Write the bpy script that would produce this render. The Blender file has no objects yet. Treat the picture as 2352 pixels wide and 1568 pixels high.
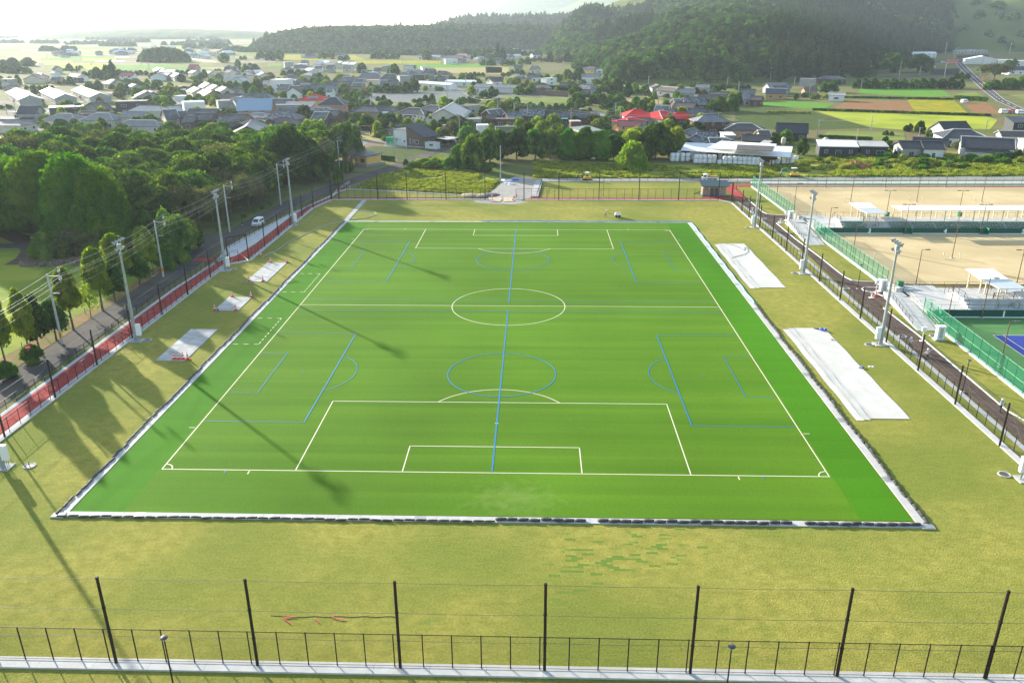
import bpy, bmesh, math, random, re
import numpy as np
from mathutils import Matrix, Vector
S = bpy.context.scene
C = S.collection
PI = math.pi
R = math.radians
rnd = random.Random(7)
# ---------------------------------------------------------------- camera
CX = np.array([4.21557920, -124.287832, 42.4738982])
YAW, PITCH, ROLL, FPX = -2.94898628e-02, 3.72808112e-01, -3.73470294e-03, 1859.14325
F_ = np.array([math.sin(YAW)*math.cos(PITCH), math.cos(YAW)*math.cos(PITCH), -math.sin(PITCH)])
r_ = np.array([math.cos(YAW), -math.sin(YAW), 0.]); u_ = np.cross(r_, F_)
RT = r_*math.cos(ROLL)+u_*math.sin(ROLL); UP = -r_*math.sin(ROLL)+u_*math.cos(ROLL)
cd = bpy.data.cameras.new('camera'); cam = bpy.data.objects.new('camera', cd); C.objects.link(cam)
cam.matrix_world = Matrix(((RT[0], UP[0], -F_[0], CX[0]), (RT[1], UP[1], -F_[1], CX[1]), (RT[2], UP[2], -F_[2], CX[2]), (0, 0, 0, 1)))
cd.sensor_fit = 'HORIZONTAL'; cd.sensor_width = 36; cd.lens = 36*FPX/2352
cd.clip_start = 0.5; cd.clip_end = 30000
S.camera = cam
# ---------------------------------------------------------------- light
SUN_AZ, SUN_EL = math.atan2(-40.8, 42.3), R(14.8)          # measured from +Y towards +X; shadows of the masts
W = bpy.data.worlds.new('World'); S.world = W; W.use_nodes = True
nt = W.node_tree; bg = nt.nodes['Background']
sk = nt.nodes.new('ShaderNodeTexSky'); sk.sky_type = 'NISHITA'; sk.sun_disc = False
sk.sun_elevation = SUN_EL; sk.sun_rotation = SUN_AZ
sk.air_density = 1.0; sk.dust_density = 1.0; sk.ozone_density = 1.0
nt.links.new(sk.outputs[0], bg.inputs[0]); bg.inputs[1].default_value = 0.115
sd = bpy.data.lights.new('sun', 'SUN'); sun = bpy.data.objects.new('sun', sd); C.objects.link(sun)
sd.energy = 5.0; sd.angle = R(0.9); sd.color = (1.0, 0.94, 0.83)
sdir = Vector((math.sin(SUN_AZ)*math.cos(SUN_EL), math.cos(SUN_AZ)*math.cos(SUN_EL), math.sin(SUN_EL)))
sun.rotation_euler = sdir.to_track_quat('Z', 'Y').to_euler()
S.view_settings.view_transform = 'Standard'; S.view_settings.look = 'None'
S.view_settings.exposure = 1.68; S.view_settings.gamma = 1; S.view_settings.use_curve_mapping = False
S.cycles.max_bounces = 5; S.cycles.diffuse_bounces = 2; S.cycles.glossy_bounces = 2
S.cycles.transparent_max_bounces = 12; S.cycles.transmission_bounces = 2; S.cycles.volume_bounces = 0
HAZE_D, HAZE_G = 0.0001, 0.30
# ---------------------------------------------------------------- picture-to-ground survey helpers
def at(x, y, z=0.0):
    d = F_+RT*(x-1176)/FPX-UP*(y-784)/FPX
    p = CX+d*(z-CX[2])/d[2]
    return Vector(p)
def pr(p):
    d = np.array(p, float)-CX
    return (1176+FPX*(d@RT)/(d@F_), 784-FPX*(d@UP)/(d@F_))
def height(b, ty):
    lo, hi = 0, 120
    for _ in range(40):
        m = (lo+hi)/2
        if pr((b[0], b[1], b[2]+m))[1] > ty: lo = m
        else: hi = m
    return m
def tile(x0, y0, s):
    return lambda x, y: ((x0+x/s)*.9408, (y0+y/s)*.9408)
TA1 = tile(0, 90, 7.35); TA2 = tile(300, 90, 7.128); TA3 = tile(600, 120, 7.128); TA4 = tile(900, 120, 7.128)
TA5 = tile(1200, 100, 7.128); TA7 = tile(1600, 180, 7.128); TRR = tile(2180, 90, 7.128)
TZ1 = tile(0, 80, 3.76); TZ2 = tile(600, 80, 3.76); TZ3 = tile(1200, 80, 3.76); TZ4 = tile(1875, 80, 3.76)
TL1 = tile(0, 370, 3.336); TY = tile(820, 300, 7.84); TC = tile(780, 400, 4.523)
TD = lambda x, y: (x, y)
def G(t, x, y, z=0.0): return at(*t(x, y), z)
# ---------------------------------------------------------------- materials
MC = {}
def M(name, c1, c2=None, sc=1.0, rough=.8, bump=0, bsc=None, c3=None, sc3=.1, spec=.3, metal=0, detail=4, rand=0, stretch=None, lo=.35, hi=.65):
    if name in MC: return MC[name]
    if rough >= .85: spec = .03
    m = bpy.data.materials.new(name); m.use_nodes = True; n = m.node_tree; L = n.links
    b = n.nodes['Principled BSDF']
    b.inputs['Roughness'].default_value = rough; b.inputs['Metallic'].default_value = metal
    b.inputs['Specular IOR Level'].default_value = spec
    col = None
    tc = n.nodes.new('ShaderNodeTexCoord'); src = tc.outputs['Object']
    if stretch:
        mp = n.nodes.new('ShaderNodeMapping'); mp.inputs['Scale'].default_value = stretch; L.new(src, mp.inputs[0]); src = mp.outputs[0]
    def noise(s, d=detail):
        t = n.nodes.new('ShaderNodeTexNoise'); t.inputs['Scale'].default_value = s; t.inputs['Detail'].default_value = d
        L.new(src, t.inputs['Vector']); return t.outputs['Fac']
    def ramp(f, a, z):
        r = n.nodes.new('ShaderNodeMapRange'); r.inputs[1].default_value = a; r.inputs[2].default_value = z; L.new(f, r.inputs[0]); return r.outputs[0]
    def mix(f, a, z):
        x = n.nodes.new('ShaderNodeMix'); x.data_type = 'RGBA'
        if hasattr(f, 'links'): L.new(f, x.inputs[0])
        else: x.inputs[0].default_value = f
        for v, s in ((a, x.inputs[6]), (z, x.inputs[7])):
            if hasattr(v, 'links'): L.new(v, s)
            else: s.default_value = (*v[:3], 1)
        return x.outputs[2]
    if c2: col = mix(ramp(noise(sc), lo, hi), c1, c2)
    if c3: col = mix(ramp(noise(sc3, 3), .42, .62), col if col else c1, c3)
    if rand:
        oi = n.nodes.new('ShaderNodeObjectInfo'); h = n.nodes.new('ShaderNodeHueSaturation')
        v = n.nodes.new('ShaderNodeMapRange'); v.inputs[3].default_value = 1-rand; v.inputs[4].default_value = 1+rand
        L.new(oi.outputs['Random'], v.inputs[0]); L.new(v.outputs[0], h.inputs['Value'])
        if col: L.new(col, h.inputs['Color'])
        else: h.inputs['Color'].default_value = (*c1, 1)
        col = h.outputs[0]
    if col: L.new(col, b.inputs['Base Color'])
    else: b.inputs['Base Color'].default_value = (*c1, 1)
    if bump:
        bp = n.nodes.new('ShaderNodeBump'); bp.inputs['Strength'].default_value = min(bump, 1); bp.inputs['Distance'].default_value = max(bump, .05)
        L.new(noise(bsc or sc*3, 5), bp.inputs['Height']); L.new(bp.outputs[0], b.inputs['Normal'])
    MC[name] = m
    return m
def wave_over(m, col, scale, direction='Y', amount=.5, width=.5, rot=0):
    """dark/light bands (crop rows, roof ribs) mixed over a material made by M"""
    n = m.node_tree; L = n.links; b = n.nodes['Principled BSDF']
    tc = n.nodes.new('ShaderNodeTexCoord'); mp = n.nodes.new('ShaderNodeMapping'); mp.inputs['Rotation'].default_value = (0, 0, rot)
    w = n.nodes.new('ShaderNodeTexWave'); w.bands_direction = direction; w.inputs['Scale'].default_value = scale; w.inputs['Distortion'].default_value = .6
    L.new(tc.outputs['Object'], mp.inputs[0]); L.new(mp.outputs[0], w.inputs[0])
    r = n.nodes.new('ShaderNodeMapRange'); r.inputs[1].default_value = width; r.inputs[4].default_value = amount; L.new(w.outputs['Fac'], r.inputs[0])
    x = n.nodes.new('ShaderNodeMix'); x.data_type = 'RGBA'; L.new(r.outputs[0], x.inputs[0])
    s = b.inputs['Base Color']
    if s.links: L.new(s.links[0].from_socket, x.inputs[6])
    else: x.inputs[6].default_value = s.default_value
    x.inputs[7].default_value = (*col, 1); L.new(x.outputs[2], s)
    return m
def netmat(name, col, cover):
    m = bpy.data.materials.new(name); m.use_nodes = True; n = m.node_tree; n.nodes.clear(); L = n.links
    o = n.nodes.new('ShaderNodeOutputMaterial'); mx = n.nodes.new('ShaderNodeMixShader'); t = n.nodes.new('ShaderNodeBsdfTransparent'); d = n.nodes.new('ShaderNodeBsdfDiffuse')
    d.inputs[0].default_value = (*col, 1); mx.inputs[0].default_value = cover
    L.new(t.outputs[0], mx.inputs[1]); L.new(d.outputs[0], mx.inputs[2]); L.new(mx.outputs[0], o.inputs[0])
    return m
def leafmat(name, c1, c2, c3, tr=.35, rand=.25, sc=.35):
    """foliage: diffuse + translucent, colour drifting from clump to clump and from tree to tree"""
    m = bpy.data.materials.new(name); m.use_nodes = True; n = m.node_tree; n.nodes.clear(); L = n.links
    o = n.nodes.new('ShaderNodeOutputMaterial'); mx = n.nodes.new('ShaderNodeMixShader'); d = n.nodes.new('ShaderNodeBsdfDiffuse'); t = n.nodes.new('ShaderNodeBsdfTranslucent')
    tc = n.nodes.new('ShaderNodeTexCoord'); ns = n.nodes.new('ShaderNodeTexNoise'); ns.inputs['Scale'].default_value = sc; ns.inputs['Detail'].default_value = 3
    L.new(tc.outputs['Object'], ns.inputs[0]); cr = n.nodes.new('ShaderNodeValToRGB'); L.new(ns.outputs['Fac'], cr.inputs[0])
    e = cr.color_ramp.elements; e[0].position = .36; e[0].color = (*c1, 1); e[1].position = .66; e[1].color = (*c3, 1)
    k = e.new(.52); k.color = (*c2, 1)
    oi = n.nodes.new('ShaderNodeObjectInfo'); h = n.nodes.new('ShaderNodeHueSaturation'); v = n.nodes.new('ShaderNodeMapRange'); v.inputs[3].default_value = 1-rand; v.inputs[4].default_value = 1+rand
    L.new(oi.outputs['Random'], v.inputs[0]); L.new(v.outputs[0], h.inputs['Value']); L.new(cr.outputs[0], h.inputs['Color'])
    v2 = n.nodes.new('ShaderNodeMapRange'); v2.inputs[3].default_value = .49; v2.inputs[4].default_value = .53
    ma = n.nodes.new('ShaderNodeMath'); ma.operation = 'FRACT'; mm = n.nodes.new('ShaderNodeMath'); mm.operation = 'MULTIPLY'; mm.inputs[1].default_value = 7.31
    L.new(oi.outputs['Random'], mm.inputs[0]); L.new(mm.outputs[0], ma.inputs[0]); L.new(ma.outputs[0], v2.inputs[0]); L.new(v2.outputs[0], h.inputs['Hue'])
    L.new(h.outputs[0], d.inputs[0])
    br = n.nodes.new('ShaderNodeMix'); br.data_type = 'RGBA'; br.blend_type = 'MULTIPLY'; br.inputs[0].default_value = 1; br.inputs[7].default_value = (1.25, 1.35, .5, 1)
    L.new(h.outputs[0], br.inputs[6]); L.new(br.outputs[2], t.inputs[0])
    mx.inputs[0].default_value = tr; L.new(d.outputs[0], mx.inputs[1]); L.new(t.outputs[0], mx.inputs[2]); L.new(mx.outputs[0], o.inputs[0])
    return m
# ---------------------------------------------------------------- mesh builder
class MB:
    def __init__(s): s.v = []; s.f = []; s.m = []
    def add(s, v, f, m=0):
        k = len(s.v); s.v += [tuple(p) for p in v]; s.f += [tuple(k+i for i in q) for q in f]; s.m += [m]*len(f); return s
    def box(s, c, d, m=0, rz=0, tilt=None):
        hx, hy, hz = d[0]/2, d[1]/2, d[2]/2
        mt = Matrix.Rotation(rz, 3, 'Z')
        if tilt: mt = mt @ Matrix.Rotation(tilt[1], 3, tilt[0])
        v = [Vector(c)+mt @ Vector((x*hx, y*hy, z*hz)) for z in (-1, 1) for x, y in ((-1, -1), (1, -1), (1, 1), (-1, 1))]
        return s.add(v, [(3, 2, 1, 0), (4, 5, 6, 7), (0, 1, 5, 4), (1, 2, 6, 5), (2, 3, 7, 6), (3, 0, 4, 7)], m)
    def tube(s, p, q, r1, r2=None, n=8, m=0, cap=True):
        p = Vector(p); q = Vector(q); r2 = r1 if r2 is None else r2
        w = (q-p).normalized(); a = w.orthogonal().normalized(); b = w.cross(a)
        v = []
        for c, r in ((p, r1), (q, r2)):
            for i in range(n):
                t = 2*PI*i/n; v.append(c+(a*math.cos(t)+b*math.sin(t))*r)
        f = [(i, (i+1) % n, n+(i+1) % n, n+i) for i in range(n)]
        if cap: f += [tuple(range(n-1, -1, -1)), tuple(range(n, 2*n))]
        return s.add(v, f, m)
    def path(s, pts, r, n=6, m=0):
        for a, b in zip(pts, pts[1:]): s.tube(a, b, r, r, n, m)
        return s
    def lathe(s, prof, c=(0, 0, 0), n=12, m=0):
        v = []; c = Vector(c)
        for r, z in prof:
            for i in range(n):
                t = 2*PI*i/n; v.append(c+Vector((r*math.cos(t), r*math.sin(t), z)))
        f = []
        for k in range(len(prof)-1):
            for i in range(n):
                f.append((k*n+i, k*n+(i+1) % n, (k+1)*n+(i+1) % n, (k+1)*n+i))
        f += [tuple(range(n-1, -1, -1)), tuple(range((len(prof)-1)*n, len(prof)*n))]
        return s.add(v, f, m)
    def prism(s, poly, z0, z1, m=0, ms=None):
        n = len(poly); a = sum(poly[i][0]*poly[(i+1) % n][1]-poly[(i+1) % n][0]*poly[i][1] for i in range(n))
        if a < 0: poly = poly[::-1]
        v = [(p[0], p[1], z0) for p in poly]+[(p[0], p[1], z1) for p in poly]
        s.add(v, [tuple(range(n, 2*n))], m)
        return s.add(v, [tuple(range(n-1, -1, -1))]+[(i, (i+1) % n, n+(i+1) % n, n+i) for i in range(n)], m if ms is None else ms)
    def sheet(s, poly, z, m=0):
        n = len(poly); a = sum(poly[i][0]*poly[(i+1) % n][1]-poly[(i+1) % n][0]*poly[i][1] for i in range(n))
        if a < 0: poly = poly[::-1]
        return s.add([(p[0], p[1], z) for p in poly], [tuple(range(n))], m)
    def extr(s, prof, x0, x1, m=0):
        """profile in (y,z) extruded along x"""
        n = len(prof); v = [(x0, p[0], p[1]) for p in prof]+[(x1, p[0], p[1]) for p in prof]
        return s.add(v, [tuple(range(n-1, -1, -1)), tuple(range(n, 2*n))]+[(i, (i+1) % n, n+(i+1) % n, n+i) for i in range(n)], m)
    def mesh(s, name, mats):
        me = bpy.data.meshes.new(name); me.from_pydata(s.v, [], s.f); me.update()
        for x in (mats if isinstance(mats, (list, tuple)) else [mats]): me.materials.append(x)
        me.polygons.foreach_set('material_index', s.m)
        bm = bmesh.new(); bm.from_mesh(me); bmesh.ops.recalc_face_normals(bm, faces=bm.faces[:]) if s.closed else None; bm.to_mesh(me); bm.free()
        return me
    closed = True
    def build(s, name, mats, parent=None, loc=None, smooth=False):
        me = s.mesh(name, mats)
        if smooth: me.polygons.foreach_set('use_smooth', [True]*len(me.polygons))
        o = bpy.data.objects.new(name, me); C.objects.link(o)
        if parent: o.parent = parent
        if loc is not None: o.location = loc
        return o
def tag(o, label, cat, group=None, kind=None):
    if label: o['label'] = label
    if cat: o['category'] = cat
    if group: o['group'] = group
    if kind: o['kind'] = kind
    return o
def empty(name, loc=(0, 0, 0), rz=0, label=None, cat=None, group=None):
    o = bpy.data.objects.new(name, None); C.objects.link(o); o.location = loc; o.rotation_euler = (0, 0, rz); o.empty_display_size = .3
    return tag(o, label, cat, group)
def dup(o, loc=None, rz=None, label=None, sc=None, parent=None):
    c = o.copy(); C.objects.link(c)
    if parent: c.parent = parent
    if loc is not None: c.location = loc
    if rz is not None: c.rotation_euler = (0, 0, rz)
    if sc is not None: c.scale = sc if hasattr(sc, '__len__') else (sc, sc, sc)
    if label: c['label'] = label
    for ch in list(o.children): dup(ch, parent=c)
    return c
def struct(name, mb, mats, label, cat=None):
    mb.closed = False
    o = mb.build(name, mats); return tag(o, label, cat or name.replace('_', ' '), kind='structure')
def poly_strip(pts, w):
    """left and right borders of a band of half-widths w along a polyline"""
    n = len(pts); L = []; Rr = []
    for i in range(n):
        a = Vector(pts[max(i-1, 0)][:2]); b = Vector(pts[min(i+1, n-1)][:2]); d = (b-a).normalized(); nn = Vector((-d.y, d.x)); p = Vector(pts[i][:2])
        L.append(p+nn*w); Rr.append(p-nn*w)
    return L, Rr
def strip(mb, pts, w, z, m=0):
    L, Rr = poly_strip(pts, w)
    for i in range(len(pts)-1):
        mb.add([(Rr[i].x, Rr[i].y, z), (Rr[i+1].x, Rr[i+1].y, z), (L[i+1].x, L[i+1].y, z), (L[i].x, L[i].y, z)], [(0, 1, 2, 3)], m)
ORD = ['first', 'second', 'third', 'fourth', 'fifth', 'sixth', 'seventh', 'eighth', 'ninth', 'tenth', 'eleventh', 'twelfth', 'thirteenth', 'fourteenth', 'fifteenth', 'sixteenth', 'seventeenth', 'eighteenth', 'nineteenth', 'twentieth',
 'twenty-first', 'twenty-second', 'twenty-third', 'twenty-fourth', 'twenty-fifth', 'twenty-sixth', 'twenty-seventh', 'twenty-eighth', 'twenty-ninth', 'thirtieth']
# ---------------------------------------------------------------- palette
white = M('white_paint', (.80, .80, .78), rough=.5)
conc = M('concrete', (.38, .38, .37), (.5, .49, .47), 3, .85, bump=.1)
concw = M('pale_concrete', (.42, .42, .40), (.55, .545, .52), .9, .85, c3=(.38, .37, .34), sc3=.5)
kerbm = M('kerb_concrete', (.43, .43, .41), (.55, .54, .51), .9, .8, c3=(.46, .45, .42), sc3=.5)
concd = M('dark_concrete', (.2, .2, .2), (.28, .28, .27), 2, .85)
dkbrown = M('dark_brown_paint', (.030, .022, .018), rough=.6, spec=.12)
galv = M('galvanised_steel', (.30, .33, .34), (.40, .43, .43), 2, .45, metal=.4)
wire = M('wire_steel', (.55, .55, .55), rough=.4, metal=.3)
black = M('black_rubber', (.02, .02, .022), rough=.6)
glass = M('window_glass', (.05, .06, .07), rough=.15, spec=.8)
darkg = M('dark_grey', (.08, .08, .085), rough=.6)
red = M('red_plastic', (.65, .05, .03), rough=.5)
orange = M('orange_plastic', (.75, .22, .03), rough=.5)
blue = M('blue_plastic', (.03, .10, .5), rough=.5)
yellow = M('yellow_paint', (.75, .45, .03), rough=.5)
wood = M('bark', (.10, .075, .05), (.16, .13, .10), 2, .9)
net_dark = netmat('dark_net', (.03, .03, .03), .10)
net_green = netmat('green_net', (.01, .15, .08), .2)
net_white = netmat('black_net', (.02, .02, .02), .05)
# ================================================================ GROUND AND PLAYING FIELD
gm = M('rough_ground', (.09, .135, .028), (.19, .19, .06), .045, .95, c3=(.17, .14, .07), sc3=.021, bump=.5, bsc=.6, detail=9)
g = MB(); g.sheet([(-9000, -400), (9000, -400), (9000, 9000), (-9000, 9000)], -.08)
struct('ground', g, gm, 'green and olive ground running out to the hazy horizon')
# lawn with greener sods
lawn = M('lawn_grass', (.240, .236, .047), (.325, .296, .066), .9, .95, c3=(.19, .215, .04), sc3=.05, bump=.22, bsc=7, detail=8, spec=.1)
def sods(m):
    n = m.node_tree; L = n.links; b = n.nodes['Principled BSDF']
    tc = n.nodes.new('ShaderNodeTexCoord')
    br = n.nodes.new('ShaderNodeTexBrick'); br.inputs['Scale'].default_value = 1; br.inputs['Brick Width'].default_value = 1.0; br.inputs['Row Height'].default_value = .3
    br.inputs['Mortar Size'].default_value = 0.004; br.inputs['Color1'].default_value = (0, 0, 0, 1); br.inputs['Color2'].default_value = (1, 1, 1, 1); br.inputs['Mortar'].default_value = (.3, .3, .3, 1)
    L.new(tc.outputs['Object'], br.inputs[0])
    n1 = n.nodes.new('ShaderNodeTexNoise'); n1.inputs['Scale'].default_value = .11; n1.inputs['Detail'].default_value = 2; L.new(tc.outputs['Object'], n1.inputs[0])
    # mask by place: the sods near the camera on the right
    sp = n.nodes.new('ShaderNodeSeparateXYZ'); L.new(tc.outputs['Object'], sp.inputs[0])
    mq = n.nodes.new('ShaderNodeMapping'); mq.vector_type = 'TEXTURE'; mq.inputs['Location'].default_value = (12, -65, 0); mq.inputs['Scale'].default_value = (12, 5.5, 1); L.new(tc.outputs['Object'], mq.inputs[0])
    ln = n.nodes.new('ShaderNodeVectorMath'); ln.operation = 'LENGTH'; L.new(mq.outputs[0], ln.inputs[0])
    my = n.nodes.new('ShaderNodeMapRange'); my.inputs[1].default_value = .1; my.inputs[2].default_value = 3; my.inputs[3].default_value = .16; my.inputs[4].default_value = -.22; L.new(ln.outputs['Value'], my.inputs[0])
    st = n.nodes.new('ShaderNodeMapRange'); st.inputs[1].default_value = .6; st.inputs[2].default_value = 1.6; st.inputs[3].default_value = .85; st.inputs[4].default_value = .4; L.new(ln.outputs['Value'], st.inputs[0])
    a = n.nodes.new('ShaderNodeMath'); a.operation = 'MULTIPLY_ADD'; L.new(n1.outputs[0], a.inputs[0]); a.inputs[1].default_value = 1.9; L.new(br.outputs[0], a.inputs[2])
    a2 = n.nodes.new('ShaderNodeMath'); L.new(a.outputs[0], a2.inputs[0]); L.new(my.outputs[0], a2.inputs[1]); a = a2
    r = n.nodes.new('ShaderNodeMapRange'); r.inputs[1].default_value = 1.92; r.inputs[2].default_value = 2.06; L.new(a.outputs[0], r.inputs[0])
    k = n.nodes.new('ShaderNodeMath'); k.operation = 'MULTIPLY'; L.new(r.outputs[0], k.inputs[0]); L.new(st.outputs[0], k.inputs[1])
    x = n.nodes.new('ShaderNodeMix'); x.data_type = 'RGBA'; L.new(k.outputs[0], x.inputs[0]); s = b.inputs['Base Color']
    # per-sod tint everywhere, faint
    br2 = n.nodes.new('ShaderNodeMix'); br2.data_type = 'RGBA'; br2.blend_type = 'MULTIPLY'; br2.inputs[0].default_value = 1
    mr = n.nodes.new('ShaderNodeMapRange'); mr.inputs[3].default_value = .94; mr.inputs[4].default_value = 1.05; L.new(br.outputs[0], mr.inputs[0])
    L.new(s.links[0].from_socket, br2.inputs[6]); L.new(mr.outputs[0], br2.inputs[7])
    # fine straw mottling
    n2 = n.nodes.new('ShaderNodeTexNoise'); n2.inputs['Scale'].default_value = 5; n2.inputs['Detail'].default_value = 6; L.new(tc.outputs['Object'], n2.inputs[0])
    m2 = n.nodes.new('ShaderNodeMapRange'); m2.inputs[1].default_value = .3; m2.inputs[2].default_value = .7; m2.inputs[3].default_value = .82; m2.inputs[4].default_value = 1.18; L.new(n2.outputs[0], m2.inputs[0])
    b3 = n.nodes.new('ShaderNodeMix'); b3.data_type = 'RGBA'; b3.blend_type = 'MULTIPLY'; b3.inputs[0].default_value = 1
    L.new(br2.outputs[2], b3.inputs[6]); L.new(m2.outputs[0], b3.inputs[7])
    L.new(b3.outputs[2], x.inputs[6]); x.inputs[7].default_value = (.10, .19, .03, 1); L.new(x.outputs[2], s)
sods(lawn)
g = MB(); g.sheet([(-54.6, -79.2), (54.4, -79.2), (54.4, 39), (54.2, 81.8), (51.4, 85.2), (-48.7, 84.7), (-50.6, 75), (-50.8, 26), (-54.6, 23)], 0)
struct('lawn', g, lawn, 'yellow green lawn laid in sods all round the artificial pitch')
g = MB(); g.sheet([(-70, -400), (80, -400), (80, -80.0), (-70, -80.0)], .0)
struct('near_lawn', g, lawn, 'strip of lawn in front of the near concrete kerb', 'lawn')
# artificial turf
tm = M('artificial_turf', (.079, .180, .011), (.102, .207, .014), .25, .85, bump=.1, bsc=14, spec=.15, stretch=(.06, 1.6, 1))
def turfx(m):
    n = m.node_tree; L = n.links; b = n.nodes['Principled BSDF']; tc = n.nodes.new('ShaderNodeTexCoord'); sp = n.nodes.new('ShaderNodeSeparateXYZ'); L.new(tc.outputs['Object'], sp.inputs[0])
    ab = n.nodes.new('ShaderNodeMath'); ab.operation = 'ABSOLUTE'; L.new(sp.outputs[0], ab.inputs[0])
    st = n.nodes.new('ShaderNodeMapRange'); st.inputs[1].default_value = 34.25; st.inputs[2].default_value = 34.3; L.new(ab.outputs[0], st.inputs[0])
    x = n.nodes.new('ShaderNodeMix'); x.data_type = 'RGBA'; L.new(st.outputs[0], x.inputs[0]); s = b.inputs['Base Color']
    ns = n.nodes.new('ShaderNodeTexNoise'); ns.inputs['Scale'].default_value = 9; ns.inputs['Detail'].default_value = 6; L.new(tc.outputs['Object'], ns.inputs[0])
    w = n.nodes.new('ShaderNodeTexWave'); w.bands_direction = 'Y'; w.wave_profile = 'SAW'; w.inputs['Scale'].default_value = .0836; w.inputs['Distortion'].default_value = 0; L.new(tc.outputs['Object'], w.inputs[0])
    wr = n.nodes.new('ShaderNodeMapRange'); wr.inputs[3].default_value = -.04; wr.inputs[4].default_value = .04; L.new(w.outputs['Fac'], wr.inputs[0])
    mr = n.nodes.new('ShaderNodeMapRange'); mr.inputs[1].default_value = .3; mr.inputs[2].default_value = .7; mr.inputs[3].default_value = .84; mr.inputs[4].default_value = 1.16; L.new(ns.outputs[0], mr.inputs[0])
    ad = n.nodes.new('ShaderNodeMath'); L.new(mr.outputs[0], ad.inputs[0]); L.new(wr.outputs[0], ad.inputs[1])
    n2 = n.nodes.new('ShaderNodeTexNoise'); n2.inputs['Scale'].default_value = .035; n2.inputs['Detail'].default_value = 3; L.new(tc.outputs['Object'], n2.inputs[0])
    m2 = n.nodes.new('ShaderNodeMapRange'); m2.inputs[1].default_value = .3; m2.inputs[2].default_value = .7; m2.inputs[3].default_value = .84; m2.inputs[4].default_value = 1.16; L.new(n2.outputs[0], m2.inputs[0])
    mu = n.nodes.new('ShaderNodeMath'); mu.operation = 'MULTIPLY'; L.new(ad.outputs[0], mu.inputs[0]); L.new(m2.outputs[0], mu.inputs[1])
    y = n.nodes.new('ShaderNodeMix'); y.data_type = 'RGBA'; y.blend_type = 'MULTIPLY'; y.inputs[0].default_value = 1
    L.new(s.links[0].from_socket, x.inputs[6]); x.inputs[7].default_value = (.060, .190, .008, 1)
    L.new(x.outputs[2], y.inputs[6]); L.new(mu.outputs[0], y.inputs[7]); L.new(y.outputs[2], s)
def infill_mark(m):
    n = m.node_tree; L = n.links; b = n.nodes['Principled BSDF']; tc = n.nodes.new('ShaderNodeTexCoord'); s = b.inputs['Base Color']
    mq = n.nodes.new('ShaderNodeMapping'); mq.vector_type = 'TEXTURE'; mq.inputs['Location'].default_value = (2.4, -57.3, 0); mq.inputs['Scale'].default_value = (5, 3.4, 1); L.new(tc.outputs['Object'], mq.inputs[0])
    ln = n.nodes.new('ShaderNodeVectorMath'); ln.operation = 'LENGTH'; L.new(mq.outputs[0], ln.inputs[0])
    ns = n.nodes.new('ShaderNodeTexNoise'); ns.inputs['Scale'].default_value = .9; ns.inputs['Detail'].default_value = 6; L.new(tc.outputs['Object'], ns.inputs[0])
    a = n.nodes.new('ShaderNodeMath'); a.operation = 'SUBTRACT'; L.new(ns.outputs[0], a.inputs[0]); mm = n.nodes.new('ShaderNodeMath'); mm.operation = 'MULTIPLY'; mm.inputs[1].default_value = .35; L.new(ln.outputs['Value'], mm.inputs[0]); L.new(mm.outputs[0], a.inputs[1])
    r = n.nodes.new('ShaderNodeMapRange'); r.inputs[1].default_value = .15; r.inputs[2].default_value = .5; r.inputs[4].default_value = .32; L.new(a.outputs[0], r.inputs[0])
    x = n.nodes.new('ShaderNodeMix'); x.data_type = 'RGBA'; L.new(r.outputs[0], x.inputs[0]); L.new(s.links[0].from_socket, x.inputs[6]); x.inputs[7].default_value = (.24, .30, .09, 1); L.new(x.outputs[2], s)
turfx(tm); infill_mark(tm)
g = MB(); g.prism([(-39.3, -60.4), (39, -60.2), (39.4, 59.6), (-39.2, 59.6)], -.02, .03)
struct('artificial_turf', g, tm, 'bright green artificial turf pitch with a darker nap along both long sides', 'sports pitch')
# painted lines
ZL = .036
lw = M('white_line', (.72, .66, .46), rough=.7); lb = M('blue_line', (.01, .19, .36), rough=.7)
def line(mb, a, b, w, m=0, z=ZL):
    a = Vector((*a, z)); b = Vector((*b, z)); d = (b-a).normalized(); n = Vector((-d.y, d.x, 0))*w/2
    mb.add([a-n, b-n, b+n, a+n], [(0, 1, 2, 3)], m)
def arc(mb, c, r, a0, a1, w, m=0, n=64, z=ZL):
    v = []
    for i in range(n+1):
        t = a0+(a1-a0)*i/n
        v += [(c[0]+(r-w/2)*math.cos(t), c[1]+(r-w/2)*math.sin(t), z), (c[0]+(r+w/2)*math.cos(t), c[1]+(r+w/2)*math.sin(t), z)]
    mb.add(v, [(2*i, 2*i+1, 2*i+3, 2*i+2) for i in range(n)], m)
def rect(mb, x0, y0, x1, y1, w, m=0, z=ZL, skip=()):
    for k, (a, b) in enumerate((((x0-w/2, y0), (x1+w/2, y0)), ((x1, y0+w/2), (x1, y1-w/2)), ((x1+w/2, y1), (x0-w/2, y1)), ((x0, y1-w/2), (x0, y0+w/2)))):
        if k not in skip: line(mb, a, b, w, m, z)
wl = MB(); w = .115
rect(wl, -34, -52.5, 34, 52.5, w)
line(wl, (-33.9, 0), (33.9, 0), w, z=ZL+.004)
arc(wl, (0, 0), 9.15, 0, 2*PI, w, z=ZL+.008)
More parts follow.
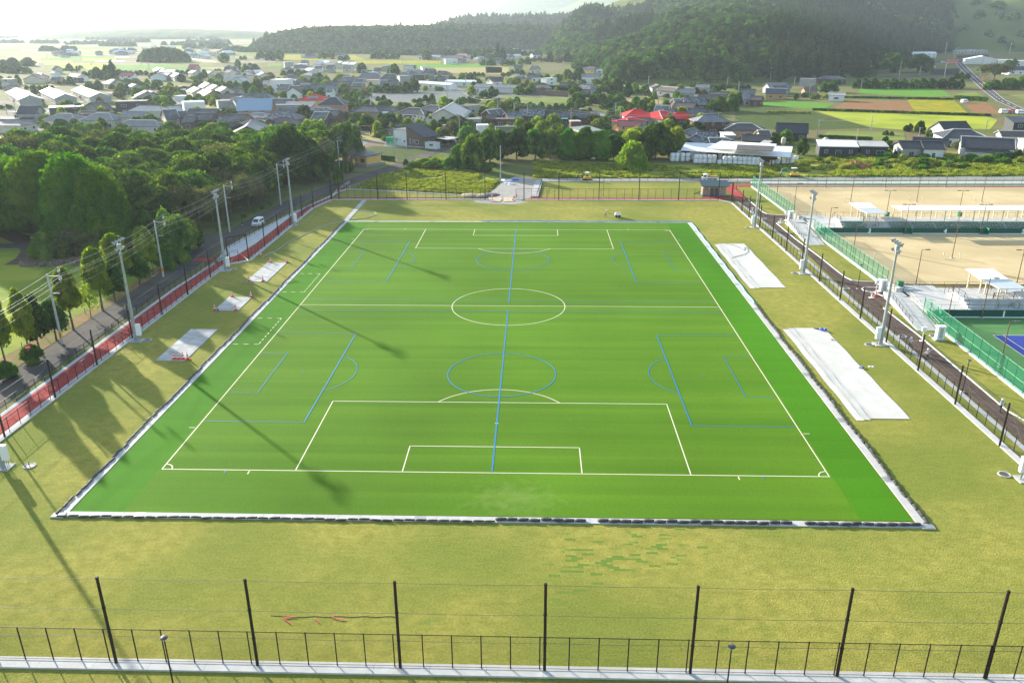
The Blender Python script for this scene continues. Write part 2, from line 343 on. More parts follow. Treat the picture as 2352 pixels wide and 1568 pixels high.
for s in (-1, 1):
    for X, D in ((20.16, 16.5), (9.16, 5.5)):
        y0 = s*52.4; y1 = s*(52.5-D)
        line(wl, (-X, y0), (-X, y1), w, z=ZL+.004); line(wl, (X, y0), (X, y1), w, z=ZL+.004); line(wl, (-X-w/2, y1+s*w/2), (X+w/2, y1+s*w/2), w, z=ZL+.004)
    th = math.acos(5.5/9.15)
    c = -s*PI/2
    arc(wl, (0, s*41.5), 9.15, c-th, c+th, w, z=ZL+.008)
    arc(wl, (0, s*41.5), .12, 0, 2*PI, .12, n=16, z=ZL+.008)
    for sx in (-1, 1):
        a0 = math.atan2(-s, -sx)
        arc(wl, (sx*34, s*52.5), 1, a0-PI/4, a0+PI/4, .12, n=16, z=ZL+.008)
        line(wl, (sx*34.2, s*43.3), (sx*34.9, s*43.3), .1); line(wl, (sx*24.85, s*52.7), (sx*24.85, s*53.3), .12)
# technical areas, dashed
for s in (-1, 1):
    y0, y1 = s*6.6, s*17.6
    x0, x1 = -38.9, -35.2
    for y in (y0, y1):
        for k in range(3): line(wl, (x0+k*1.5, y), (x0+k*1.5+.75, y), .12)
    yy = min(y0, y1)+.3
    while yy < max(y0, y1)-.3: line(wl, (x1, yy), (x1, yy+.65), .12); yy += 1.25
struct('pitch_white_lines', wl, lw, 'cream white football markings painted on the turf', 'pitch marking')
bl = MB(); w = .09; ZB = .052
line(bl, (0, -52.3), (0, -1.9), .17, z=ZB); line(bl, (0, 1.9), (0, 52.3), .17, z=ZB)
for s in (-1, 1):
    yc = s*27.4
    arc(bl, (0, yc), 7.05, 0, 2*PI, w+.04, z=ZB+.004)
    line(bl, (-34+.2, s*2.65), (34-.2, s*2.65), w, z=ZB+.004)
    pass
    for sx in (-1, 1):
        X = sx*34
        y0, y1 = yc-14.3, yc+14.5
        xi = sx*22.15
        line(bl, (X-sx*.2, y0), (xi, y0), w, z=ZB+.004); line(bl, (X-sx*.2, y1), (xi, y1), w, z=ZB+.004); line(bl, (xi, y0), (xi, y1), w+.05, z=ZB+.008)
        y2, y3 = yc-6.5, yc+6.5
        xg = sx*30.1
        line(bl, (X-sx*.2, y2), (xg, y2), w-.02, z=ZB+.004); line(bl, (X-sx*.2, y3), (xg, y3), w-.02, z=ZB+.004); line(bl, (xg, y2), (xg, y3), w, z=ZB+.008)
        t = math.acos(4/7); cc = 0 if sx < 0 else PI
        arc(bl, (xi+(-4 if sx < 0 else 4), yc), 7, cc-t, cc+t, w, z=ZB+.012)
        arc(bl, (sx*26.2, yc), .1, 0, 2*PI, .1, n=12, z=ZB)
        line(bl, (sx*27.3, s*52.7), (sx*27.3, s*53.2), .12, z=ZB)
struct('pitch_blue_lines', bl, lb, 'blue small-sided markings painted across the turf', 'pitch marking')
# drain kerb round the turf
grate = M('steel_grating', (.28, .29, .29), (.4, .4, .4), 8, .5, metal=.4)
kb = MB()
for (a, b, c, d) in ((-40.1, -61.3, 39.8, -60.45), (-40.1, 59.65, 40, 60.3), (-40.1, -60.45, -39.35, 59.65), (39.2, -60.45, 40, 59.65)):
    horiz = (c-a) > (d-b); n = int((c-a if horiz else d-b)/1.0)
    for i in range(n):
        t0 = i/n; t1 = (i+.985)/n
        g_ = (i % 13 == 7)
        if horiz: kb.box(((a+(c-a)*(t0+t1)/2), (b+d)/2, .02), ((c-a)*(t1-t0), d-b, .1), 1 if g_ else 0)
        else: kb.box(((a+c)/2, b+(d-b)*(t0+t1)/2, .02), (c-a, (d-b)*(t1-t0), .1), 1 if g_ else 0)
o = kb.build('drain_kerb', [kerbm, grate]); tag(o, 'white concrete drain channel with steel gratings framing the artificial turf', 'drain')
# catch-basin covers at the two near corners
for x, y, lb_ in ((-40.0, -61.1, 'steel drain cover at the near left corner of the turf'), (39.9, -61.1, 'steel drain cover at the near right corner of the turf')):
    b = MB(); b.box((0, 0, .03), (1.2, .8, .16), 0); b.box((0, 0, .115), (1.0, .6, .03), 1)
    tag(b.build('drain_cover', [concw, grate], loc=(x, y, 0)), lb_, 'drain cover', 'drain covers at the turf corners')
# drain slab row at the far left corner
b = MB()
for i in range(24): b.box((-.35*i/24, i*1.0, .03), (1.15, .97, .1), 1 if i in (2, 3, 4, 16) else 0)
tag(b.build('drain_slabs', [concw, grate], loc=(-39.9, 60.8, 0)), 'row of pale drain slabs from turf corner to the far fence', 'drain')
# black sandbags along the drain
def bag():
    b = MB(); p = [(0.02, -.52), (.12, -.47), (.15, -.3), (.17, 0), (.15, .3), (.12, .47), (.02, .52)]
    n = 8; v = []
    for r, yy in p:
        for i in range(n): v.append((r*1.15*math.cos(2*PI*i/n), yy, .12+r*.8*math.sin(2*PI*i/n)+.02*math.sin(yy*9)))
    f = [(k*n+i, k*n+(i+1) % n, (k+1)*n+(i+1) % n, (k+1)*n+i) for k in range(len(p)-1) for i in range(n)]
    b.add(v, f); return b
bagm = M('black_sandbag', (.035, .035, .035), (.09, .09, .085), 4, .8)
proto = None
def put_bag(x, y, rz, label, s=(1, 1, 1), z=.06):
    global proto
    if proto is None:
        proto = bag().build('sandbag', bagm, smooth=True); o = proto; tag(o, label, 'sandbag', 'black sandbags lying along the drain')
    else: o = proto.copy(); C.objects.link(o)
    o['label'] = label; o.location = (x, y, z); o.rotation_euler = (0, 0, rz); o.scale = s
r2 = random.Random(3)
x = -39.6
while x < 39.6:
    right = x > 1.2
    if not (9.3 < x < 10.6 or 28 < x < 28.7):
        put_bag(x, (-60.95 if right else -61.25)+r2.uniform(-.09, .09), PI/2+r2.uniform(-.12, .12), 'black sandbag lying on the near drain, right half' if right else 'thin black sandbag along the near drain, left half', (1.25 if right else .75, 1, .9 if right else .6))
    x += 1.02+r2.uniform(0, .05)
y = -60.5
while y < 59.4:
    put_bag(-40.15+r2.uniform(-.1, .1)+.1*math.sin(y/3), y, r2.uniform(-.12, .12), 'black sandbag along the left edge of the turf', (.85, 1, .7)); y += 1.06
y = -60.2
while y < 2:
    put_bag(40.05+r2.uniform(-.1, .1)+.1*math.sin(y/2), y, r2.uniform(-.15, .15), 'black sandbag along the near right edge of the turf', (.95, 1, .75)); y += 1.08
# blue sheet strip and dark sheet at the far edges
bs = M('blue_sheet', (.10, .35, .65), (.25, .5, .75), 1.5, .6)
b = MB()
pts = [(40.05+.08*math.sin(i*1.3), 2+i*1.5) for i in range(39)]
for (a, c) in zip(pts, pts[1:]): b.tube((*a, .12), (*c, .12), .1, .1, 6)
tag(b.build('blue_sheet_roll', bs), 'rolled pale blue sheet along the far right edge of the turf', 'sheet')
b = MB(); pts = [(-8+i*1.5, 60.35+.06*math.sin(i*1.7)) for i in range(33)]
for (a, c) in zip(pts, pts[1:]): b.tube((*a, .12), (*c, .12), .1, .1, 6)
tag(b.build('blue_sheet_roll', bs), 'rolled blue sheet along the far end of the turf', 'sheet')
# dug trench line with ribbons near the camera
b = MB(); pts = [at(622+i*10, 1416+1.2*math.sin(i*1.1)-(3 if i < 3 else 0)) for i in range(30)]
for p, q in zip(pts, pts[1:]): b.tube(p+Vector((0, 0, .01)), q+Vector((0, 0, .01)), .022, .022, 5)
tag(b.build('cable', M('dark_cable', (.03, .025, .02), rough=.8)), 'dark cable lying in the near lawn between net posts', 'cable')
pk = M('pink_ribbon', (.85, .10, .16), rough=.6)
for pts, l in (([(650, 1418), (672, 1415), (680, 1416)], 'longest pink ribbon tied to the near dark cable'), ([(652, 1420), (660, 1426), (668, 1432)], 'loose tail of pink ribbon left below the near cable'), ([(722, 1419), (728, 1424), (734, 1429)], 'short pink ribbon at the middle of the near cable'), ([(762, 1416), (778, 1421), (794, 1422)], 'right pink ribbon knotted on the near cable')):
    b = MB(); q = [at(*p, .06) for p in pts]
    for a, c in zip(q, q[1:]): b.tube(a, c, .035, .03, 5)
    tag(b.build('ribbon', pk), l, 'ribbon', 'pink ribbons on the near cable')
# long hose on far left lawn
b = MB(); pts = [TL1(x_, y_) for x_, y_ in ((2130, 860), (2180, 835), (2240, 815), (2290, 780), (2340, 740))]+[TC(x_, y_) for x_, y_ in ((40, 690), (130, 660), (280, 630), (400, 612), (520, 600), (640, 560), (600, 530), (480, 520), (340, 523))]
q = [at(*p, .06) for p in pts]
for a, c in zip(q, q[1:]): b.tube(a, c, .06, .06, 5)
tag(b.build('hose', conc), 'long pale hose winding over the far left lawn', 'hose')
# concrete slabs on the lawn
for (x0, y0, x1, y1, l) in ((-47.4, -23.9, -43.3, -11.7, 'pale concrete slab on left lawn nearest the camera, four cones at its end'), (-47.1, -3.2, -43.2, 3.7, 'middle and smallest concrete slab on the left lawn'), (-47.2, 12.4, -43.4, 24.8, 'farthest concrete slab on the left lawn with a cone at each corner')):
    b = MB(); b.box(((x0+x1)/2, (y0+y1)/2, .03), (x1-x0, y1-y0, .09))
    tag(b.build('concrete_slab', concw), l, 'slab', 'concrete slabs on the left lawn')
shm = M('white_sheet', (.62, .60, .54), (.57, .55, .50), 1.3, .6, bump=.08, bsc=1.2, c3=(.54, .52, .46), sc3=.35); wave_over(shm, (.5, .485, .44), .1, 'X', .25, .8)
for (x0, y0, y1, l) in ((41.3, 10.2, 40.6, 'far white groundsheet spread on the right lawn, hose lying over it'), (41.3, -39.8, -9.5, 'near white groundsheet spread on the right lawn')):
    b = MB(); xe = 47.6
    # overlapping lengths of sheet with a fold
    strips = [(x0, x0+.9, y0-.1, y1-.5), (x0+.85, x0+1.7, y0, y1-.15), (x0+1.65, xe, y0+.35, y1)]
    for k, (a, c, d, e) in enumerate(strips):
        nx, ny = max(2, int((c-a)/.35)), int((e-d)/.5); v = []
        for j in range(ny+1):
            for i in range(nx+1):
                xx = a+(c-a)*i/nx; yy = d+(e-d)*j/ny
                v.append((xx+(.05*math.sin(yy*.7+k) if i in (0, nx) else 0), yy, .03+.012*k+.004*math.sin(xx*2+yy*.5)*math.sin(yy*.9+xx)+(.05 if i == 0 and k else 0)))
        f = [(j*(nx+1)+i, j*(nx+1)+i+1, (j+1)*(nx+1)+i+1, (j+1)*(nx+1)+i) for j in range(ny) for i in range(nx)]
        b.add(v, f)
    b.closed = False
    tag(b.build('groundsheet', shm, smooth=True), l, 'sheet', 'white groundsheets on the right lawn')
# dark thin hose on the far sheet; tools on the near sheet
b = MB(); q = [G(tile(1700, 400, 2.94), x_, y_, .12) for x_, y_ in ((210, 575), (260, 580), (320, 605), (345, 620), (347, 600))]+[G(tile(1700, 400, 2.94), x_, y_, .12) for x_, y_ in ((365, 600), (372, 630), (340, 650), (300, 660), (250, 675))]
for i, (a, c) in enumerate(zip(q, q[1:])):
    b.tube(a, c, .035, .035, 5)
tag(b.build('thin_hose', darkg), 'thin dark hose curled on the far white groundsheet', 'hose')
def lump(name, loc, cols, dims, label, cat, seed):
    r = random.Random(seed); b = MB()
    for k in range(5):
        d = [dims[i]*r.uniform(.4, .7) for i in range(3)]
        b.lathe([(.02, 0), (d[0]*.5, d[2]*.1), (d[0]*.45, d[2]*.6), (.05, d[2])], (r.uniform(-.5, .5)*dims[0], r.uniform(-.5, .5)*dims[1], 0), 7, k % len(cols))
    return tag(b.build(name, cols, loc=loc, smooth=True), label, cat)
r4 = tile(1850, 700, 3.1357)
lump('tool_bag', G(r4, 500, 328, .1), [blue], (.7, .6, .5), 'blue bag at the far end of the near groundsheet', 'bag', 1)
lump('rope_coil', G(r4, 455, 320, .1), [darkg], (.7, .4, .15), 'dark coil beside the blue bag on the groundsheet', 'coil', 2)
lump('cloth_bundle', G(r4, 568, 403, .1), [M('tan_cloth', (.4, .25, .12))], (.5, .3, .15), 'small brown bundle on the near groundsheet', 'bundle', 3)
lump('tool_bag', G(r4, 793, 617, .1), [blue, darkg], (.6, .3, .2), 'blue and grey bag at the right edge of near groundsheet', 'bag', 4)
lump('scrap_board', G(r4, 868, 612, .0), [white], (.6, .3, .08), 'white scrap lying on lawn right of the near groundsheet', 'scrap', 5)
# manholes
def manhole(x, y, l, pipes=False):
    r = empty('manhole', (x, y, 0), 0, l, 'manhole', 'manholes by the masts')
    b = MB(); b.lathe([(.62, -.02), (.62, .08), (.48, .085), (.48, .04)], n=20); b.build('rim', concw, r)
    b = MB(); b.lathe([(.46, -.02), (.46, .045), (.1, .05)], n=20); b.build('cover', darkg, r)
    if pipes:
        b = MB(); b.path([(0, 0, 0), (-.05, 0, .3), (.05, .05, .5)], .04); b.build('conduit', darkg, r)
manhole(*G(TD, 68, 1070)[:2], 'manhole with pipe stubs by the nearest left mast', True)
manhole(*G(TD, 339, 781)[:2], 'manhole by the left mast beside the long slab')
manhole(*G(TD, 537, 619)[:2], 'manhole by the left mast beside the gate')
manhole(*G(r4, 853, 443)[:2], 'manhole with a pipe stub left of the third right mast', True)
manhole(*G(r4, 1887, 1437)[:2], 'manhole left of the nearest right mast, under its box')
manhole(*G(tile(1700, 400, 2.94), 707, 783)[:2], 'manhole left of the second right mast')
manhole(*G(tile(1650, 400, 7.84), 1375, 1222)[:2], 'manhole left of the farthest right mast')
manhole(*G(r4, 1107, 381)[:2], 'manhole in the brown path above the first worker')
manhole(*G(r4, 1345, 377)[:2], 'manhole in the grass by the tall white cabinet')
manhole(*G(tile(2000, 620, 4.704), 310, 397)[:2], 'manhole in the brown path at the bend junction')
manhole(*G(tile(1650, 400, 7.84), 1690, 1052)[:2], 'manhole in the brown path by the far junction')
# near kerb
def kerb(name, pts, w, h, label, mat=None, joints=2.0):
    b = MB()
    for a, c in zip(pts, pts[1:]):
        a = Vector((*a, 0)); c = Vector((*c, 0)); d = c-a; n = max(1, round(d.length/joints)); rz = math.atan2(d.y, d.x)
        for i in range(n):
            p = a+d*(i+.5)/n; b.box((p.x, p.y, h/2-.05), (d.length/n-.015, w, h+.1), 0, rz)
    return tag(b.build(name, mat or kerbm), label, 'kerb')
kerb('kerb', [(-75, -79.65), (85, -79.65)], 1.05, .14, 'broad pale concrete kerb under the near fence', joints=4)
kerb('kerb', [(-54.7, -79.2), (-54.7, 23.2)], .9, .14, 'pale kerb between lawn and red path, left side')
kerb('kerb', [(-54.7, 23.2), (-51.2, 26.2), (-51.3, 74.6), (-49.0, 84.9)], .8, .14, 'pale kerb from the side gate to the far left corner')
kerb('kerb', [(-49.2, 85.35), (51.4, 85.5), (54.4, 82)], .9, .14, 'pale kerb under the far fence')
kerb('kerb', [(54.4, 81.6), (54.5, 39.4)], .7, .14, 'pale kerb under the right fence, far part')
kerb('kerb', [(54.5, 39), (54.5, 4.2), (54.9, -79)], .7, .14, 'pale kerb under the right fence, near part')
# ================================================================ FENCES
def fence(name, a, b, h, step, label, mat, pr_=.042, tr=.11, toff=0, phase=0, wires=3, rails=(1.0,), net=net_dark, postmat=None, group=None, rr_=.032):
    """low mesh fence with posts; optional row of tall net posts as a second thing"""
    a = Vector((*a, 0)); b = Vector((*b, 0)); d = b-a; L = d.length; u = d/L; rz = math.atan2(d.y, d.x); pm = postmat or mat
    root = empty(name, a, rz, label, 'fence', group)
    n = max(1, round(L/step)); pb = MB(); pb.tube((0, 0, 0), (0, 0, h), pr_, pr_, 6); me = pb.mesh('post', pm)
    for i in range(n+1):
        o = bpy.data.objects.new('post', me); C.objects.link(o); o.parent = root; o.location = (L*i/n, 0, .05)
    rb = MB()
    for k in rails: rb.tube((0, 0, h*k), (L, 0, h*k), rr_, rr_, 5)
    rb.tube((0, 0, .2), (L, 0, .2), .018, .018, 5)
    rb.build('rail', mat, root)
    if net:
        nb = MB(); nb.closed = False; nb.add([(0, 0, .1), (L, 0, .1), (L, 0, h), (0, 0, h)], [(0, 1, 2, 3)]); nb.build('mesh_panel', net, root)
    return root
def tallposts(name, pts, h, label, mat=dkbrown, r=.112, wires=(1., .66, .34), group=None, net=True, beams=()):
    root = empty(name, (*pts[0], 0), 0, label, 'net fence', group); o0 = Vector((*pts[0], 0))
    pb = MB(); pb.tube((0, 0, 0), (0, 0, h), r, r*.92, 10); pb.tube((0, 0, h), (0, 0, h+.1), r*1.15, r*.9, 10)
    for k in (.33, .66): pb.tube((0, 0, h*k), (0, 0, h*k+.08), r*1.25, r*1.25, 10)
    me = pb.mesh('post', mat)
    P = [Vector((*p, 0))-o0 for p in pts]
    for p in P:
        o = bpy.data.objects.new('post', me); C.objects.link(o); o.parent = root; o.location = p+Vector((0, 0, .05))
    wb = MB()
    for i, (a, b) in enumerate(zip(P, P[1:])):
        for k in wires:
            m = (a+b)/2+Vector((0, 0, h*k-.06))
            wb.path([a+Vector((0, 0, h*k)), m, b+Vector((0, 0, h*k))], .013, 4)
    wb.build('wires', wire if mat is not dkbrown else darkg, root)
    gb = MB()
    for i, (a, b) in enumerate(zip(P, P[1:])):
        gb.tube(a+Vector((0, 0, h)), a+(a-b).normalized()*4.3+Vector((0, 0, h*.33)) if i else a+Vector((0, 0, h*.9)), .003, .003, 4)
    gb.build('guy_wires', darkg if 'near kerb' in label else wire, root)
    if net:
        nb = MB(); nb.closed = False
        for a, b in zip(P, P[1:]): nb.add([a+Vector((0, 0, .2)), b+Vector((0, 0, .2)), b+Vector((0, 0, h)), a+Vector((0, 0, h))], [(0, 1, 2, 3)])
        nb.build('net', net_white, root)
    for (i, j) in beams:
        bb = MB(); bb.tube(P[i]+Vector((0, 0, h)), P[j]+Vector((0, 0, h)), .07, .07, 6); bb.build('beam', mat, root)
    return root
fence('low_fence', (-58.9, -79.3), (60.2, -79.6), 2.95, 2.05, 'dark mesh fence on the near kerb at the bottom of the picture', dkbrown, pr_=.046, rr_=.03)
tallposts('net_fence', [(-56.1+10.2*i, -79.55) for i in range(12)], 7.4, 'row of tall dark net posts with wires standing on the near kerb')
LT = [(-54.4, -56.3+10.15*i) for i in range(8)]+[(-54.4, 23.9)]
fence('low_fence', (-54.6, -78), (-54.6, 23.3), 2.0, 2.05, 'dark mesh fence between left lawn and red path, near the camera', dkbrown)
tallposts('net_fence', LT, 5.1, 'tall dark net posts along the red path up to the side gate', net=False)
fence('low_fence', (-51.3, 26.4), (-51.4, 74.6), 2.0, 2.05, 'dark mesh fence beyond the side gate, along the red path', dkbrown)
tallposts('net_fence', [(-51.3, 26.4), (-51.4, 36.7), (-51.4, 46), (-51.4, 55.5), (-51.3, 65), (-51.1, 74.6), (-49.1, 84.7)], 5.1, 'tall dark net posts from the side gate to the far left corner', net=False)
fence('low_fence', (-51.3, 74.8), (-49, 84.9), 2.0, 2.0, 'short dark fence cutting off the far left corner', dkbrown)
# gate in the left fence
gr = empty('gate', (-54.4, 23.9, 0), math.atan2(2.5, 3.1), 'open dark frame gateway between the two left fences', 'gate')
b = MB(); b.tube((0, 0, 5.1), (4.0, 0, 5.1), .09, .09, 6); b.build('lintel', dkbrown, gr)
b = MB(); b.tube((.4, 0, 0), (.4, 0, 2.3), .05, .05, 6); b.tube((2.2, .5, 0), (2.2, .5, 2.3), .05, .05, 6); b.tube((.4, 0, 2.3), (2.2, .5, 2.3), .03, .03, 6); b.tube((.4, 0, .3), (2.2, .5, .3), .03, .03, 6); b.tube((.4, 0, 1.2), (2.2, .5, 1.2), .03, .03, 6); b.build('gate_leaf', dkbrown, gr)
tape = M('barrier_bar', (.75, .35, .03), rough=.6); wave_over(tape, (.02, .02, .02), 1.6, 'X', 1, .5)
for k, (p, q, l) in enumerate((((325, 1120), (410, 975), 'striped barrier bar at the left side of the gateway'), ((520, 935), (680, 1065), 'striped barrier bar across the right side of the gateway'))):
    t5 = tile(520, 500, 7.84); a = G(t5, *p, .3); c = G(t5, *q, .8)
    b = MB(); b.tube(a, c, .05, .05, 6); tag(b.build('barrier_bar', tape), l, 'barrier')
# outer (road side) fence
fence('low_fence', (-58.6, -79), (-58.7, 5), 1.25, 2.0, 'dark road-side fence left of the red path, near part', dkbrown)
fence('low_fence', (-58.7, 5), (-56.6, 30), 1.25, 2.0, 'dark road-side fence beside the gateway', dkbrown)
fence('low_fence', (-58.6, 33), (-55.6, 62), 1.6, 2.4, 'dark road-side fence along the pale paved wedge', dkbrown)
fence('low_fence', (-55.6, 62), (-48.6, 101), 1.1, 2.0, 'dark road-side fence curving to the far left corner', dkbrown)
# far fence
FX = [-49, -47.1, -36.9, -29.2, -19, -8.8, 1.3, 10.3, 20.7, 31, 41.2, 51.4]
fence('low_fence', (-49, 85.3), (-8, 85.3), 2.9, 2.0, 'dark mesh fence at the far end, left of the works entrance', dkbrown)
fence('low_fence', (-.8, 85.4), (51.4, 85.4), 2.9, 2.0, 'dark mesh fence at the far end, right of the works entrance', dkbrown)
tallposts('net_fence', [(x_, 85.15) for x_ in FX], 7.1, 'tall dark net posts across the far end of the lawn', beams=((1, 2), (10, 11)), net=False)
fence('low_fence', (-43.5, 99.4), (-12.3, 91), 1.1, 2.0, 'low dark fence slanting in front of the weedy field', dkbrown)
kerb('kerb', [(-50.3, 93), (-48.2, 99.6), (-43.5, 99), (-12.3, 90.6)], .7, .12, 'pale kerb slanting in front of the weedy field')
kerb('kerb', [(5.8, 112), (66, 112)], .6, .14, 'pale kerb behind the far strip of lawn')
fence('low_fence', (5.8, 112.3), (60, 112.3), .9, 2.6, 'low dark fence behind the far strip of lawn', dkbrown)
fence('low_fence', (4.6, 89), (6.2, 111.8), 1.0, 2.2, 'short dark fence beside the pale concrete ramp', dkbrown)
b = MB(); b.prism([(3.0, 88.6), (5.0, 88.6), (6.3, 112), (4.2, 112)], -.05, .35); tag(b.build('ramp', concw), 'pale concrete ramp edge beyond the works entrance', 'ramp')
# right fence
RTP = [(54.4, -45.7), (54.45, -35.6), (54.45, -25.5), (54.4, -15.3), (54.4, -5.3), (54.4, 3.6), (54.4, 14.1), (54.4, 24.4), (54.4, 34.6), (54.4, 44.8), (54.4, 55.2), (54.4, 65), (54.4, 72.1), (54.4, 82.7)]
fence('low_fence', (54.6, 38.9), (54.5, 81.8), 2.1, 2.0, 'dark mesh fence on right of the lawn, far part', dkbrown)
fence('low_fence', (54.6, 38.6), (54.6, 5.6), 2.1, 2.0, 'dark mesh fence on right of the lawn, middle part', dkbrown)
fence('low_fence', (55.4, 2.4), (54.9, -78.8), 2.1, 2.0, 'dark mesh fence on right of the lawn, near the camera', dkbrown)
tallposts('net_fence', [(54.6, -76.1), (54.6, -66), (54.6, -55.8)]+RTP, 5.0, 'row of tall dark net posts along the right side of the lawn', net=False)
tallposts('net_fence', [(51.4, 85.2), (54.3, 82.9), (58, 70)], 5.0, 'dark net posts linking the far and right fences by the hut', net=False)
# ================================================================ FLOODLIGHT MASTS
def mast():
    r = empty('floodlight_mast', (0, 0, 0), 0, '', 'floodlight mast', 'floodlight masts beside the pitch')
    b = MB(); b.box((0, 0, .03), (1.9, 1.5, .12)); b.build('base_slab', concw, r)
    b = MB(); b.tube((0, 0, 0), (0, 0, 5.5), .26, .22, 12); b.tube((0, 0, 5.5), (0, 0, 14.4), .215, .13, 12); b.tube((0, 0, 5.4), (0, 0, 5.6), .235, .235, 12); b.tube((0, 0, 12.9), (0, 0, 13.1), .2, .2, 8); b.build('pole', galv, r)
    b = MB(); b.box((.55, 0, 1.75), (.62, .42, 1.7)); b.build('control_box', white, r)
    b = MB(); [b.tube((.4+.12*k, .1*(k-1), 0), (.4+.12*k, .1*(k-1), .95), .04, .04, 6) for k in range(3)]; b.build('conduit', galv, r)
    for z, wd, n, ang in ((14.6, 2.6, 4, 0), (13.5, 1.7, 2, 0)):
        b = MB(); b.box((0, 0, z), (.1, wd, .1)); b.box((0, 0, z-.3), (.1, .1, .5)); b.build('crossarm', galv, r)
        for i in range(n):
            y = -wd/2+wd*i/(n-1); s = -1 if i % 2 else 1
            fl = MB(); fl.tube((-.02, y, z+.3), (.30, y, z+.14), .15, .24, 10); fl.tube((-.2, y, z+.36), (-.02, y, z+.3), .1, .13, 8); fl.box((0, y, z+.1), (.05, .3, .25))
            f = fl.build('floodlight', galv, r)
            ln = MB(); ln.tube((.303, y, z+.139), (.32, y, z+.13), .21, .21, 10); ln.build('lens', glass, f)
    b = MB(); b.box((0, 0, 14.05), (.5, .5, .7)); b.build('frame', galv, r)
    return r
m0 = mast()
for i, (x_, y_, l) in enumerate(((-50.7, -52.5, 'left floodlight mast nearest the camera, cut by the picture edge'), (-53.4, -16.6, 'left floodlight mast by the long concrete slab'), (-53.3, 19.3, 'left floodlight mast just before the side gate'), (-50.9, 56.0, 'farthest floodlight mast on the left'),
        (53.4, -52.6, 'right floodlight mast nearest the camera, mostly outside the picture'), (53.4, -15.9, 'right floodlight mast behind the near groundsheet'), (53.3, 19.3, 'right floodlight mast by the far groundsheet'), (53.4, 55.3, 'farthest floodlight mast on the right'))):
    if i == 0: m = m0; m.location = (x_, y_, 0); m['label'] = l
    else: m = dup(m0, (x_, y_, 0), PI if x_ > 0 else 0, l)
# ================================================================ PATHS AND ROADS
redm = M('red_rubber_path', (.34, .05, .045), (.42, .085, .07), .8, .9, spec=.1)
asph = M('asphalt', (.062, .06, .062), (.10, .096, .094), .5, .9, c3=(.12, .105, .085), sc3=.07, spec=.08)
aspb = M('brown_asphalt', (.10, .07, .055), (.14, .10, .08), .7, .9, spec=.15)
pave = M('pale_paving', (.50, .51, .50), (.58, .58, .56), .7, .85)
g = MB(); L1_ = [(-55.2, -80), (-55.2, 14), (-55.0, 22), (-53.0, 26), (-52.0, 30), (-51.9, 66), (-50.8, 78), (-49.4, 85.8), (-45, 86.2), (-6, 86.2)]
O1_ = [(-58, -80), (-58, 8), (-57.3, 18), (-57.0, 24), (-55.0, 30), (-54.2, 40), (-54.1, 62), (-53, 76), (-50.5, 86.6), (-45, 88.4), (-6, 88.3)]
for i in range(len(L1_)-1): g.add([(*L1_[i], .02), (*L1_[i+1], .02), (*O1_[i+1], .02), (*O1_[i], .02)], [(0, 1, 2, 3)])
g.sheet([(-1.5, 86.2), (56, 86.2), (56, 88.3), (-1.5, 88.3)], .02)
g.sheet([(48.6, 88.3), (54.4, 88.3), (54.4, 90.4), (49.5, 90.4)], .02)
g.sheet([(56, 86), (59.2, 86), (60.2, 104), (57, 104)], .02); g.sheet([(57, 104), (160, 104.6), (160, 107), (57, 106.6)], .02)
g.sheet([G(TL1, 1560, 895), G(TL1, 1740, 900), G(TL1, 1760, 868), G(TL1, 1610, 862)], .01)
struct('red_path', g, redm, 'red rubber running path round the ground', 'path')
g = MB(); 
for a, b_ in (((-58.75, -80), (-58.1, 8)), ((-55.2, -80), (-54.9, 22))): pass
g.sheet([(-58.6, -80), (-58.0, -80), (-58.0, 8), (-58.6, 8)], .018); g.sheet([(-58.6, 8), (-58.0, 8), (-57.0, 24), (-57.6, 28)], .018)
g.sheet([(-57.4, 24.2), (-55.0, 30.2), (-54.25, 40), (-54.15, 62), (-55.5, 67), (-58.4, 44.5), (-59.2, 36.3)], .018)
g.sheet([(-54.15, 62), (-53.1, 76), (-50.6, 86.6), (-49.2, 95), (-48.2, 99), (-49.9, 96), (-55.5, 67)], .018)
g.sheet([(-1.5, 107.6), (67, 107.6), (67, 111.6), (6.3, 111.6), (6.3, 109.6)], -.012) if False else None
g.sheet([(66, 109), (160, 109.6), (160, 114), (66, 112.4)], .018)
struct('paving', g, pave, 'pale grey paved wedge and verges beside the red path', 'paving')
# road on the left
rl = [(-62.3, -110), (-62.3, -20), (-62.6, 20), (-62.4, 40), (-60.9, 60), (-57.8, 84), (-53.6, 100), (-49.4, 113), (-43.0, 132), (-37.5, 149.5), (-33.0, 168), (-27.5, 183), (-18, 205), (-14, 218)]
g = MB(); strip(g, rl, 2.6, -.02)
g.sheet([(-64, 40), (-62, 49), (-72, 46), (-90, 40), (-120, 38), (-120, 34), (-88, 36), (-70, 41)], -.024)
struct('road', g, asph, 'grey lane running beside the red path and on to the village', 'road')
g = MB(); g.sheet([(-55.5, 100.5), (-57.5, 76), (-56.5, 76), (-54.3, 100)], -.03)
struct('lane_verge', g, M('verge_soil', (.16, .13, .07), (.2, .18, .08), .4, .95), 'dry verge beside the lane', 'verge')
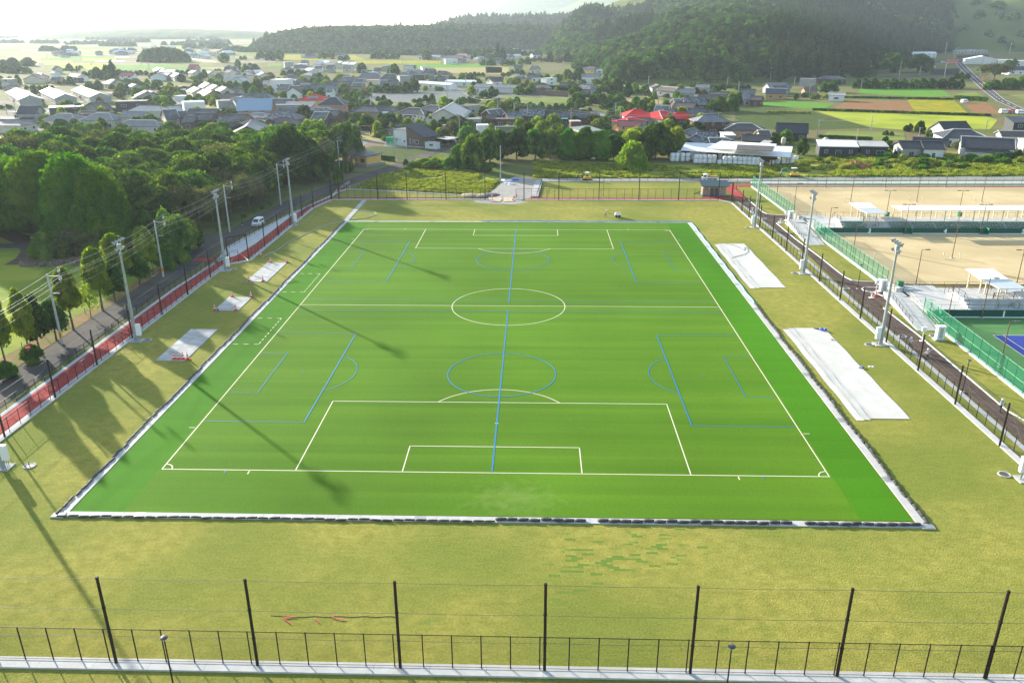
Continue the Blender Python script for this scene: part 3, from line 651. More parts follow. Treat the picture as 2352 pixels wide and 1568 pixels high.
# entrance at the far end and gravel
grav = M('gravel', (.30, .28, .25), (.42, .40, .36), 1.5, .95, bump=.2, bsc=5)
g = MB(); g.sheet([(-8, 84.6), (-1, 84.6), (3.5, 88.4), (4.4, 112), (2.5, 118), (-2, 120), (-5, 112), (-7, 100), (-8.5, 92)], .026)
g.sheet([(-12, 84.7), (-11, 82), (-7, 80.2), (-2, 79.6), (1, 81.5), (3, 84.7)], .008)
g.sheet([(6, 113), (160, 116), (160, 122), (100, 121), (60, 117.5), (6, 117)], -.03)
struct('gravel', g, grav, 'pale gravel entrance between the far fences', 'gravel')
b = MB()
for i in range(2): b.box((-5.9+3.2*i, 85.6, .09), (2.6, 5.6, .06), 0, -.04+.08*i)
tag(b.build('plywood_boards', M('plywood', (.50, .36, .22), (.62, .48, .32), 1, .85)), 'two plywood boards laid across the red path at the works entrance', 'boards')
# far strip of lawn beyond the far fence
g = MB(); g.sheet([(5.3, 88.5), (48.4, 88.5), (48.6, 91), (46.5, 94), (56, 106), (56, 111.7), (6.5, 111.7)], .004); g.sheet([(-49, 88.2), (-12.5, 88.6), (-12.5, 90.4), (-43.5, 98.6), (-48, 99)], .004)
g.sheet([(60.4, 103.8), (59.4, 86), (59.3, 70.5), (60.6, 68.8), (64.6, 68), (64.6, 103.8)], .004)
g.sheet([(59.6, 50.2), (64.6, 50.2), (64.7, 64), (60, 67), (59.7, 66)], .004) ; g.sheet([(59.8, 48), (60, 17), (61.5, 14.6), (64.8, 14.2), (64.8, 50)], .0)
g.sheet([(60, 13), (62, 12), (65, 3), (64.6, -3), (63.7, -34), (63.2, -75), (59.5, -75), (60, -28), (60.4, -10)], .004)
g.sheet([(54.9, 81), (54.9, 4), (57, 4), (58, 30), (56, 86)], .002); g.sheet([(54.9, 4), (55.3, -75), (56.9, -75), (57, 4)], .002)
struct('outer_lawn', g, lawn, 'lawn strips outside the fences', 'lawn')
# brown asphalt path on the right
g = MB()
Lp = [(56.1, 86.3), (57.3, 70), (58, 45), (58.2, 31), (57.6, 5), (57.4, -12), (57.6, -28), (57.4, -79)]
Rp = [(59.2, 86.3), (59.2, 70), (59.2, 45), (59.7, 31), (59.9, 5), (60.2, -12), (59.9, -28), (59.7, -79)]
for i in range(len(Lp)-1): g.add([(*Rp[i], .016), (*Rp[i+1], .016), (*Lp[i+1], .016), (*Lp[i], .016)], [(3, 2, 1, 0)])
g.sheet([(59.2, 70.6), (59.9, 68.8), (61.5, 67.9), (64.7, 67.7), (64.7, 65.6), (62, 62.2), (59.2, 60)], .012)
g.sheet([(59.8, 17), (60.3, 15), (61.6, 14.4), (65.2, 14.2), (65.2, 11.6), (62.8, 10), (66, 3.3), (64, 1.6), (59.9, 1)], .012)
struct('brown_path', g, aspb, 'brown asphalt path beside the right fence', 'path')
g = MB(); g.sheet([(56.6, 34), (57.3, 34), (57.0, 4), (57.2, -28), (57.0, -79), (56.3, -79), (56.5, -28), (56.2, 4)], .01); g.sheet([(56.4, 84), (56.9, 74), (57.9, 36), (57.2, 36), (55.8, 84)], .01)
struct('path_verge', g, conc, 'pale concrete band between fence and brown path', 'paving')
for pts, l in (([(59.35, 86), (59.3, 71), (59.8, 69), (61.4, 68), (64.6, 67.8)], 'white kerb curving off the brown path at the far junction'), ([(59.35, 59.5), (59.35, 45), (59.85, 31), (60.0, 17.2), (60.5, 15.1), (61.8, 14.4), (65, 14.3)], 'white kerb along the brown path between the two junctions'), ([(60.05, 0), (60.35, -12), (60.05, -28), (59.85, -37), (60.6, -40), (63, -42.5)], 'white kerb on the right of the near brown path')):
    kerb('kerb', pts, .16, .1, l, white, 1.2)
b = MB()
for c, r_o in (((61.6, 9.6), 1.3), ((61.2, 60.4), 1.2)):
    pts = [(c[0]+4.3, c[1]+r_o*1.0), (c[0], c[1]+r_o)]+[(c[0]+r_o*math.cos(t), c[1]+r_o*math.sin(t)) for t in [PI/2+PI*k/8 for k in range(9)]]+[(c[0]+1.2, c[1]-4.6)]
    b = MB()
    for a, d in zip(pts, pts[1:]): b.tube((*a, .05), (*d, .05), .09, .09, 4)
    tag(b.build('kerb', white), 'white looped kerb round the grass at the %s junction' % ('near' if c[1] < 30 else 'far'), 'kerb')
# ================================================================ CONES, BARRIERS
def cone_proto():
    r = empty('traffic_cone', (0, 0, 0), 0, '', 'traffic cone', 'red and white traffic cones')
    b = MB(); b.box((0, 0, .02), (.4, .4, .05)); b.build('foot', red, r)
    b = MB()
    for i, (z0, z1) in enumerate(((.04, .2), (.2, .32), (.32, .46), (.46, .58), (.58, .72))):
        f = lambda z: .16-.19*z
        b.tube((0, 0, z0), (0, 0, z1), f(z0), f(z1), 10, i % 2)
    b.build('cone', [red, white], r)
    return r
cp = cone_proto(); first = True
cones = [(-43.1, -23.4, 'rightmost of four cones on the long slab'), (-43.75, -23.4, 'third of four cones from left on the long slab'), (-44.4, -23.4, 'second of four cones from left on the long slab'), (-45.0, -23.4, 'leftmost and most orange of four cones on the long slab'),
    (-47.0, -3.0, 'cone at near left corner of the middle slab, beside the blue one'), (-43.6, -3.0, 'cone at near right corner of the middle slab'), (-46.6, 3.9, 'cone at far left corner of the middle slab'), (-43.4, 3.9, 'cone at far right corner of the middle slab'),
    (-46.7, 12.7, 'cone at near left corner of the farthest slab'), (-44.2, 12.7, 'cone at near right corner of the farthest slab'), (-46.6, 25, 'cone at far left corner of the farthest slab'), (-43.4, 25, 'cone at far right corner of the farthest slab'),
    (-49.9, 29.5, 'orange cone on the lawn just past the side gate'), (-6.9, 84.2, 'cone at near left of plywood boards'), (-1.6, 84.2, 'cone at near right of plywood boards'), (-5.5, 91.8, 'cone left of the gravel entrance, behind the boards'), (-.8, 90.2, 'cone right of the gravel entrance, behind the boards'), (-7.2, 88.6, 'cone behind the left end of the boards'), (-1.4, 88.4, 'cone behind the right end of the boards'), (-45.6, 103.2, 'cone by the lane at the end of the slanting fence'), (-47.5, 100.4, 'cone at the roadside by the far left corner'), (-49.1, 95.6, 'cone beside the curved barrier by the far left corner'), (61.3, 6.3, 'orange cone by the stands beside the near brown junction')]
for x_, y_, l in cones:
    o = cp if first else dup(cp); o.location = (x_, y_, .07); o['label'] = l; o.scale = (1.45,)*3 if y_ < 30 else (1.3,)*3; first = False
lump('blue_sack', (-46.5, -3.1, .07), [blue], (.5, .4, .5), 'blue sack beside a cone on the middle slab', 'sack', 9)
rb = M('barrier_red', (.6, .06, .05), rough=.5)
for k, (p, q, l) in enumerate((((150, 370), (205, 300), 'red and white barrier left of the far left corner'), ((235, 285), (330, 220), 'red and white barrier beside the lane bend'))):
    a = G(TC, *p, 0); c = G(TC, *q, 0); b = MB(); b.path([a+Vector((0, 0, .9)), c+Vector((0, 0, .9))], .05); b.path([a+Vector((0, 0, .5)), c+Vector((0, 0, .5))], .05, m=1)
    n = 4
    for i in range(n+1): p_ = a.lerp(c, i/n); b.tube(p_, p_+Vector((0, 0, .95)), .04, .04, 6, 1)
    tag(b.build('barrier', [rb, white]), l, 'barrier', 'barriers at the far left corner')
# heaps at entrance
lump('sheet_heap', G(TC, 2070, 185), [blue, white, darkg], (5, 3, 1.0), 'heap of blue and white sheets left of the gravel entrance', 'heap', 21)
lump('sack_heap', G(TC, 2060, 225), [white, concw], (3, 2, .8), 'heap of white sacks left of the gravel entrance', 'heap', 22)
lump('sandbag_heap', G(TC, 1830, 350), [M('tan_sack', (.35, .28, .17)), darkg, white], (9, 1.4, .6), 'row of tan sandbags behind the far fence', 'heap', 23)
lump('tool_heap', G(TC, 2255, 405), [yellow, darkg], (1.2, .5, .4), 'small yellow tool on the lawn by the far fence', 'tool', 24)
# ================================================================ TENNIS COURTS
clay = M('sand_court', (.56, .44, .24), (.60, .48, .27), .3, .95, c3=(.50, .39, .21), sc3=.07, bump=.04, bsc=4, spec=.1)
crtg = M('green_hard_court', (.075, .20, .055), (.085, .22, .06), .4, .8); crtb = M('blue_hard_court', (.02, .045, .26), rough=.8)
dgreen = M('dark_green_panel', (.006, .075, .055), (.008, .085, .062), 2, .5); mgreen = M('green_steel', (.02, .22, .10), rough=.5)
beigep = M('beige_post', (.60, .52, .38), rough=.5); brownp = M('brown_pole', (.16, .09, .05), rough=.45)
roofw = M('white_corrugated', (.82, .82, .79), rough=.45); wave_over(roofw, (.66, .66, .64), 4, 'X', .6, .5)
TN = tile(2050, 440, 5.2267); TN5 = tile(2000, 620, 4.704); TR3 = tile(1700, 400, 2.94); TR4 = tile(1850, 700, 3.1357)
g = MB(); g.sheet([(65.2, 13.2), (165, 13.2), (165, 50.2), (65.2, 50.2)], .01); g.sheet([(65.3, 66), (150, 66), (150, 105), (65.3, 104.4)], .01)
struct('sand_courts', g, clay, 'tan sand tennis courts in two long rows', 'court')
g = MB(); g.sheet([(65, -60), (150, -60), (150, -4.1), (65, -4.1)], .01); g.sheet([(71.2, -37), (82.2, -37), (82.2, -11.9), (71.2, -11.9)], .016, 1)
for (a, b_) in (((71.2, -11.9), (71.2, -37)), ((71.2, -11.9), (82.2, -11.9)), ((72.6, -11.9), (72.6, -37))):
    line(g, a, b_, .1, 2, .022)
struct('hard_court', g, [crtg, crtb, lw], 'green hard court with blue playing area and white lines', 'court')
kerb('kerb', [(64.8, 48), (64.8, 14.3)], .5, .2, 'white kerb under the green fence between the junctions', white)
kerb('kerb', [(64.8, 104.2), (65, 66.5)], .5, .2, 'white kerb under the farthest green fence', white)
kerb('kerb', [(64.7, -3.6), (63.3, -70)], .5, .2, 'white kerb under the nearest green fence', white)
kerb('kerb', [(65, 105.0), (150, 106.2)], .4, .2, 'white kerb along the far side of the sand courts', white)
for a, b_, l, k in (((64.8, 104), (65.0, 65.5), 'farthest green wire fence left of the sand courts', 17), ((64.8, 50.2), (65.1, 11.6), 'green wire fence left of the middle sand courts', 17), ((64.7, -3.5), (63.3, -66), 'nearest green wire fence left of the hard court', 30)):
    f = fence('green_fence', a, b_, 3.0, 2.2, l, mgreen, pr_=.06, net=net_green, rails=(1., .5))
    w_ = MB(); L = (Vector(a)-Vector(b_)).length
    for i in range(14): w_.box((L/2, 0, .25+i*.2), (L, .03, .03))
    w_.build('wire_rows', mgreen, f)
fence('green_fence', (65, 104.8), (150, 106.0), 2.6, 2.6, 'green wire fence along the far side of the sand courts', mgreen, net=net_green)
def text_mesh(s, size, mat, name, parent, loc, rot=(PI/2, 0, 0)):
    c = bpy.data.curves.new('t', 'FONT'); c.body = s; c.size = size; c.extrude = .015; c.offset = .04*size; c.align_x = 'CENTER'
    o = bpy.data.objects.new('t', c); me = bpy.data.meshes.new_from_object(o); me.materials.clear(); me.materials.append(mat)
    bpy.data.objects.remove(o); p = bpy.data.objects.new(name, me); C.objects.link(p); p.parent = parent; p.location = loc; p.rotation_euler = rot
    return p
def stand(y0, x0, xs, x1, numbers, label, gaps):
    """terraced stand: wall facing the camera, three rows of benches, deck, back steps"""
    r = empty('grandstand', (0, y0, 0), 0, label, 'grandstand', 'stands between the tennis courts')
    b = MB(); prof = [(0.12, 0), (.12, 1.05), (1.1, 1.05), (1.1, 1.35), (1.9, 1.35), (1.9, 1.65), (2.7, 1.65), (2.7, 2.1), (6.6, 2.1), (6.6, 1.65), (7.4, 1.65), (7.4, 1.3), (8.2, 1.3), (8.2, .95), (12, .95), (12, 0)]
    edges = [xs]+[v for gp in gaps for v in gp]+[x1]
    for i in range(0, len(edges), 2): b.extr(prof, edges[i], edges[i+1])
    lowp = [(0.12, 0), (.12, 1.0), (2.7, 1.0), (2.7, 2.08), (6.6, 2.08), (6.6, .95), (12, .95), (12, 0)]
    for gp in gaps: b.extr(lowp, gp[0]+.01, gp[1]-.01)
    b.box(((x0+xs)/2, 6.7, .5), (xs-x0-.02, 13.1, 1.0))
    b.build('terrace', kerbm, r)
    b = MB(); b.box(((x0+x1)/2+.6, 0, .6), (x1-x0-1.2, .12, 1.2)); b.build('panel_wall', dgreen, r)
    b = MB(); b.box(((x0+x1)/2, -.12, .06), (x1-x0, .3, .12)); b.build('wall_foot', white, r)
    for t_, xx in numbers: text_mesh(t_, 1.25, white, 'number', r, (xx, -.075, .16))
    # rail above the wall
    b = MB(); n = int((x1-x0)/2)
    for i in range(n+1): b.tube((x0+(x1-x0)*i/n, .2, 1), (x0+(x1-x0)*i/n, .2, 1.95), .025, .025, 5)
    b.tube((x0, .2, 1.95), (x1, .2, 1.95), .025, .025, 5); b.build('front_rail', mgreen, r)
    b = MB()
    for i in range(n+1): b.tube((x0+(x1-x0)*i/n, 12.4, .2), (x0+(x1-x0)*i/n, 12.4, 1.9), .025, .025, 5)
    b.tube((x0, 12.4, 1.9), (x1, 12.4, 1.9), .025, .025, 5); b.build('back_rail', brownp, r)
    # benches
    bl_ = MB(); bl_.box((0, 0, .3), (4.6, .32, .06)); [bl_.box((-2+.8*i, 0, .15), (.08, .25, .3), 1) for i in range(6)]
    me = bl_.mesh('bench', [mgreen, concd]); 
    for (yy, zz) in ((.9, 1.05), (1.55, 1.35), (2.35, 1.65), (7.0, 1.65), (7.8, 1.3)):
        x = xs+2.6
        while x < min(x1-2.4, 122):
            if not any(gp[0]-2.3 < x < gp[1]+2.3 for gp in gaps):
                o = bpy.data.objects.new('bench', me); C.objects.link(o); o.parent = r; o.location = (x, yy, zz)
            x += 5.0
    return r
s1 = stand(-4.0, 65.1, 71.8, 100, [('1', 76.8)], 'nearest stand behind the wall numbered 1', [(76.3, 79.4)])
s3 = stand(50.2, 65.1, 71.2, 135, [('3', 76.8), ('4', 93.0), ('5', 109.6)], 'far stand behind the wall numbered 3, 4 and 5', [(76.3, 78.9)])
# railings on the stands
def rail(pts, h, label, mat, z0=0, bars=0, name='railing'):
    b = MB()
    for a, c in zip(pts, pts[1:]):
        a = Vector(a); c = Vector(c); n = max(1, round((c-a).length/1.6))
        for i in range(n+1): p = a.lerp(c, i/n); b.tube(p, p+Vector((0, 0, h)), .035, .035, 5)
        b.tube(a+Vector((0, 0, h)), c+Vector((0, 0, h)), .03, .03, 5); b.tube(a+Vector((0, 0, h*.5)), c+Vector((0, 0, h*.5)), .02, .02, 5)
        if bars:
            m = int((c-a).length/.2)
            for i in range(m): p = a.lerp(c, (i+.5)/m); b.tube(p, p+Vector((0, 0, h)), .012, .012, 4)
    return tag(b.build(name, mat), label, 'railing')
for y0, nm, xs, gp in ((-4., 'near', 71.8, (76.3, 79.4)), (50.2, 'far', 71.2, (76.3, 78.9))):
    rail([(xs, y0+9, 1), (xs, y0+6.6, 2.1), (xs, y0+2.8, 2.1), (xs, y0+1.0, 1.1)], 1.0, 'dark stepped railing at the left end of the %s stand' % nm, dkbrown)
    rail([(gp[0], y0+2.75, 2.1), (gp[1], y0+2.75, 2.1)], 1.0, 'dark barred railing above the gap in the %s stand' % nm, dkbrown, bars=1)
    rail([(gp[0], y0+6.5, 2.1), (gp[1], y0+6.5, 2.1)], 1.0, 'dark barred railing at the back of the gap in the %s stand' % nm, dkbrown, bars=1)
    rail([(gp[0]-.05, y0+2.8, 2.1), (gp[0]-.05, y0+.9, 1.1)], 1.0, 'dark handrail left of the gap in the %s stand' % nm, dkbrown)
    rail([(gp[1]+.05, y0+2.8, 2.1), (gp[1]+.05, y0+.9, 1.1)], 1.0, 'dark handrail right of the gap in the %s stand' % nm, dkbrown)
# ramps
for (q, nm, rl_) in (([(62.2, 3.4), (65.2, 2.6), (64.6, -10.3), (61.0, -10.2)], 'near', 1), ([(61.2, 56.6), (64.6, 54.6), (63.9, 39.8), (60.3, 39.8)], 'far', 1)):
    b = MB(); z1 = 1.0
    v = [(q[0][0], q[0][1], z1), (q[1][0], q[1][1], z1), (q[2][0], q[2][1], .05), (q[3][0], q[3][1], .05)]+[(p[0], p[1], -.05) for p in q]
    b.add(v, [(3, 2, 1, 0), (4, 5, 6, 7), (0, 1, 5, 4), (1, 2, 6, 5), (2, 3, 7, 6), (3, 0, 4, 7)])
    b.box(((q[0][0]+65.6)/2, q[0][1]+1.0, .5), (65.6-q[0][0], 2.6, 1.0))
    tag(b.build('ramp', kerbm), 'white concrete ramp down to the brown path from the %s stand' % nm, 'ramp')
    rail([(q[0][0]+.1, q[0][1], 1), (q[3][0]+.1, q[3][1]+2, .15)], .9, 'dark railing on the left of the %s white ramp' % nm, dkbrown)
    rail([(q[1][0]-.1, q[1][1], 1), (q[2][0]-.1, q[2][1]+1, .1)], .9, 'pale double handrail on the right of the %s white ramp' % nm, beigep)
    rail([(q[0][0]+.2, q[0][1]+2.2, 1), (65.4, q[0][1]+2.2, 1)], 1.0, 'dark railing along the back of the %s ramp landing' % nm, dkbrown)
    b = MB(); b.box((65.0, q[0][1]+6.2, .6), (.35, 6.5, 1.3), 0, .25); b.box((66.2, q[0][1]+3.0, .6), (2.0, .35, 1.3))
    tag(b.build('low_wall', concw), 'low white wall at the head of the %s ramp' % nm, 'wall')
    b = MB(); [b.box((65.9, q[0][1]-5.9-.28*k, .9-.3*k), (1.7, .3, .12)) for k in range(3)]
# canopies
def canopy(corn, zs, posts, label, zb=2.1):
    r = empty('canopy', (0, 0, 0), 0, label, 'canopy', 'white canopies over the stands')
    P = [at(*p, z) for p, z in zip(corn, zs)]
    b = MB(); v = P+[p-Vector((0, 0, .14)) for p in P]
    b.add(v, [(0, 1, 2, 3), (7, 6, 5, 4), (0, 4, 5, 1), (1, 5, 6, 2), (2, 6, 7, 3), (3, 7, 4, 0)]); b.build('roof', roofw, r)
    # posts under the long sides, from the deck up to the roof
    for (u, w_, z0) in posts:
        top = P[0].lerp(P[1], u).lerp(P[3].lerp(P[2], u), w_)
        b = MB(); b.box((top.x, top.y, (z0+top.z-.14)/2), (.16, .16, top.z-.14-z0)); b.build('post', beigep, r)
    return r
canopy([TN5(1685, 170), TN5(2000, 170), TN5(2170, 285), TN5(1855, 290)], (3.9, 3.9, 4.5, 4.5), [(.1, .15, .95), (.9, .15, .95), (.1, .92, 2.1), (.9, .92, 2.1)], 'back panel of the white canopy on the near stand')
canopy([TN5(1880, 292), TN5(2190, 292), TN5(2390, 395), TN5(2070, 397)], (4.4, 4.4, 3.8, 3.8), [(.1, .1, 2.1), (.9, .1, 2.1), (.06, .9, 1.05), (.9, .9, 1.05)], 'front panel of the white canopy on the near stand')
canopy([TN(125, 285), TN(380, 285), TN(475, 355), TN(225, 358)], (3.9, 3.9, 4.4, 4.4), [(.1, .15, .95), (.9, .15, .95), (.1, .92, 2.1), (.9, .92, 2.1)], 'back panel of the small white canopy on the far stand')
canopy([TN(235, 365), TN(500, 365), TN(612, 422), TN(350, 422)], (4.4, 4.4, 3.9, 3.9), [(.1, .1, 2.1), (.9, .1, 2.1), (.06, .92, 1.05), (.9, .92, 1.05)], 'front panel of the small white canopy on the far stand')
canopy([TN(655, 325), TN(3600, 318), TN(3750, 378), TN(790, 385)], (4.7, 4.7, 4.6, 4.6), [(u/16+.01, w_, 2.1) for u in range(16) for w_ in (.12, .9)], 'very long white canopy on the far stand, running out of the picture')
# dark green equipment boxes and stairs
for p, l in ((TN5(925, 375), 'green box at the left end of the near stand plaza'), (TN(600, 462), 'green box at the back of the far stand gap'), (TN(1525, 462), 'green box at the back of the far stand under the long canopy')):
    q = at(*p, .9); b = MB(); b.box((q.x, q.y, q.z+.45), (.9, .6, .9)); b.box((q.x, q.y, q.z+.93), (1, .7, .06)); tag(b.build('equipment_box', mgreen), l, 'box', 'green boxes on the stands')
for (x_, y0, l) in ((66.0, -4.9, 'green steps at the left end of the wall numbered 1'), (66.2, 49.4, 'green steps at the left end of the wall numbered 3'), (84.9, 49.5, 'steps in the dark wall between the numbers 3 and 4'), (101.1, 49.5, 'steps in the dark wall between the numbers 4 and 5')):
    b = MB(); [b.box((x_, y0+.25*k, .12+.28*k), (1.3, .28, .06), 0) for k in range(4)]; b.box((x_-.7, y0+.4, .7), (.05, 1.2, 1.3), 0); b.box((x_+.7, y0+.4, .7), (.05, 1.2, 1.3), 0)
    b.box((x_, y0-.2, .03), (2.2, 1.0, .08), 1)
    tag(b.build('steps', [mgreen, concw]), l, 'steps', 'green steps up to the stands')
# court lamps
def lamp6(dbl):
    r = empty('court_lamp', (0, 0, 0), 0, '', 'lamp post', 'lamp posts round the tennis courts')
    b = MB(); b.box((0, 0, .06), (.45, .45, .1)); b.build('base', concw, r)
    b = MB(); b.tube((0, 0, 0), (0, 0, 6.4), .085, .06, 8); b.box(((.35 if not dbl else 0), 0, 6.42), ((.8 if not dbl else 1.5), .06, .06)); b.build('pole', brownp, r)
    for s in ((1,) if not dbl else (-1, 1)):
        b = MB(); b.box((s*.95, 0, 6.45), (.75, .36, .1)); h_ = b.build('lamp_head', darkg, r); b = MB(); b.box((s*.95, 0, 6.39), (.6, .28, .03)); b.build('lens', white, h_)
    return r
l1_, l2_ = lamp6(False), lamp6(True); used = set()
lamps = [(66, 30.2, 1, 'lamp just inside the middle green fence'), (85.1, 30.2, 2, 'lamp between two court posts in front of the number 4'), (104.2, 30.2, 2, 'lamp on the middle sand court at the right picture edge'), (70.4, 12.2, 1, 'lamp beside the near stand plaza by the green fence end'),
    (87.6, 12.2, 2, 'lamp rising behind the near white canopy'), (73.3, -4.5, 1, 'lamp standing against the wall numbered 1'), (84.1, 49.7, 2, 'lamp against the dark wall between numbers 3 and 4'), (100.3, 49.7, 2, 'lamp against the dark wall between numbers 4 and 5'),
    (84.9, 84, 2, 'lamp on the far sand court, left of three'), (101.6, 84.1, 2, 'lamp on the far sand court, middle of three'), (118, 84.2, 2, 'lamp on the far sand court, right of three'), (85, 103.5, 2, 'lamp at the far court edge, left of three'), (101.4, 103.6, 2, 'lamp at the far court edge, middle of three'), (118, 103.8, 2, 'lamp at the far court edge, right of three'),
    (86.4, 65.3, 2, 'lamp behind the far stand, left of the long canopy'), (103, 65.3, 2, 'lamp behind the long canopy')]
for p in ((TR4, 1440, 312, 'lamp at the far left corner of the hard court'), (TR4, 1850, 615, 'lamp beside the blue playing area of the hard court'), (TR3, 700, 330, 'lamp inside the farthest green fence, near its end'), (TR3, 573, 268, 'lamp inside the farthest green fence, half way'), (TR3, 940, 530, 'lamp inside the middle green fence by the steps'), (tile(1650, 400, 7.84), 1640, 430, 'lamp at the far left corner of the far sand court')):
    q = G(*p[:3]); lamps.append((q.x, q.y, 1, p[3]))
for x_, y_, k, l in lamps:
    pr0 = l1_ if k == 1 else l2_
    if k not in used: o = pr0; used.add(k)
    else: o = dup(pr0)
    o.location = (x_, y_, 0); o['label'] = l
# small path lamps
def plamp():
    r = empty('path_lamp', (0, 0, 0), 0, '', 'lamp post', 'low lamps along the paths')
    b = MB(); b.box((0, 0, .05), (.4, .4, .1)); b.build('base', concw, r)
    b = MB(); b.tube((0, 0, 0), (0, 0, 4.2), .06, .045, 8); b.build('pole', dkbrown, r)
    b = MB(); b.lathe([(.1, 4.15), (.24, 4.2), (.26, 4.26), (.2, 4.31), (.05, 4.35)], n=14); h_ = b.build('lamp_head', darkg, r)
    b = MB(); b.lathe([(.04, 4.1), (.2, 4.13), (.23, 4.19), (.1, 4.2)], n=14); b.build('lens', white, h_)
    return r
pl = plamp(); first = True
ql = at(376, 1462, 4.3); qr = at(1681, 1482, 4.3)
for x_, y_, l in ((ql.x, ql.y, 'low lamp in front of the near fence, left one'), (qr.x, qr.y, 'low lamp in front of the near fence, right one'), (59.7, 10.2, 'low lamp by the brown path at the near junction'), (57.2, -31.8, 'low lamp beside the brown path near the third worker'), (58.9, 97.5, 'low lamp by the red path beyond the hut'), (-17, 91.8, 'low lamp in the far lawn strip left of the entrance'), (22.2, 89.2, 'thin lamp on the far lawn strip'), (-66.2, -38.2, 'low lamp beside the lane at the left picture edge'), (-65.3, 15.8, 'low lamp with white disc beside the lane, behind the masts'), (-62.8, 56.3, 'low lamp with white disc beside the lane by the van')):
    o = pl if first else dup(pl); first = False; o.location = (x_, y_, 0); o['label'] = l
# cabinets, drinking fountains, net posts
def cab(x, y, l, w_=1.1, d_=.7, h_=1.9):
    r = empty('cabinet', (x, y, 0), 0, l, 'cabinet', 'white cabinets beside the brown path'); b = MB(); b.box((0, 0, .1), (w_+.5, d_+.4, .2)); b.build('plinth', concw, r)
    b = MB(); b.box((0, 0, .2+h_/2), (w_, d_, h_)); b.box((0, 0, .2+h_+.03), (w_+.1, d_+.1, .07)); b.build('cabinet_body', white, r)
    b = MB(); b.box((0, -d_/2-.015, .2+h_/2), (w_*.42, .02, h_*.8)); b.build('door', concw, r)
cab(*G(TN5, 1375, 985)[:2], 'white cabinet on the grass right of the workers')
cab(*G(TN5, 728, 435)[:2], 'white cabinet beside the end of the middle green fence')
cab(*G(tile(1650, 400, 7.84), 2190, 1080)[:2], 'white cabinet beside the end of the farthest green fence')
for p, l in ((G(TN5, 650, 440), 'white board on a post left of the middle cabinet'), (G(TN5, 1180, 1000), 'white board on a post beside the first worker'), (G(tile(1650, 400, 7.84), 2100, 1085), 'white board on a post left of the farthest cabinet')):
    r = empty('notice_board', p, 0, l, 'notice board', 'white boards on posts'); b = MB(); b.box((0, 0, .04), (.6, .5, .1)); b.tube((0, 0, 0), (0, 0, 1.6), .06, .06, 8); b.build('post', white, r); b = MB(); b.box((0, 0, 1.85), (.62, .3, .6)); b.build('board', white, r)
for p, l in ((G(TN5, 600, 505), 'white drinking fountain by the orange cone'), (G(tile(1650, 400, 7.84), 2000, 1140), 'white drinking fountain at the far junction'), (G(tile(1650, 400, 7.84), 1460, 920), 'white drinking fountain beside the brown path behind the fence')):
    r = empty('drinking_fountain', p, 0, l, 'drinking fountain', 'white drinking fountains'); b = MB(); b.box((0, 0, .05), (.8, .6, .1)); b.tube((0, 0, 0), (0, 0, .85), .12, .12, 10); b.build('pedestal', white, r)
    b = MB(); b.lathe([(.1, .82), (.36, .95), (.36, 1.02), (.05, 1.0)], n=14); b.build('basin', concw, r)
n_ = 0
for p, l in ((TN(1320, 997), 'pale net post left of the lamp before the number 4'), (TN(1530, 997), 'pale net post right of the lamp before the number 4'), (TN(440, 1000), 'pale net post on the middle court near its green fence'), (TN(60, 275), 'leftmost pale net post on the far court'), (TN(225, 265), 'pale net post right of the left lamp on the far court'), (TN(885, 270), 'pale net post left of the middle lamp on the far court'), (TN(1050, 273), 'pale net post right of the middle lamp on the far court'), (TN(1720, 272), 'pale net post left of the right lamp on the far court'), (TN(1890, 275), 'pale net post right of the right lamp on the far court'), (TR3(692, 262), 'pale net post behind the farthest green fence')):
    b = MB(); b.tube((0, 0, 0), (0, 0, 1.1), .07, .07, 8); b.box((0, 0, 1.1), (.3, .2, .12)); b.box((0, 0, .8), (.16, .2, .15)); tag(b.build('net_post', beigep, loc=at(*p)), l, 'net post', 'net posts on the sand courts')
# hut by the far right corner
hr = empty('toilet_hut', (48.6, 91, 0), 0, 'small tan hut with green ribbed roof at the far right corner', 'hut')
hw = M('hut_wall', (.30, .22, .17), (.36, .27, .2), 3, .85); hw2 = M('hut_wall_pale', (.55, .45, .28), rough=.8)
b = MB(); b.box((3, 1.4, 1.35), (6, 2.8, 2.7)); b.build('wall', hw, hr)
b = MB(); b.box((3, 1.4, .3), (6.08, 2.88, .6)); b.build('base', concd, hr)
rg = M('green_metal_roof', (.055, .10, .095), rough=.4); wave_over(rg, (.03, .05, .05), 1.3, 'X', 1, .6)
b = MB(); b.add([(-.6, -.8, 2.55), (6.8, -.8, 2.55), (6.8, 3.3, 3.5), (-.6, 3.3, 3.5), (-.6, -.8, 2.7), (6.8, -.8, 2.7), (6.8, 3.3, 3.65), (-.6, 3.3, 3.65)], [(3, 2, 1, 0), (4, 5, 6, 7), (0, 1, 5, 4), (1, 2, 6, 5), (2, 3, 7, 6), (3, 0, 4, 7)]); b.build('roof', rg, hr)
b = MB(); b.add([(0, 0, 2.7), (0, 2.8, 2.7), (0, 2.8, 3.4), (6, 0, 2.7), (6, 2.8, 2.7), (6, 2.8, 3.4)], [(0, 1, 2), (3, 5, 4), (1, 4, 5, 2), (0, 2, 5, 3)]); b.build('gable', hw2, hr)
for x_ in (2.4, 3.5):
    b = MB(); b.box((x_, -.03, 1.05), (.85, .06, 2.0)); d = b.build('door', darkg, hr); b = MB(); b.box((x_, -.07, 1.5), (.3, .02, .3)); b.build('pane', glass, d)
for x_ in (1.6, 4.4): b = MB(); b.box((x_, -.06, 2.0), (.14, .1, .5)); b.build('wall_lamp', white, hr)
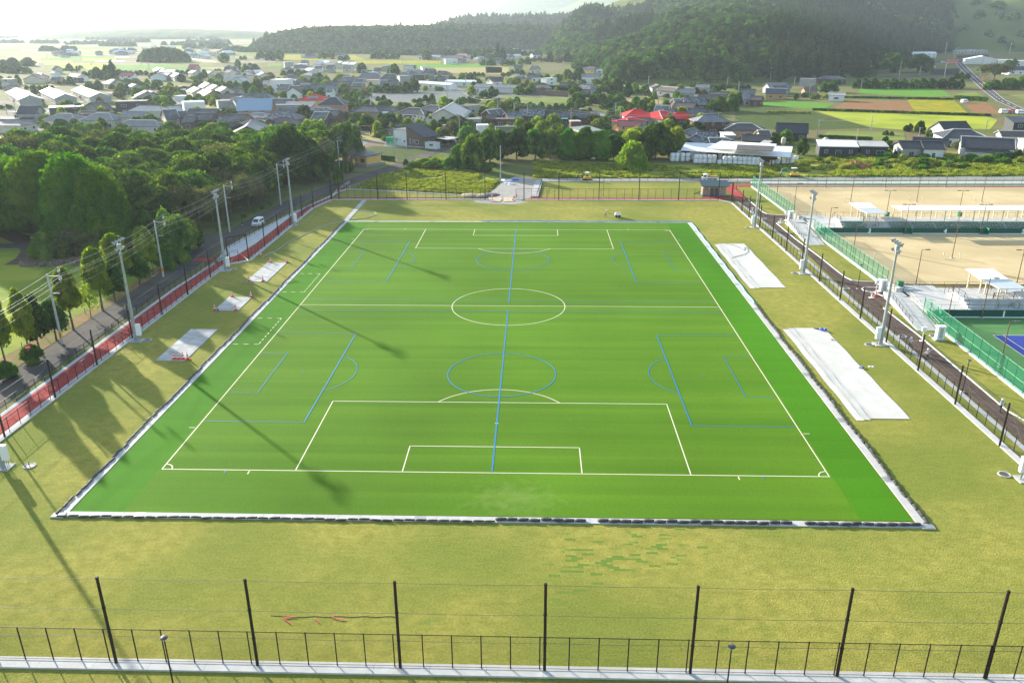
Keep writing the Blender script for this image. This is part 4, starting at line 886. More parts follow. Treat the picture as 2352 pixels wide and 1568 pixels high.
# ================================================================ PEOPLE
skin = M('skin', (.45, .26, .17), rough=.6); jk = M('grey_jacket', (.42, .43, .45), (.48, .49, .5), 8, .8); jk2 = M('tan_jacket', (.30, .25, .18), rough=.8); trs = M('dark_trousers', (.04, .04, .045), rough=.8); hair = M('hair', (.02, .015, .012), rough=.7)
def person(loc, rz, pose, label, jacket=jk, helmet=True, scale=1.0):
    """pose: lists of joints in metres, figure faces -Y"""
    me = bpy.data.meshes.new('person'); J = pose
    names = list(J['j']); idx = {k: i for i, k in enumerate(names)}
    ed = [('pelvis', 'waist'), ('waist', 'chest'), ('chest', 'neck'), ('neck', 'skull'), ('skull', 'crown'),
          ('chest', 'shl'), ('shl', 'ell'), ('ell', 'wrl'), ('chest', 'shr'), ('shr', 'elr'), ('elr', 'wrr'),
          ('pelvis', 'hpl'), ('hpl', 'knl'), ('knl', 'anl'), ('anl', 'tol'), ('pelvis', 'hpr'), ('hpr', 'knr'), ('knr', 'anr'), ('anr', 'tor')]
    rad = dict(pelvis=.15, waist=.13, chest=.155, neck=.06, skull=.095, crown=.08, shl=.075, shr=.075, ell=.052, elr=.052, wrl=.036, wrr=.036, hpl=.1, hpr=.1, knl=.068, knr=.068, anl=.048, anr=.048, tol=.04, tor=.04)
    V = [J['j'][k] for k in names]; E_ = [(idx[a], idx[b]) for a, b in ed]
    # hands: palm plus five short fingers at each wrist
    for s, wr, el in ((-1, 'wrl', 'ell'), (1, 'wrr', 'elr')):
        w0 = Vector(J['j'][wr]); d = (w0-Vector(J['j'][el])).normalized(); sd_ = d.cross(Vector((0, 0, 1))).normalized() if abs(d.z) < .95 else Vector((1, 0, 0)); up = sd_.cross(d)
        pa = len(V); V.append(tuple(w0+d*.075)); E_.append((idx[wr], pa)); rad[pa] = .036
        for q, ln in ((-1.5, .06), (-.5, .075), (.5, .07), (1.5, .055)):
            a = w0+d*.1+up*q*.018; k = len(V); V.append(tuple(a)); V.append(tuple(a+d*ln+sd_*.02)); E_ += [(pa, k), (k, k+1)]; rad[k] = .011; rad[k+1] = .008
        k = len(V); V.append(tuple(w0+d*.05+up*.05)); V.append(tuple(w0+d*.1+up*.07+sd_*.02)); E_ += [(pa, k), (k, k+1)]; rad[k] = .012; rad[k+1] = .009
    me.from_pydata(V, E_, []); o = bpy.data.objects.new('person', me); C.objects.link(o)
    md = o.modifiers.new('skin', 'SKIN'); ss = o.modifiers.new('sub', 'SUBSURF'); ss.levels = 2; ss.render_levels = 2
    if not me.skin_vertices: 
        with bpy.context.temp_override(object=o, active_object=o): bpy.ops.mesh.customdata_skin_add()
    for i in range(len(V)):
        k = names[i] if i < len(names) else i
        me.skin_vertices[0].data[i].radius = (rad[k], rad[k]*(.8 if k in ('chest', 'pelvis', 'waist') else 1)); me.skin_vertices[0].data[i].use_root = (k == 'pelvis')
    dg = bpy.context.evaluated_depsgraph_get(); m2 = bpy.data.meshes.new_from_object(o.evaluated_get(dg)); o.modifiers.clear(); o.data = m2
    m2.materials.clear()
    for x in (jacket, trs, skin, black): m2.materials.append(x)
    zp = J['j']['pelvis'][2]; zn = J['j']['neck'][2]; an = max(J['j']['anl'][2], J['j']['anr'][2])
    hz = [Vector(J['j']['wrl']), Vector(J['j']['wrr'])]; hd = Vector(J['j']['skull'])
    for p in m2.polygons:
        c = p.center
        if (c-hd).length < .19 and c.z > zn+.03 or any((c-h).length < .19 and (c-Vector(J['j']['pelvis'])).length > .28 for h in hz): p.material_index = 2
        elif c.z < zp+.02 and not any((c-Vector(J['j'][e])).length < .16 for e in ('ell', 'elr')): p.material_index = 3 if c.z < .1 else 1
        p.use_smooth = True
    o.location = loc; o.rotation_euler = (0, 0, rz); o.scale = (scale,)*3
    tag(o, label, 'person')
    hx = J['j']['skull']
    if helmet:
        b = MB(); b.lathe([(.135, -.01), (.165, .0), (.125, .02), (.122, .07), (.09, .12), (.03, .145)], (hx[0], hx[1], hx[2]+.05), 14); b.build('helmet', white, o, smooth=True)
    else:
        b = MB(); b.lathe([(.10, -.03), (.115, .03), (.1, .09), (.03, .125)], (hx[0], hx[1]+.01, hx[2]+.02), 12); b.build('hair', hair, o, smooth=True)
    f = MB(); f.tube((hx[0], hx[1]-.09, hx[2]-.01), (hx[0], hx[1]-.125, hx[2]-.03), .018, .012, 6); f.box((hx[0], hx[1]-.092, hx[2]-.065), (.05, .01, .012))
    for s in (-1, 1): f.box((hx[0]+s*.035, hx[1]-.09, hx[2]+.015), (.025, .01, .012), 1); f.tube((hx[0]+s*.09, hx[1], hx[2]-.02), (hx[0]+s*.108, hx[1], hx[2]), .025, .02, 6)
    f.build('face', [skin, hair], o)
    return o
def stand_pose(arm_l, arm_r, lean=0., step=.12):
    j = dict(pelvis=(0, 0, .93), waist=(0, -lean*.3, 1.08), chest=(0, -lean*.8, 1.32), neck=(0, -lean, 1.47), skull=(0, -lean*1.1-.02, 1.58), crown=(0, -lean*1.1-.01, 1.66), shl=(-.18, -lean*.85, 1.40), shr=(.18, -lean*.85, 1.40),
        hpl=(-.1, 0, .88), hpr=(.1, 0, .88), knl=(-.11, -step-.02, .49), knr=(.11, step*.3, .49), anl=(-.12, -step, .09), anr=(.12, step*1.4, .09), tol=(-.13, -step-.16, .04), tor=(.13, step*1.4-.16, .04))
    j['ell'], j['wrl'] = arm_l; j['elr'], j['wrr'] = arm_r
    return {'j': j}
hold = stand_pose(((-.27, -.08, 1.13), (-.14, -.32, 1.12)), ((.28, -.05, 1.12), (.16, -.30, 1.05)))
reach = stand_pose(((-.32, -.1, 1.2), (-.42, -.3, 1.3)), ((.31, .0, 1.15), (.36, -.22, 1.05)), .06)
push = stand_pose(((-.22, -.25, 1.16), (-.18, -.5, 1.0)), ((.22, -.25, 1.16), (.18, -.5, 1.0)), .18, .2)
def carry(p, rz, pose, label, tip, jacket=jk, tool=True, tlabel='', z=.02):
    o = person((p.x, p.y, z), rz, pose, label, jacket)
    if tool:
        mt = Matrix.Rotation(rz, 3, 'Z'); w0 = mt @ ((Vector(pose['j']['wrl'])+Vector(pose['j']['wrr']))/2+Vector((0, -.06, 0)))+Vector((p.x, p.y, z))
        w1 = mt @ (Vector(pose['j']['wrl'])+Vector((0, -.08, 0)))+Vector((p.x, p.y, z)); w2 = mt @ (Vector(pose['j']['wrr'])+Vector((0, -.08, 0)))+Vector((p.x, p.y, z))
        d = (w1-w2).normalized()
        b = MB(); b.tube(w2-d*.5+Vector((0, 0, 0)), w1+d*tip, .022, .022, 6); tag(b.build('long_pole', beigep), tlabel, 'pole', 'long poles carried by workers')
p1 = G(TN5, 1037, 1090); p2 = G(TN5, 1232, 1225); p3 = G(TR4, 1852, 960); p4 = G(tile(1380, 380, 9.8), 960, 1475)
carry(p1, R(150), hold, 'worker in grey jacket and white helmet, first from the far end of the brown path', .7, tlabel='pale pole held by the first worker')
carry(p2, R(185), reach, 'worker in grey jacket and white helmet, middle one on the brown path', 1.6, tlabel='long pale pole held by the middle worker')
carry(p3, R(20), hold, 'worker in grey jacket and white helmet nearest the camera on the brown path', 1.2, tlabel='pale pole held by the nearest worker')
rz4 = R(90)
o = person((p4.x, p4.y, .02), rz4, push, 'person in brown jacket pushing a white roller on far lawn', jk2, True)
cr = empty('lawn_roller', (p4.x+2.9, p4.y, .02), 0, 'white lawn machine with black rollers on the far lawn', 'lawn machine')
b = MB(); b.lathe([(.3, -.45), (.32, -.4), (.32, .4), (.3, .45)], n=14); w_ = b.build('roller', black, cr); w_.rotation_euler = (PI/2, 0, 0); w_.location = (.35, 0, .34)
w_ = dup(w_, parent=cr); w_.location = (-.35, 0, .34)
b = MB(); b.prism([(-.75, -.45), (.75, -.45), (.75, .45), (-.75, .45)], .5, .85); b.prism([(-.55, -.38), (.6, -.38), (.6, .38), (-.55, .38)], .85, 1.15); b.box((0, 0, 1.17), (.9, .6, .05), 1); b.build('machine_body', [white, orange], cr)
b = MB(); b.tube((-.7, .2, .6), (-2.3, .2, 1.0), .03, .03, 6); b.tube((-.7, -.2, .6), (-2.3, -.2, 1.0), .03, .03, 6); b.tube((-2.3, -.25, 1.0), (-2.3, .25, 1.0), .03, .03, 6); b.build('handle', darkg, cr)
# ================================================================ VEHICLES
def wheel_into(r, x, y, rad=.28, wd=.2):
    b = MB(); b.lathe([(rad*.9, -wd/2), (rad, -wd*.35), (rad, wd*.35), (rad*.9, wd/2)], n=16); w_ = b.build('wheel', black, r); w_.rotation_euler = (PI/2, 0, 0); w_.location = (x, y, rad)
    b = MB(); b.lathe([(rad*.55, -wd/2-.01), (rad*.5, wd/2+.01)], n=12); b.build('rim', galv, w_)
def van(loc, rz, label, paint=white, L=3.4, Wd=1.48, H=1.8, cat='van'):
    r = empty('van', loc, rz, label, cat)
    prof = [(-L/2, .28), (L/2-.1, .28), (L/2, .45), (L/2-.02, .85), (L/2-.55, 1.0), (L/2-1.05, H-.12), (L/2-1.3, H), (-L/2+.15, H), (-L/2, H-.2)]
    b = MB(); hw_ = Wd/2; v = [(x, -hw_, z) for x, z in prof]+[(x, hw_, z) for x, z in prof]; n = len(prof)
    for i, (x, z) in enumerate(prof):
        if z > 1.2: v[i] = (x, -hw_+.1, z); v[i+n] = (x, hw_-.1, z)
    b.add(v, [tuple(range(n)), tuple(range(2*n-1, n-1, -1))]+[((i+1) % n, i, n+i, n+(i+1) % n) for i in range(n)]); b.build('body', paint, r)
    b = MB(); b.add([(L/2-.57, -hw_+.14, 1.03), (L/2-.57, hw_-.14, 1.03), (L/2-1.0, hw_-.2, H-.16), (L/2-1.0, -hw_+.2, H-.16)], [(0, 1, 2, 3)]); b.closed = False; o_ = b.build('windscreen', glass, r); o_.location = (.03, 0, .02)
    for s in (-1, 1):
        b = MB(); 
        for (a, c) in ((-L/2+.2, -L/2+.95), (-L/2+1.05, L/2-1.75), (L/2-1.68, L/2-1.08)): b.box(((a+c)/2, s*(hw_-.035), 1.28), (c-a, .03, .42), 0, 0, ('X', s*.14))
        b.build('side_windows', glass, r)
        b = MB(); b.box((L/2-.01, s*(hw_-.22), .68), (.06, .26, .16)); b.build('headlight', glass, r)
        b = MB(); b.box((L/2-.75, s*(hw_+.08), 1.1), (.1, .14, .16)); b.build('mirror', paint, r)
    b = MB(); b.box((L/2+.01, 0, .6), (.05, .7, .14)); b.build('grille', darkg, r)
    for x in (-L/2+.6, L/2-.6):
        for s in (-1, 1): wheel_into(r, x, s*(hw_-.08))
    return r
pv = G(tile(520, 500, 7.84), 1050, 350)
van((-58.9, 55.6, 0), R(-98), 'small white boxy van driving on the lane beside the pale wedge')
bp_ = M('black_car_paint', (.01, .011, .013), rough=.2, spec=.7)
q = G(TY, 2030, 425); van((q.x, q.y+1.2, 0), R(-15), 'black van at left under the carport of the brown house', bp_, 4.2, 1.7, 1.9)
q = G(TY, 2200, 420); van((q.x, q.y+1.5, 0), R(-40), 'black van at right under the carport of the brown house', bp_, 4.2, 1.7, 1.8)
# flatbed truck behind the hut
q = G(tile(1650, 400, 7.84), 640, 325); tr = empty('truck', (q.x, q.y, 0), PI, 'white flatbed truck parked behind the far hut', 'truck'); TL_ = 4.7
b = MB(); prof = [(.75, .45), (2.2, .45), (2.25, .9), (2.05, 1.25), (1.8, 2.0), (.85, 2.05), (.75, 1.9)]; n = len(prof); v = [(x, -.85, z) for x, z in prof]+[(x, .85, z) for x, z in prof]
b.add(v, [tuple(range(n)), tuple(range(2*n-1, n-1, -1))]+[((i+1) % n, i, n+i, n+(i+1) % n) for i in range(n)]); b.build('cab', white, tr)
b = MB(); b.box((1.45, .865, 1.5), (.7, .02, .5)); b.box((1.45, -.865, 1.5), (.7, .02, .5)); b.box((1.98, 0, 1.6), (.03, 1.4, .55), 0, 0, ('Y', -.34)); b.build('windows', glass, tr)
b = MB(); b.box((-.85, 0, .78), (3.1, 1.75, .12)); [b.box((-.85, s*.86, 1.0), (3.1, .05, .42)) for s in (-1, 1)]; b.box((-2.4, 0, 1.0), (.05, 1.75, .42)); b.build('flatbed', white, tr)
b = MB(); b.box((-.85, 0, 1.2), (2.8, 1.4, .35)); b.build('load', M('rust_load', (.5, .2, .08), rough=.8), tr); b = MB(); b.box((-.9, .9, 1.22), (2.7, .04, .14)); b.box((-.9, -.9, 1.22), (2.7, .04, .14)); b.build('load_band', mgreen, tr)
for x in (1.55, -1.7):
    for s in (-1, 1): wheel_into(tr, x, s*.75, .34)
b = MB(); b.box((0, 0, .5), (4.2, .7, .14)); b.build('chassis', darkg, tr)
def digger(loc, rz, label, body, boomc, sc=1.0):
    r = empty('excavator', loc, rz, label, 'excavator'); r.scale = (sc,)*3
    for s in (-1, 1):
        b = MB(); pr2 = [(-1.0, .08), (-.85, 0), (.85, 0), (1.0, .08), (1.05, .25), (.9, .42), (-.9, .42), (-1.05, .25)]; n = len(pr2); v = [(x, s*.65-.17, z) for x, z in pr2]+[(x, s*.65+.17, z) for x, z in pr2]
        b.add(v, [tuple(range(n)), tuple(range(2*n-1, n-1, -1))]+[((i+1) % n, i, n+i, n+(i+1) % n) for i in range(n)]); b.build('track', black, r)
    b = MB(); b.prism([(-1.1, -.7), (.5, -.8), (.8, -.3), (.8, .5), (.4, .8), (-1.1, .7), (-1.3, 0)], .5, 1.15); b.build('house', body, r)
    b = MB(); b.box((-.1, 0, 1.35), (.6, .6, .4)); [b.tube((x, y, 1.15), (x, y, 2.2), .035, .035, 5) for x in (-.6, .5) for y in (-.5, .5)]; b.build('cab_frame', darkg, r)
    b = MB(); b.box((-.05, 0, 2.25), (1.3, 1.15, .08)); b.build('cab_roof', white, r)
    b = MB(); b.tube((.8, 0, .9), (1.9, 0, 2.2), .13, .12, 6); b.tube((1.9, 0, 2.2), (2.9, 0, 2.0), .12, .09, 6); b.tube((2.9, 0, 2.0), (3.3, 0, .7), .08, .07, 6); b.build('boom', boomc, r)
    b = MB(); b.prism([(3.1, -.25), (3.6, -.25), (3.6, .25), (3.1, .25)], .25, .7); b.build('bucket', darkg, r)
    b = MB(); b.box((-1.5, 0, .3), (.1, 1.4, .4)); b.build('blade', darkg, r)
q = G(tile(1380, 380, 9.8), 520, 600); digger((q.x, q.y+.8, 0), R(140), 'yellow excavator working behind the far lawn strip', yellow, darkg)
teal = M('teal_paint', (.02, .30, .30), rough=.5)
q = G(TZ4, 240, 1328); digger((q.x, q.y+1, 0), R(175), 'teal and yellow excavator in the weeds behind the sand courts', yellow, teal, 1.15)
# ================================================================ HILLS
def seg_dist(P, a, b):
    a = np.array(a[:2]); b = np.array(b[:2]); d = b-a; t = np.clip(((P-a)@d)/(d@d), 0, 1); return np.linalg.norm(P-(a+t[:, None]*d), axis=1)
def inside(P, poly):
    x, y = P[:, 0], P[:, 1]; c = np.zeros(len(P), bool); n = len(poly)
    for i in range(n):
        x0, y0 = poly[i][:2]; x1, y1 = poly[(i+1) % n][:2]
        k = ((y0 > y) != (y1 > y)) & (x < (x1-x0)*(y-y0)/(y1-y0+1e-12)+x0); c ^= k
    return c
def vnoise(P, sc, seed=0):
    r = np.random.RandomState(seed); T = r.rand(64, 64); q = P/sc; i = np.floor(q).astype(int); f = q-i; f = f*f*(3-2*f)
    g_ = lambda a, b: T[a % 64, b % 64]
    return (g_(i[:, 0], i[:, 1])*(1-f[:, 0])*(1-f[:, 1])+g_(i[:, 0]+1, i[:, 1])*f[:, 0]*(1-f[:, 1])+g_(i[:, 0], i[:, 1]+1)*(1-f[:, 0])*f[:, 1]+g_(i[:, 0]+1, i[:, 1]+1)*f[:, 0]*f[:, 1])-.5
front = [at(*p) for p in ((1240, 124), (1310, 141), (1385, 166), (1405, 192), (1600, 193), (1800, 190), (1990, 178), (2045, 148), (2110, 127), (2230, 119), (2420, 119))]
front = [(p.x, p.y) for p in front]
polyA = front+[(1400, 1500), (1400, 2400), (60, 2400)]
def hillA(P):
    d = np.full(len(P), 1e9)
    for a, b in zip(front, front[1:]): d = np.minimum(d, seg_dist(P, a, b))
    dl = np.minimum(seg_dist(P, front[0], front[1]), seg_dist(P, front[1], front[2])); dl = np.minimum(dl, seg_dist(P, (60, 2400), front[0])); dl = np.minimum(dl, seg_dist(P, front[2], front[3]))
    L = np.interp(P[:, 0], [0, 120, 260, 420], [170, 400, 400, 230])
    s = np.minimum(d/L, dl/150)
    h = 135*(1-np.exp(-s)); h += (vnoise(P, 90, 1)*24+vnoise(P, 45, 2)*12)*np.clip(d/80, 0, 1)
    h = np.where(inside(P, polyA), h, -3); return h
def hillD(P):   # long low wooded hill in the middle distance
    a = at(540, 121); b = at(1300, 114); d = seg_dist(P, (a.x+175, a.y+190), (b.x+60, b.y+300)); h = 31*(1-(d/200)**4); return np.where(d < 200, h+vnoise(P, 120, 4)*8, -3)
def hillC(P):
    d = np.hypot((P[:, 0]-40)/370, (P[:, 1]-2300)/300); return np.where(d < 1, 50*(1-d**5)+vnoise(P, 150, 5)*22, -3)
def hillL(P):
    d = np.hypot((P[:, 0]+1350)/600, (P[:, 1]-3000)/180); return np.where(d < 1, 34*(1-d**2), -3)
def grid(name, fn, x0, y0, x1, y1, st, mat, label):
    nx = int((x1-x0)/st)+1; ny = int((y1-y0)/st)+1; X, Y = np.meshgrid(np.linspace(x0, x1, nx), np.linspace(y0, y1, ny)); P = np.stack([X.ravel(), Y.ravel()], 1); Z = fn(P)
    co = np.column_stack([P, Z]); idx = np.arange(nx*ny).reshape(ny, nx)
    F = np.stack([idx[:-1, :-1], idx[:-1, 1:], idx[1:, 1:], idx[1:, :-1]], -1).reshape(-1, 4); keep = (Z[F] > -2.9).any(1); F = F[keep]
    me = bpy.data.meshes.new(name); me.vertices.add(len(co)); me.vertices.foreach_set('co', co.ravel()); me.loops.add(F.size); me.loops.foreach_set('vertex_index', F.ravel()); me.polygons.add(len(F)); me.polygons.foreach_set('loop_start', np.arange(0, F.size, 4)); me.update(); me.validate()
    me.polygons.foreach_set('use_smooth', [True]*len(F)); me.materials.append(mat); o = bpy.data.objects.new(name, me); C.objects.link(o); return tag(o, label, 'hill', kind='structure')
hg = M('hill_grass', (.09, .14, .03), (.17, .17, .05), .04, .95, c3=(.07, .10, .025), sc3=.02, bump=.5, bsc=.3)
grid('hill', hillA, -80, 500, 1100, 1700, 10, hg, 'big wooded hill rising out of the picture at upper right')
grid('hill', hillD, -1100, 1150, 500, 2200, 20, hg, 'long low wooded hill in the hazy middle distance')
grid('hill', hillC, -500, 1950, 500, 2650, 20, hg, 'hazy wooded hill showing behind the long low one')
grid('hill', hillL, -2000, 2780, -700, 3220, 30, hg, 'faint low hill on the far left horizon')
def mount(P):
    d = seg_dist(P, (900, 5600), (3600, 5200)); e = seg_dist(P, (200, 6600), (2600, 6400))
    return np.maximum(np.maximum(420*np.exp(-(d/700)**2), 330*np.exp(-(e/800)**2))-12+vnoise(P, 500, 7)*50, -3)
grid('mountain', mount, -1800, 4300, 6000, 7400, 110, hg, 'faint blue mountain fading into the haze behind the wooded hill')
# ================================================================ TREE SHAPES
def ico(sub=2):
    bm = bmesh.new(); bmesh.ops.create_icosphere(bm, subdivisions=sub, radius=1); v = np.array([x.co[:] for x in bm.verts]); f = np.array([[x.index for x in p.verts] for p in bm.faces]); bm.free(); return v, f
ICO1, ICO2 = ico(1), ico(2)
def crown(name, mat, clumps, nleaf, ls, seed, core=.8, asp=1.0, droop=0., shell=.22, coresub=2):
    r = np.random.RandomState(seed); cl = np.array(clumps, float); w = (cl[:, 3]*cl[:, 5]); w /= w.sum()
    k = r.choice(len(cl), nleaf, p=w); d = r.normal(size=(nleaf, 3)); d /= np.linalg.norm(d, axis=1)[:, None]; d[:, 2] = np.where(d[:, 2] < -.35, -d[:, 2], d[:, 2])
    p = cl[k, :3]+d*cl[k, 3:6]*(1-shell/2+shell*r.rand(nleaf, 1)+.12*(r.rand(nleaf, 1) > .9))
    nrm = d+r.normal(size=(nleaf, 3))*.42; nrm /= np.linalg.norm(nrm, axis=1)[:, None]
    a = np.cross(nrm, r.normal(size=(nleaf, 3))); 
    if droop: a = a*(1-droop)+np.array([0, 0, -1.])*droop; 
    a /= np.linalg.norm(a, axis=1)[:, None]; b = np.cross(nrm, a); b /= np.linalg.norm(b, axis=1)[:, None]
    s = ls*(.55+.9*r.rand(nleaf, 1)); a *= s*asp; b *= s/asp**.5
    V = np.stack([p-a-b*.6, p+a*.2-b, p+a+b*.5, p-a*.3+b], 1).reshape(-1, 3)
    iv, if_ = (ICO2 if coresub == 2 else ICO1); VV = [V]; off = len(V); T = []
    for c in cl:
        n = 1+.18*r.normal(size=(len(iv), 1)).clip(-1, 1); VV.append(c[:3]+iv*c[3:6]*core*n); T.append(if_+off); off += len(iv)
    V = np.concatenate(VV); T = np.concatenate(T)
    me = bpy.data.meshes.new(name); me.vertices.add(len(V)); me.vertices.foreach_set('co', V.ravel())
    Lq = np.arange(nleaf*4); me.loops.add(nleaf*4+T.size); me.loops.foreach_set('vertex_index', np.concatenate([Lq, T.ravel()]))
    me.polygons.add(nleaf+len(T)); me.polygons.foreach_set('loop_start', np.concatenate([np.arange(0, nleaf*4, 4), nleaf*4+np.arange(0, T.size, 3)])); me.update(calc_edges=True)
    me.materials.append(mat); return me
def dome(h, r, n, seed, base=.28, cr=.36):
    q = np.random.RandomState(seed); out = []
    for i in range(n):
        t = 2*PI*(i*.618 % 1)+q.rand()*.5; rr = math.sqrt((i+.5)/n); z = h*(base+(1-base)*(1-rr**2*.8)*.86)-q.rand()*h*.06
        c = r*cr*(.8+.5*q.rand()); out.append((r*rr*.72*math.cos(t), r*rr*.72*math.sin(t), z-c*.75, c*1.15, c*1.15, c*.8))
    for i in range(n//2):
        t = 2*PI*i/(n//2)+q.rand(); c = r*cr*.9; out.append((r*.66*math.cos(t), r*.66*math.sin(t), h*(base+.12+.15*q.rand()), c, c, c*.95))
    out.append((0, 0, h*.55, r*.62, r*.62, h*.33)); return out
def cone_(h, r, n, seed, base=.1):
    q = np.random.RandomState(seed); out = []
    for i in range(n):
        u = (i+.5)/n; z = h*(base+(1-base)*u); rr = r*(1-u)**.8*.62; t = i*2.4+q.rand(); c = r*(.50*(1-u)+.16)
        out.append((rr*math.cos(t), rr*math.sin(t), z*.97, c, c, c*1.15))
    return out
def oval(h, r, n, seed, base=.3):
    q = np.random.RandomState(seed); out = [(0, 0, h*(base+1)/2, r*.6, r*.6, h*(1-base)*.42)]
    for i in range(n):
        u = (i+.5)/n; z = h*(base+.06+(1-base-.1)*u); rr = r*.55*math.sin(PI*min(1, .18+.8*u))**.7; t = i*2.4+q.rand(); c = r*(.34+.16*q.rand())*(1.1-.45*u)
        out.append((rr*math.cos(t), rr*math.sin(t), z, c, c, c*1.1))
    return out
def trunk_mesh(name, h, r, seed, spread=.5, forks=4, top=.6):
    q = random.Random(seed); b = MB(); zf = h*.3
    b.tube((0, 0, -.3), (.1*q.random(), .1, zf), r*1.3, r*.9, 7)
    for i in range(forks):
        t = 2*PI*i/forks+q.random(); e = (spread*h*.35*math.cos(t), spread*h*.35*math.sin(t), h*top); m = (e[0]*.4, e[1]*.4, (zf+e[2])/2)
        b.tube((.05, .05, zf-.1), m, r*.7, r*.45, 6); b.tube(m, e, r*.45, r*.2, 5); b.tube(m, (m[0]*2.2-e[0]*.3+.4, m[1]*2.2, h*top*.9), r*.35, r*.12, 5)
    return b.mesh(name, wood)
gdk = leafmat('leaf_dark', (.022, .055, .010), (.055, .115, .017), (.19, .25, .036), tr=.38, rand=.4)  # brightest tone stands in for sunlight on the crown rims
gmd = leafmat('leaf_mid', (.055, .12, .018), (.095, .175, .024), (.19, .26, .035), tr=.42)
gbr = leafmat('leaf_bright', (.06, .17, .012), (.10, .23, .015), (.18, .29, .022), tr=.45, sc=.15)
gye = leafmat('leaf_yellow', (.12, .19, .016), (.22, .28, .022), (.36, .37, .032), tr=.5, sc=.5)
gbn = leafmat('leaf_brown', (.07, .08, .035), (.13, .125, .05), (.18, .18, .05), tr=.3)
ghl = leafmat('leaf_hill', (.025, .056, .012), (.058, .108, .02), (.19, .235, .036), rand=.5, sc=.05)  # palest tone puts sunlit highlights into the leaf colour
ghc = leafmat('leaf_cedar', (.018, .042, .014), (.032, .066, .02), (.06, .09, .022), rand=.3, sc=.08)
gwd = leafmat('leaf_weed', (.20, .245, .035), (.31, .31, .055), (.44, .32, .09), tr=.4, rand=.35)
PROTO = {}
hidden = bpy.data.collections.new('tree shapes')           # not linked to the scene
def norm_(me, H, Rr_):
    n = len(me.vertices); V = np.empty(n*3); me.vertices.foreach_get('co', V); V = V.reshape(-1, 3)
    V[:, 2] *= H/np.percentile(V[:, 2], 99.3); V[:, :2] *= Rr_/np.percentile(np.hypot(V[:, 0], V[:, 1]), 97); me.vertices.foreach_set('co', V.ravel()); me.update(); return me
def proto(kind, variants, H, Rr_, fn, trk=None):
    f0 = fn; fn = lambda i: norm_(f0(i), H, Rr_)
    PROTO[kind] = dict(h=H, r=Rr_, v=[(fn(i), trk(i) if trk else None) for i in range(variants)])
proto('broad', 5, 10, 6, lambda i: crown('crown', gdk, dome(10, 6, 20, 10+i), 9000, .24, i), lambda i: trunk_mesh('trunk', 10, .28, i))
proto('feather', 3, 16, 8, lambda i: crown('crown', gbr, dome(16, 8, 30, 30+i, .12, .3), 17000, .24, i, asp=1.5), lambda i: trunk_mesh('trunk', 16, .4, i))
proto('cone', 2, 12, 3.6, lambda i: crown('crown', ghc, cone_(12, 3.6, 16, 40+i), 3500, .25, i), lambda i: trunk_mesh('trunk', 12, .25, i, .1, 2))
proto('column', 4, 9, 2.6, lambda i: crown('crown', gye, oval(9, 2.6, 15, 50+i, .3), 5200, .17, i, core=.38, shell=.5, asp=1.4), lambda i: trunk_mesh('trunk', 9, .2, i, .22, 3, .75))
proto('columndark', 3, 8, 3, lambda i: crown('crown', gdk, oval(8, 3, 16, 55+i, .25), 4600, .19, i, core=.42, shell=.5), lambda i: trunk_mesh('trunk', 8, .2, i, .3, 4, .7))
proto('round', 3, 6, 3, lambda i: crown('crown', gmd, dome(6, 3, 11, 60+i, .15, .42), 3600, .18, i), lambda i: trunk_mesh('trunk', 6, .15, i))
proto('brownish', 3, 9, 4.5, lambda i: crown('crown', gbn, dome(9, 4.5, 16, 70+i, .5, .34), 3600, .17, i, core=.45, shell=.7), lambda i: trunk_mesh('trunk', 9, .16, i, .75, 6, .85))
proto('bare', 2, 5, 2.4, lambda i: crown('crown', gye, oval(5, 2.4, 12, 80+i, .25), 700, .13, i, core=.05, shell=.9, coresub=1), lambda i: trunk_mesh('trunk', 5, .09, i, .9, 8, .9))
proto('bamboo', 3, 10, 4, lambda i: crown('crown', gbr, oval(10, 4, 18, 90+i, .05)+dome(10, 4, 10, i, .1, .35), 9000, .2, i, asp=1.8, droop=.6), None)
proto('willow', 2, 9, 6, lambda i: crown('crown', gye, dome(9, 6, 22, 96+i, .0, .34), 8500, .22, i, asp=1.9, droop=.6), None)
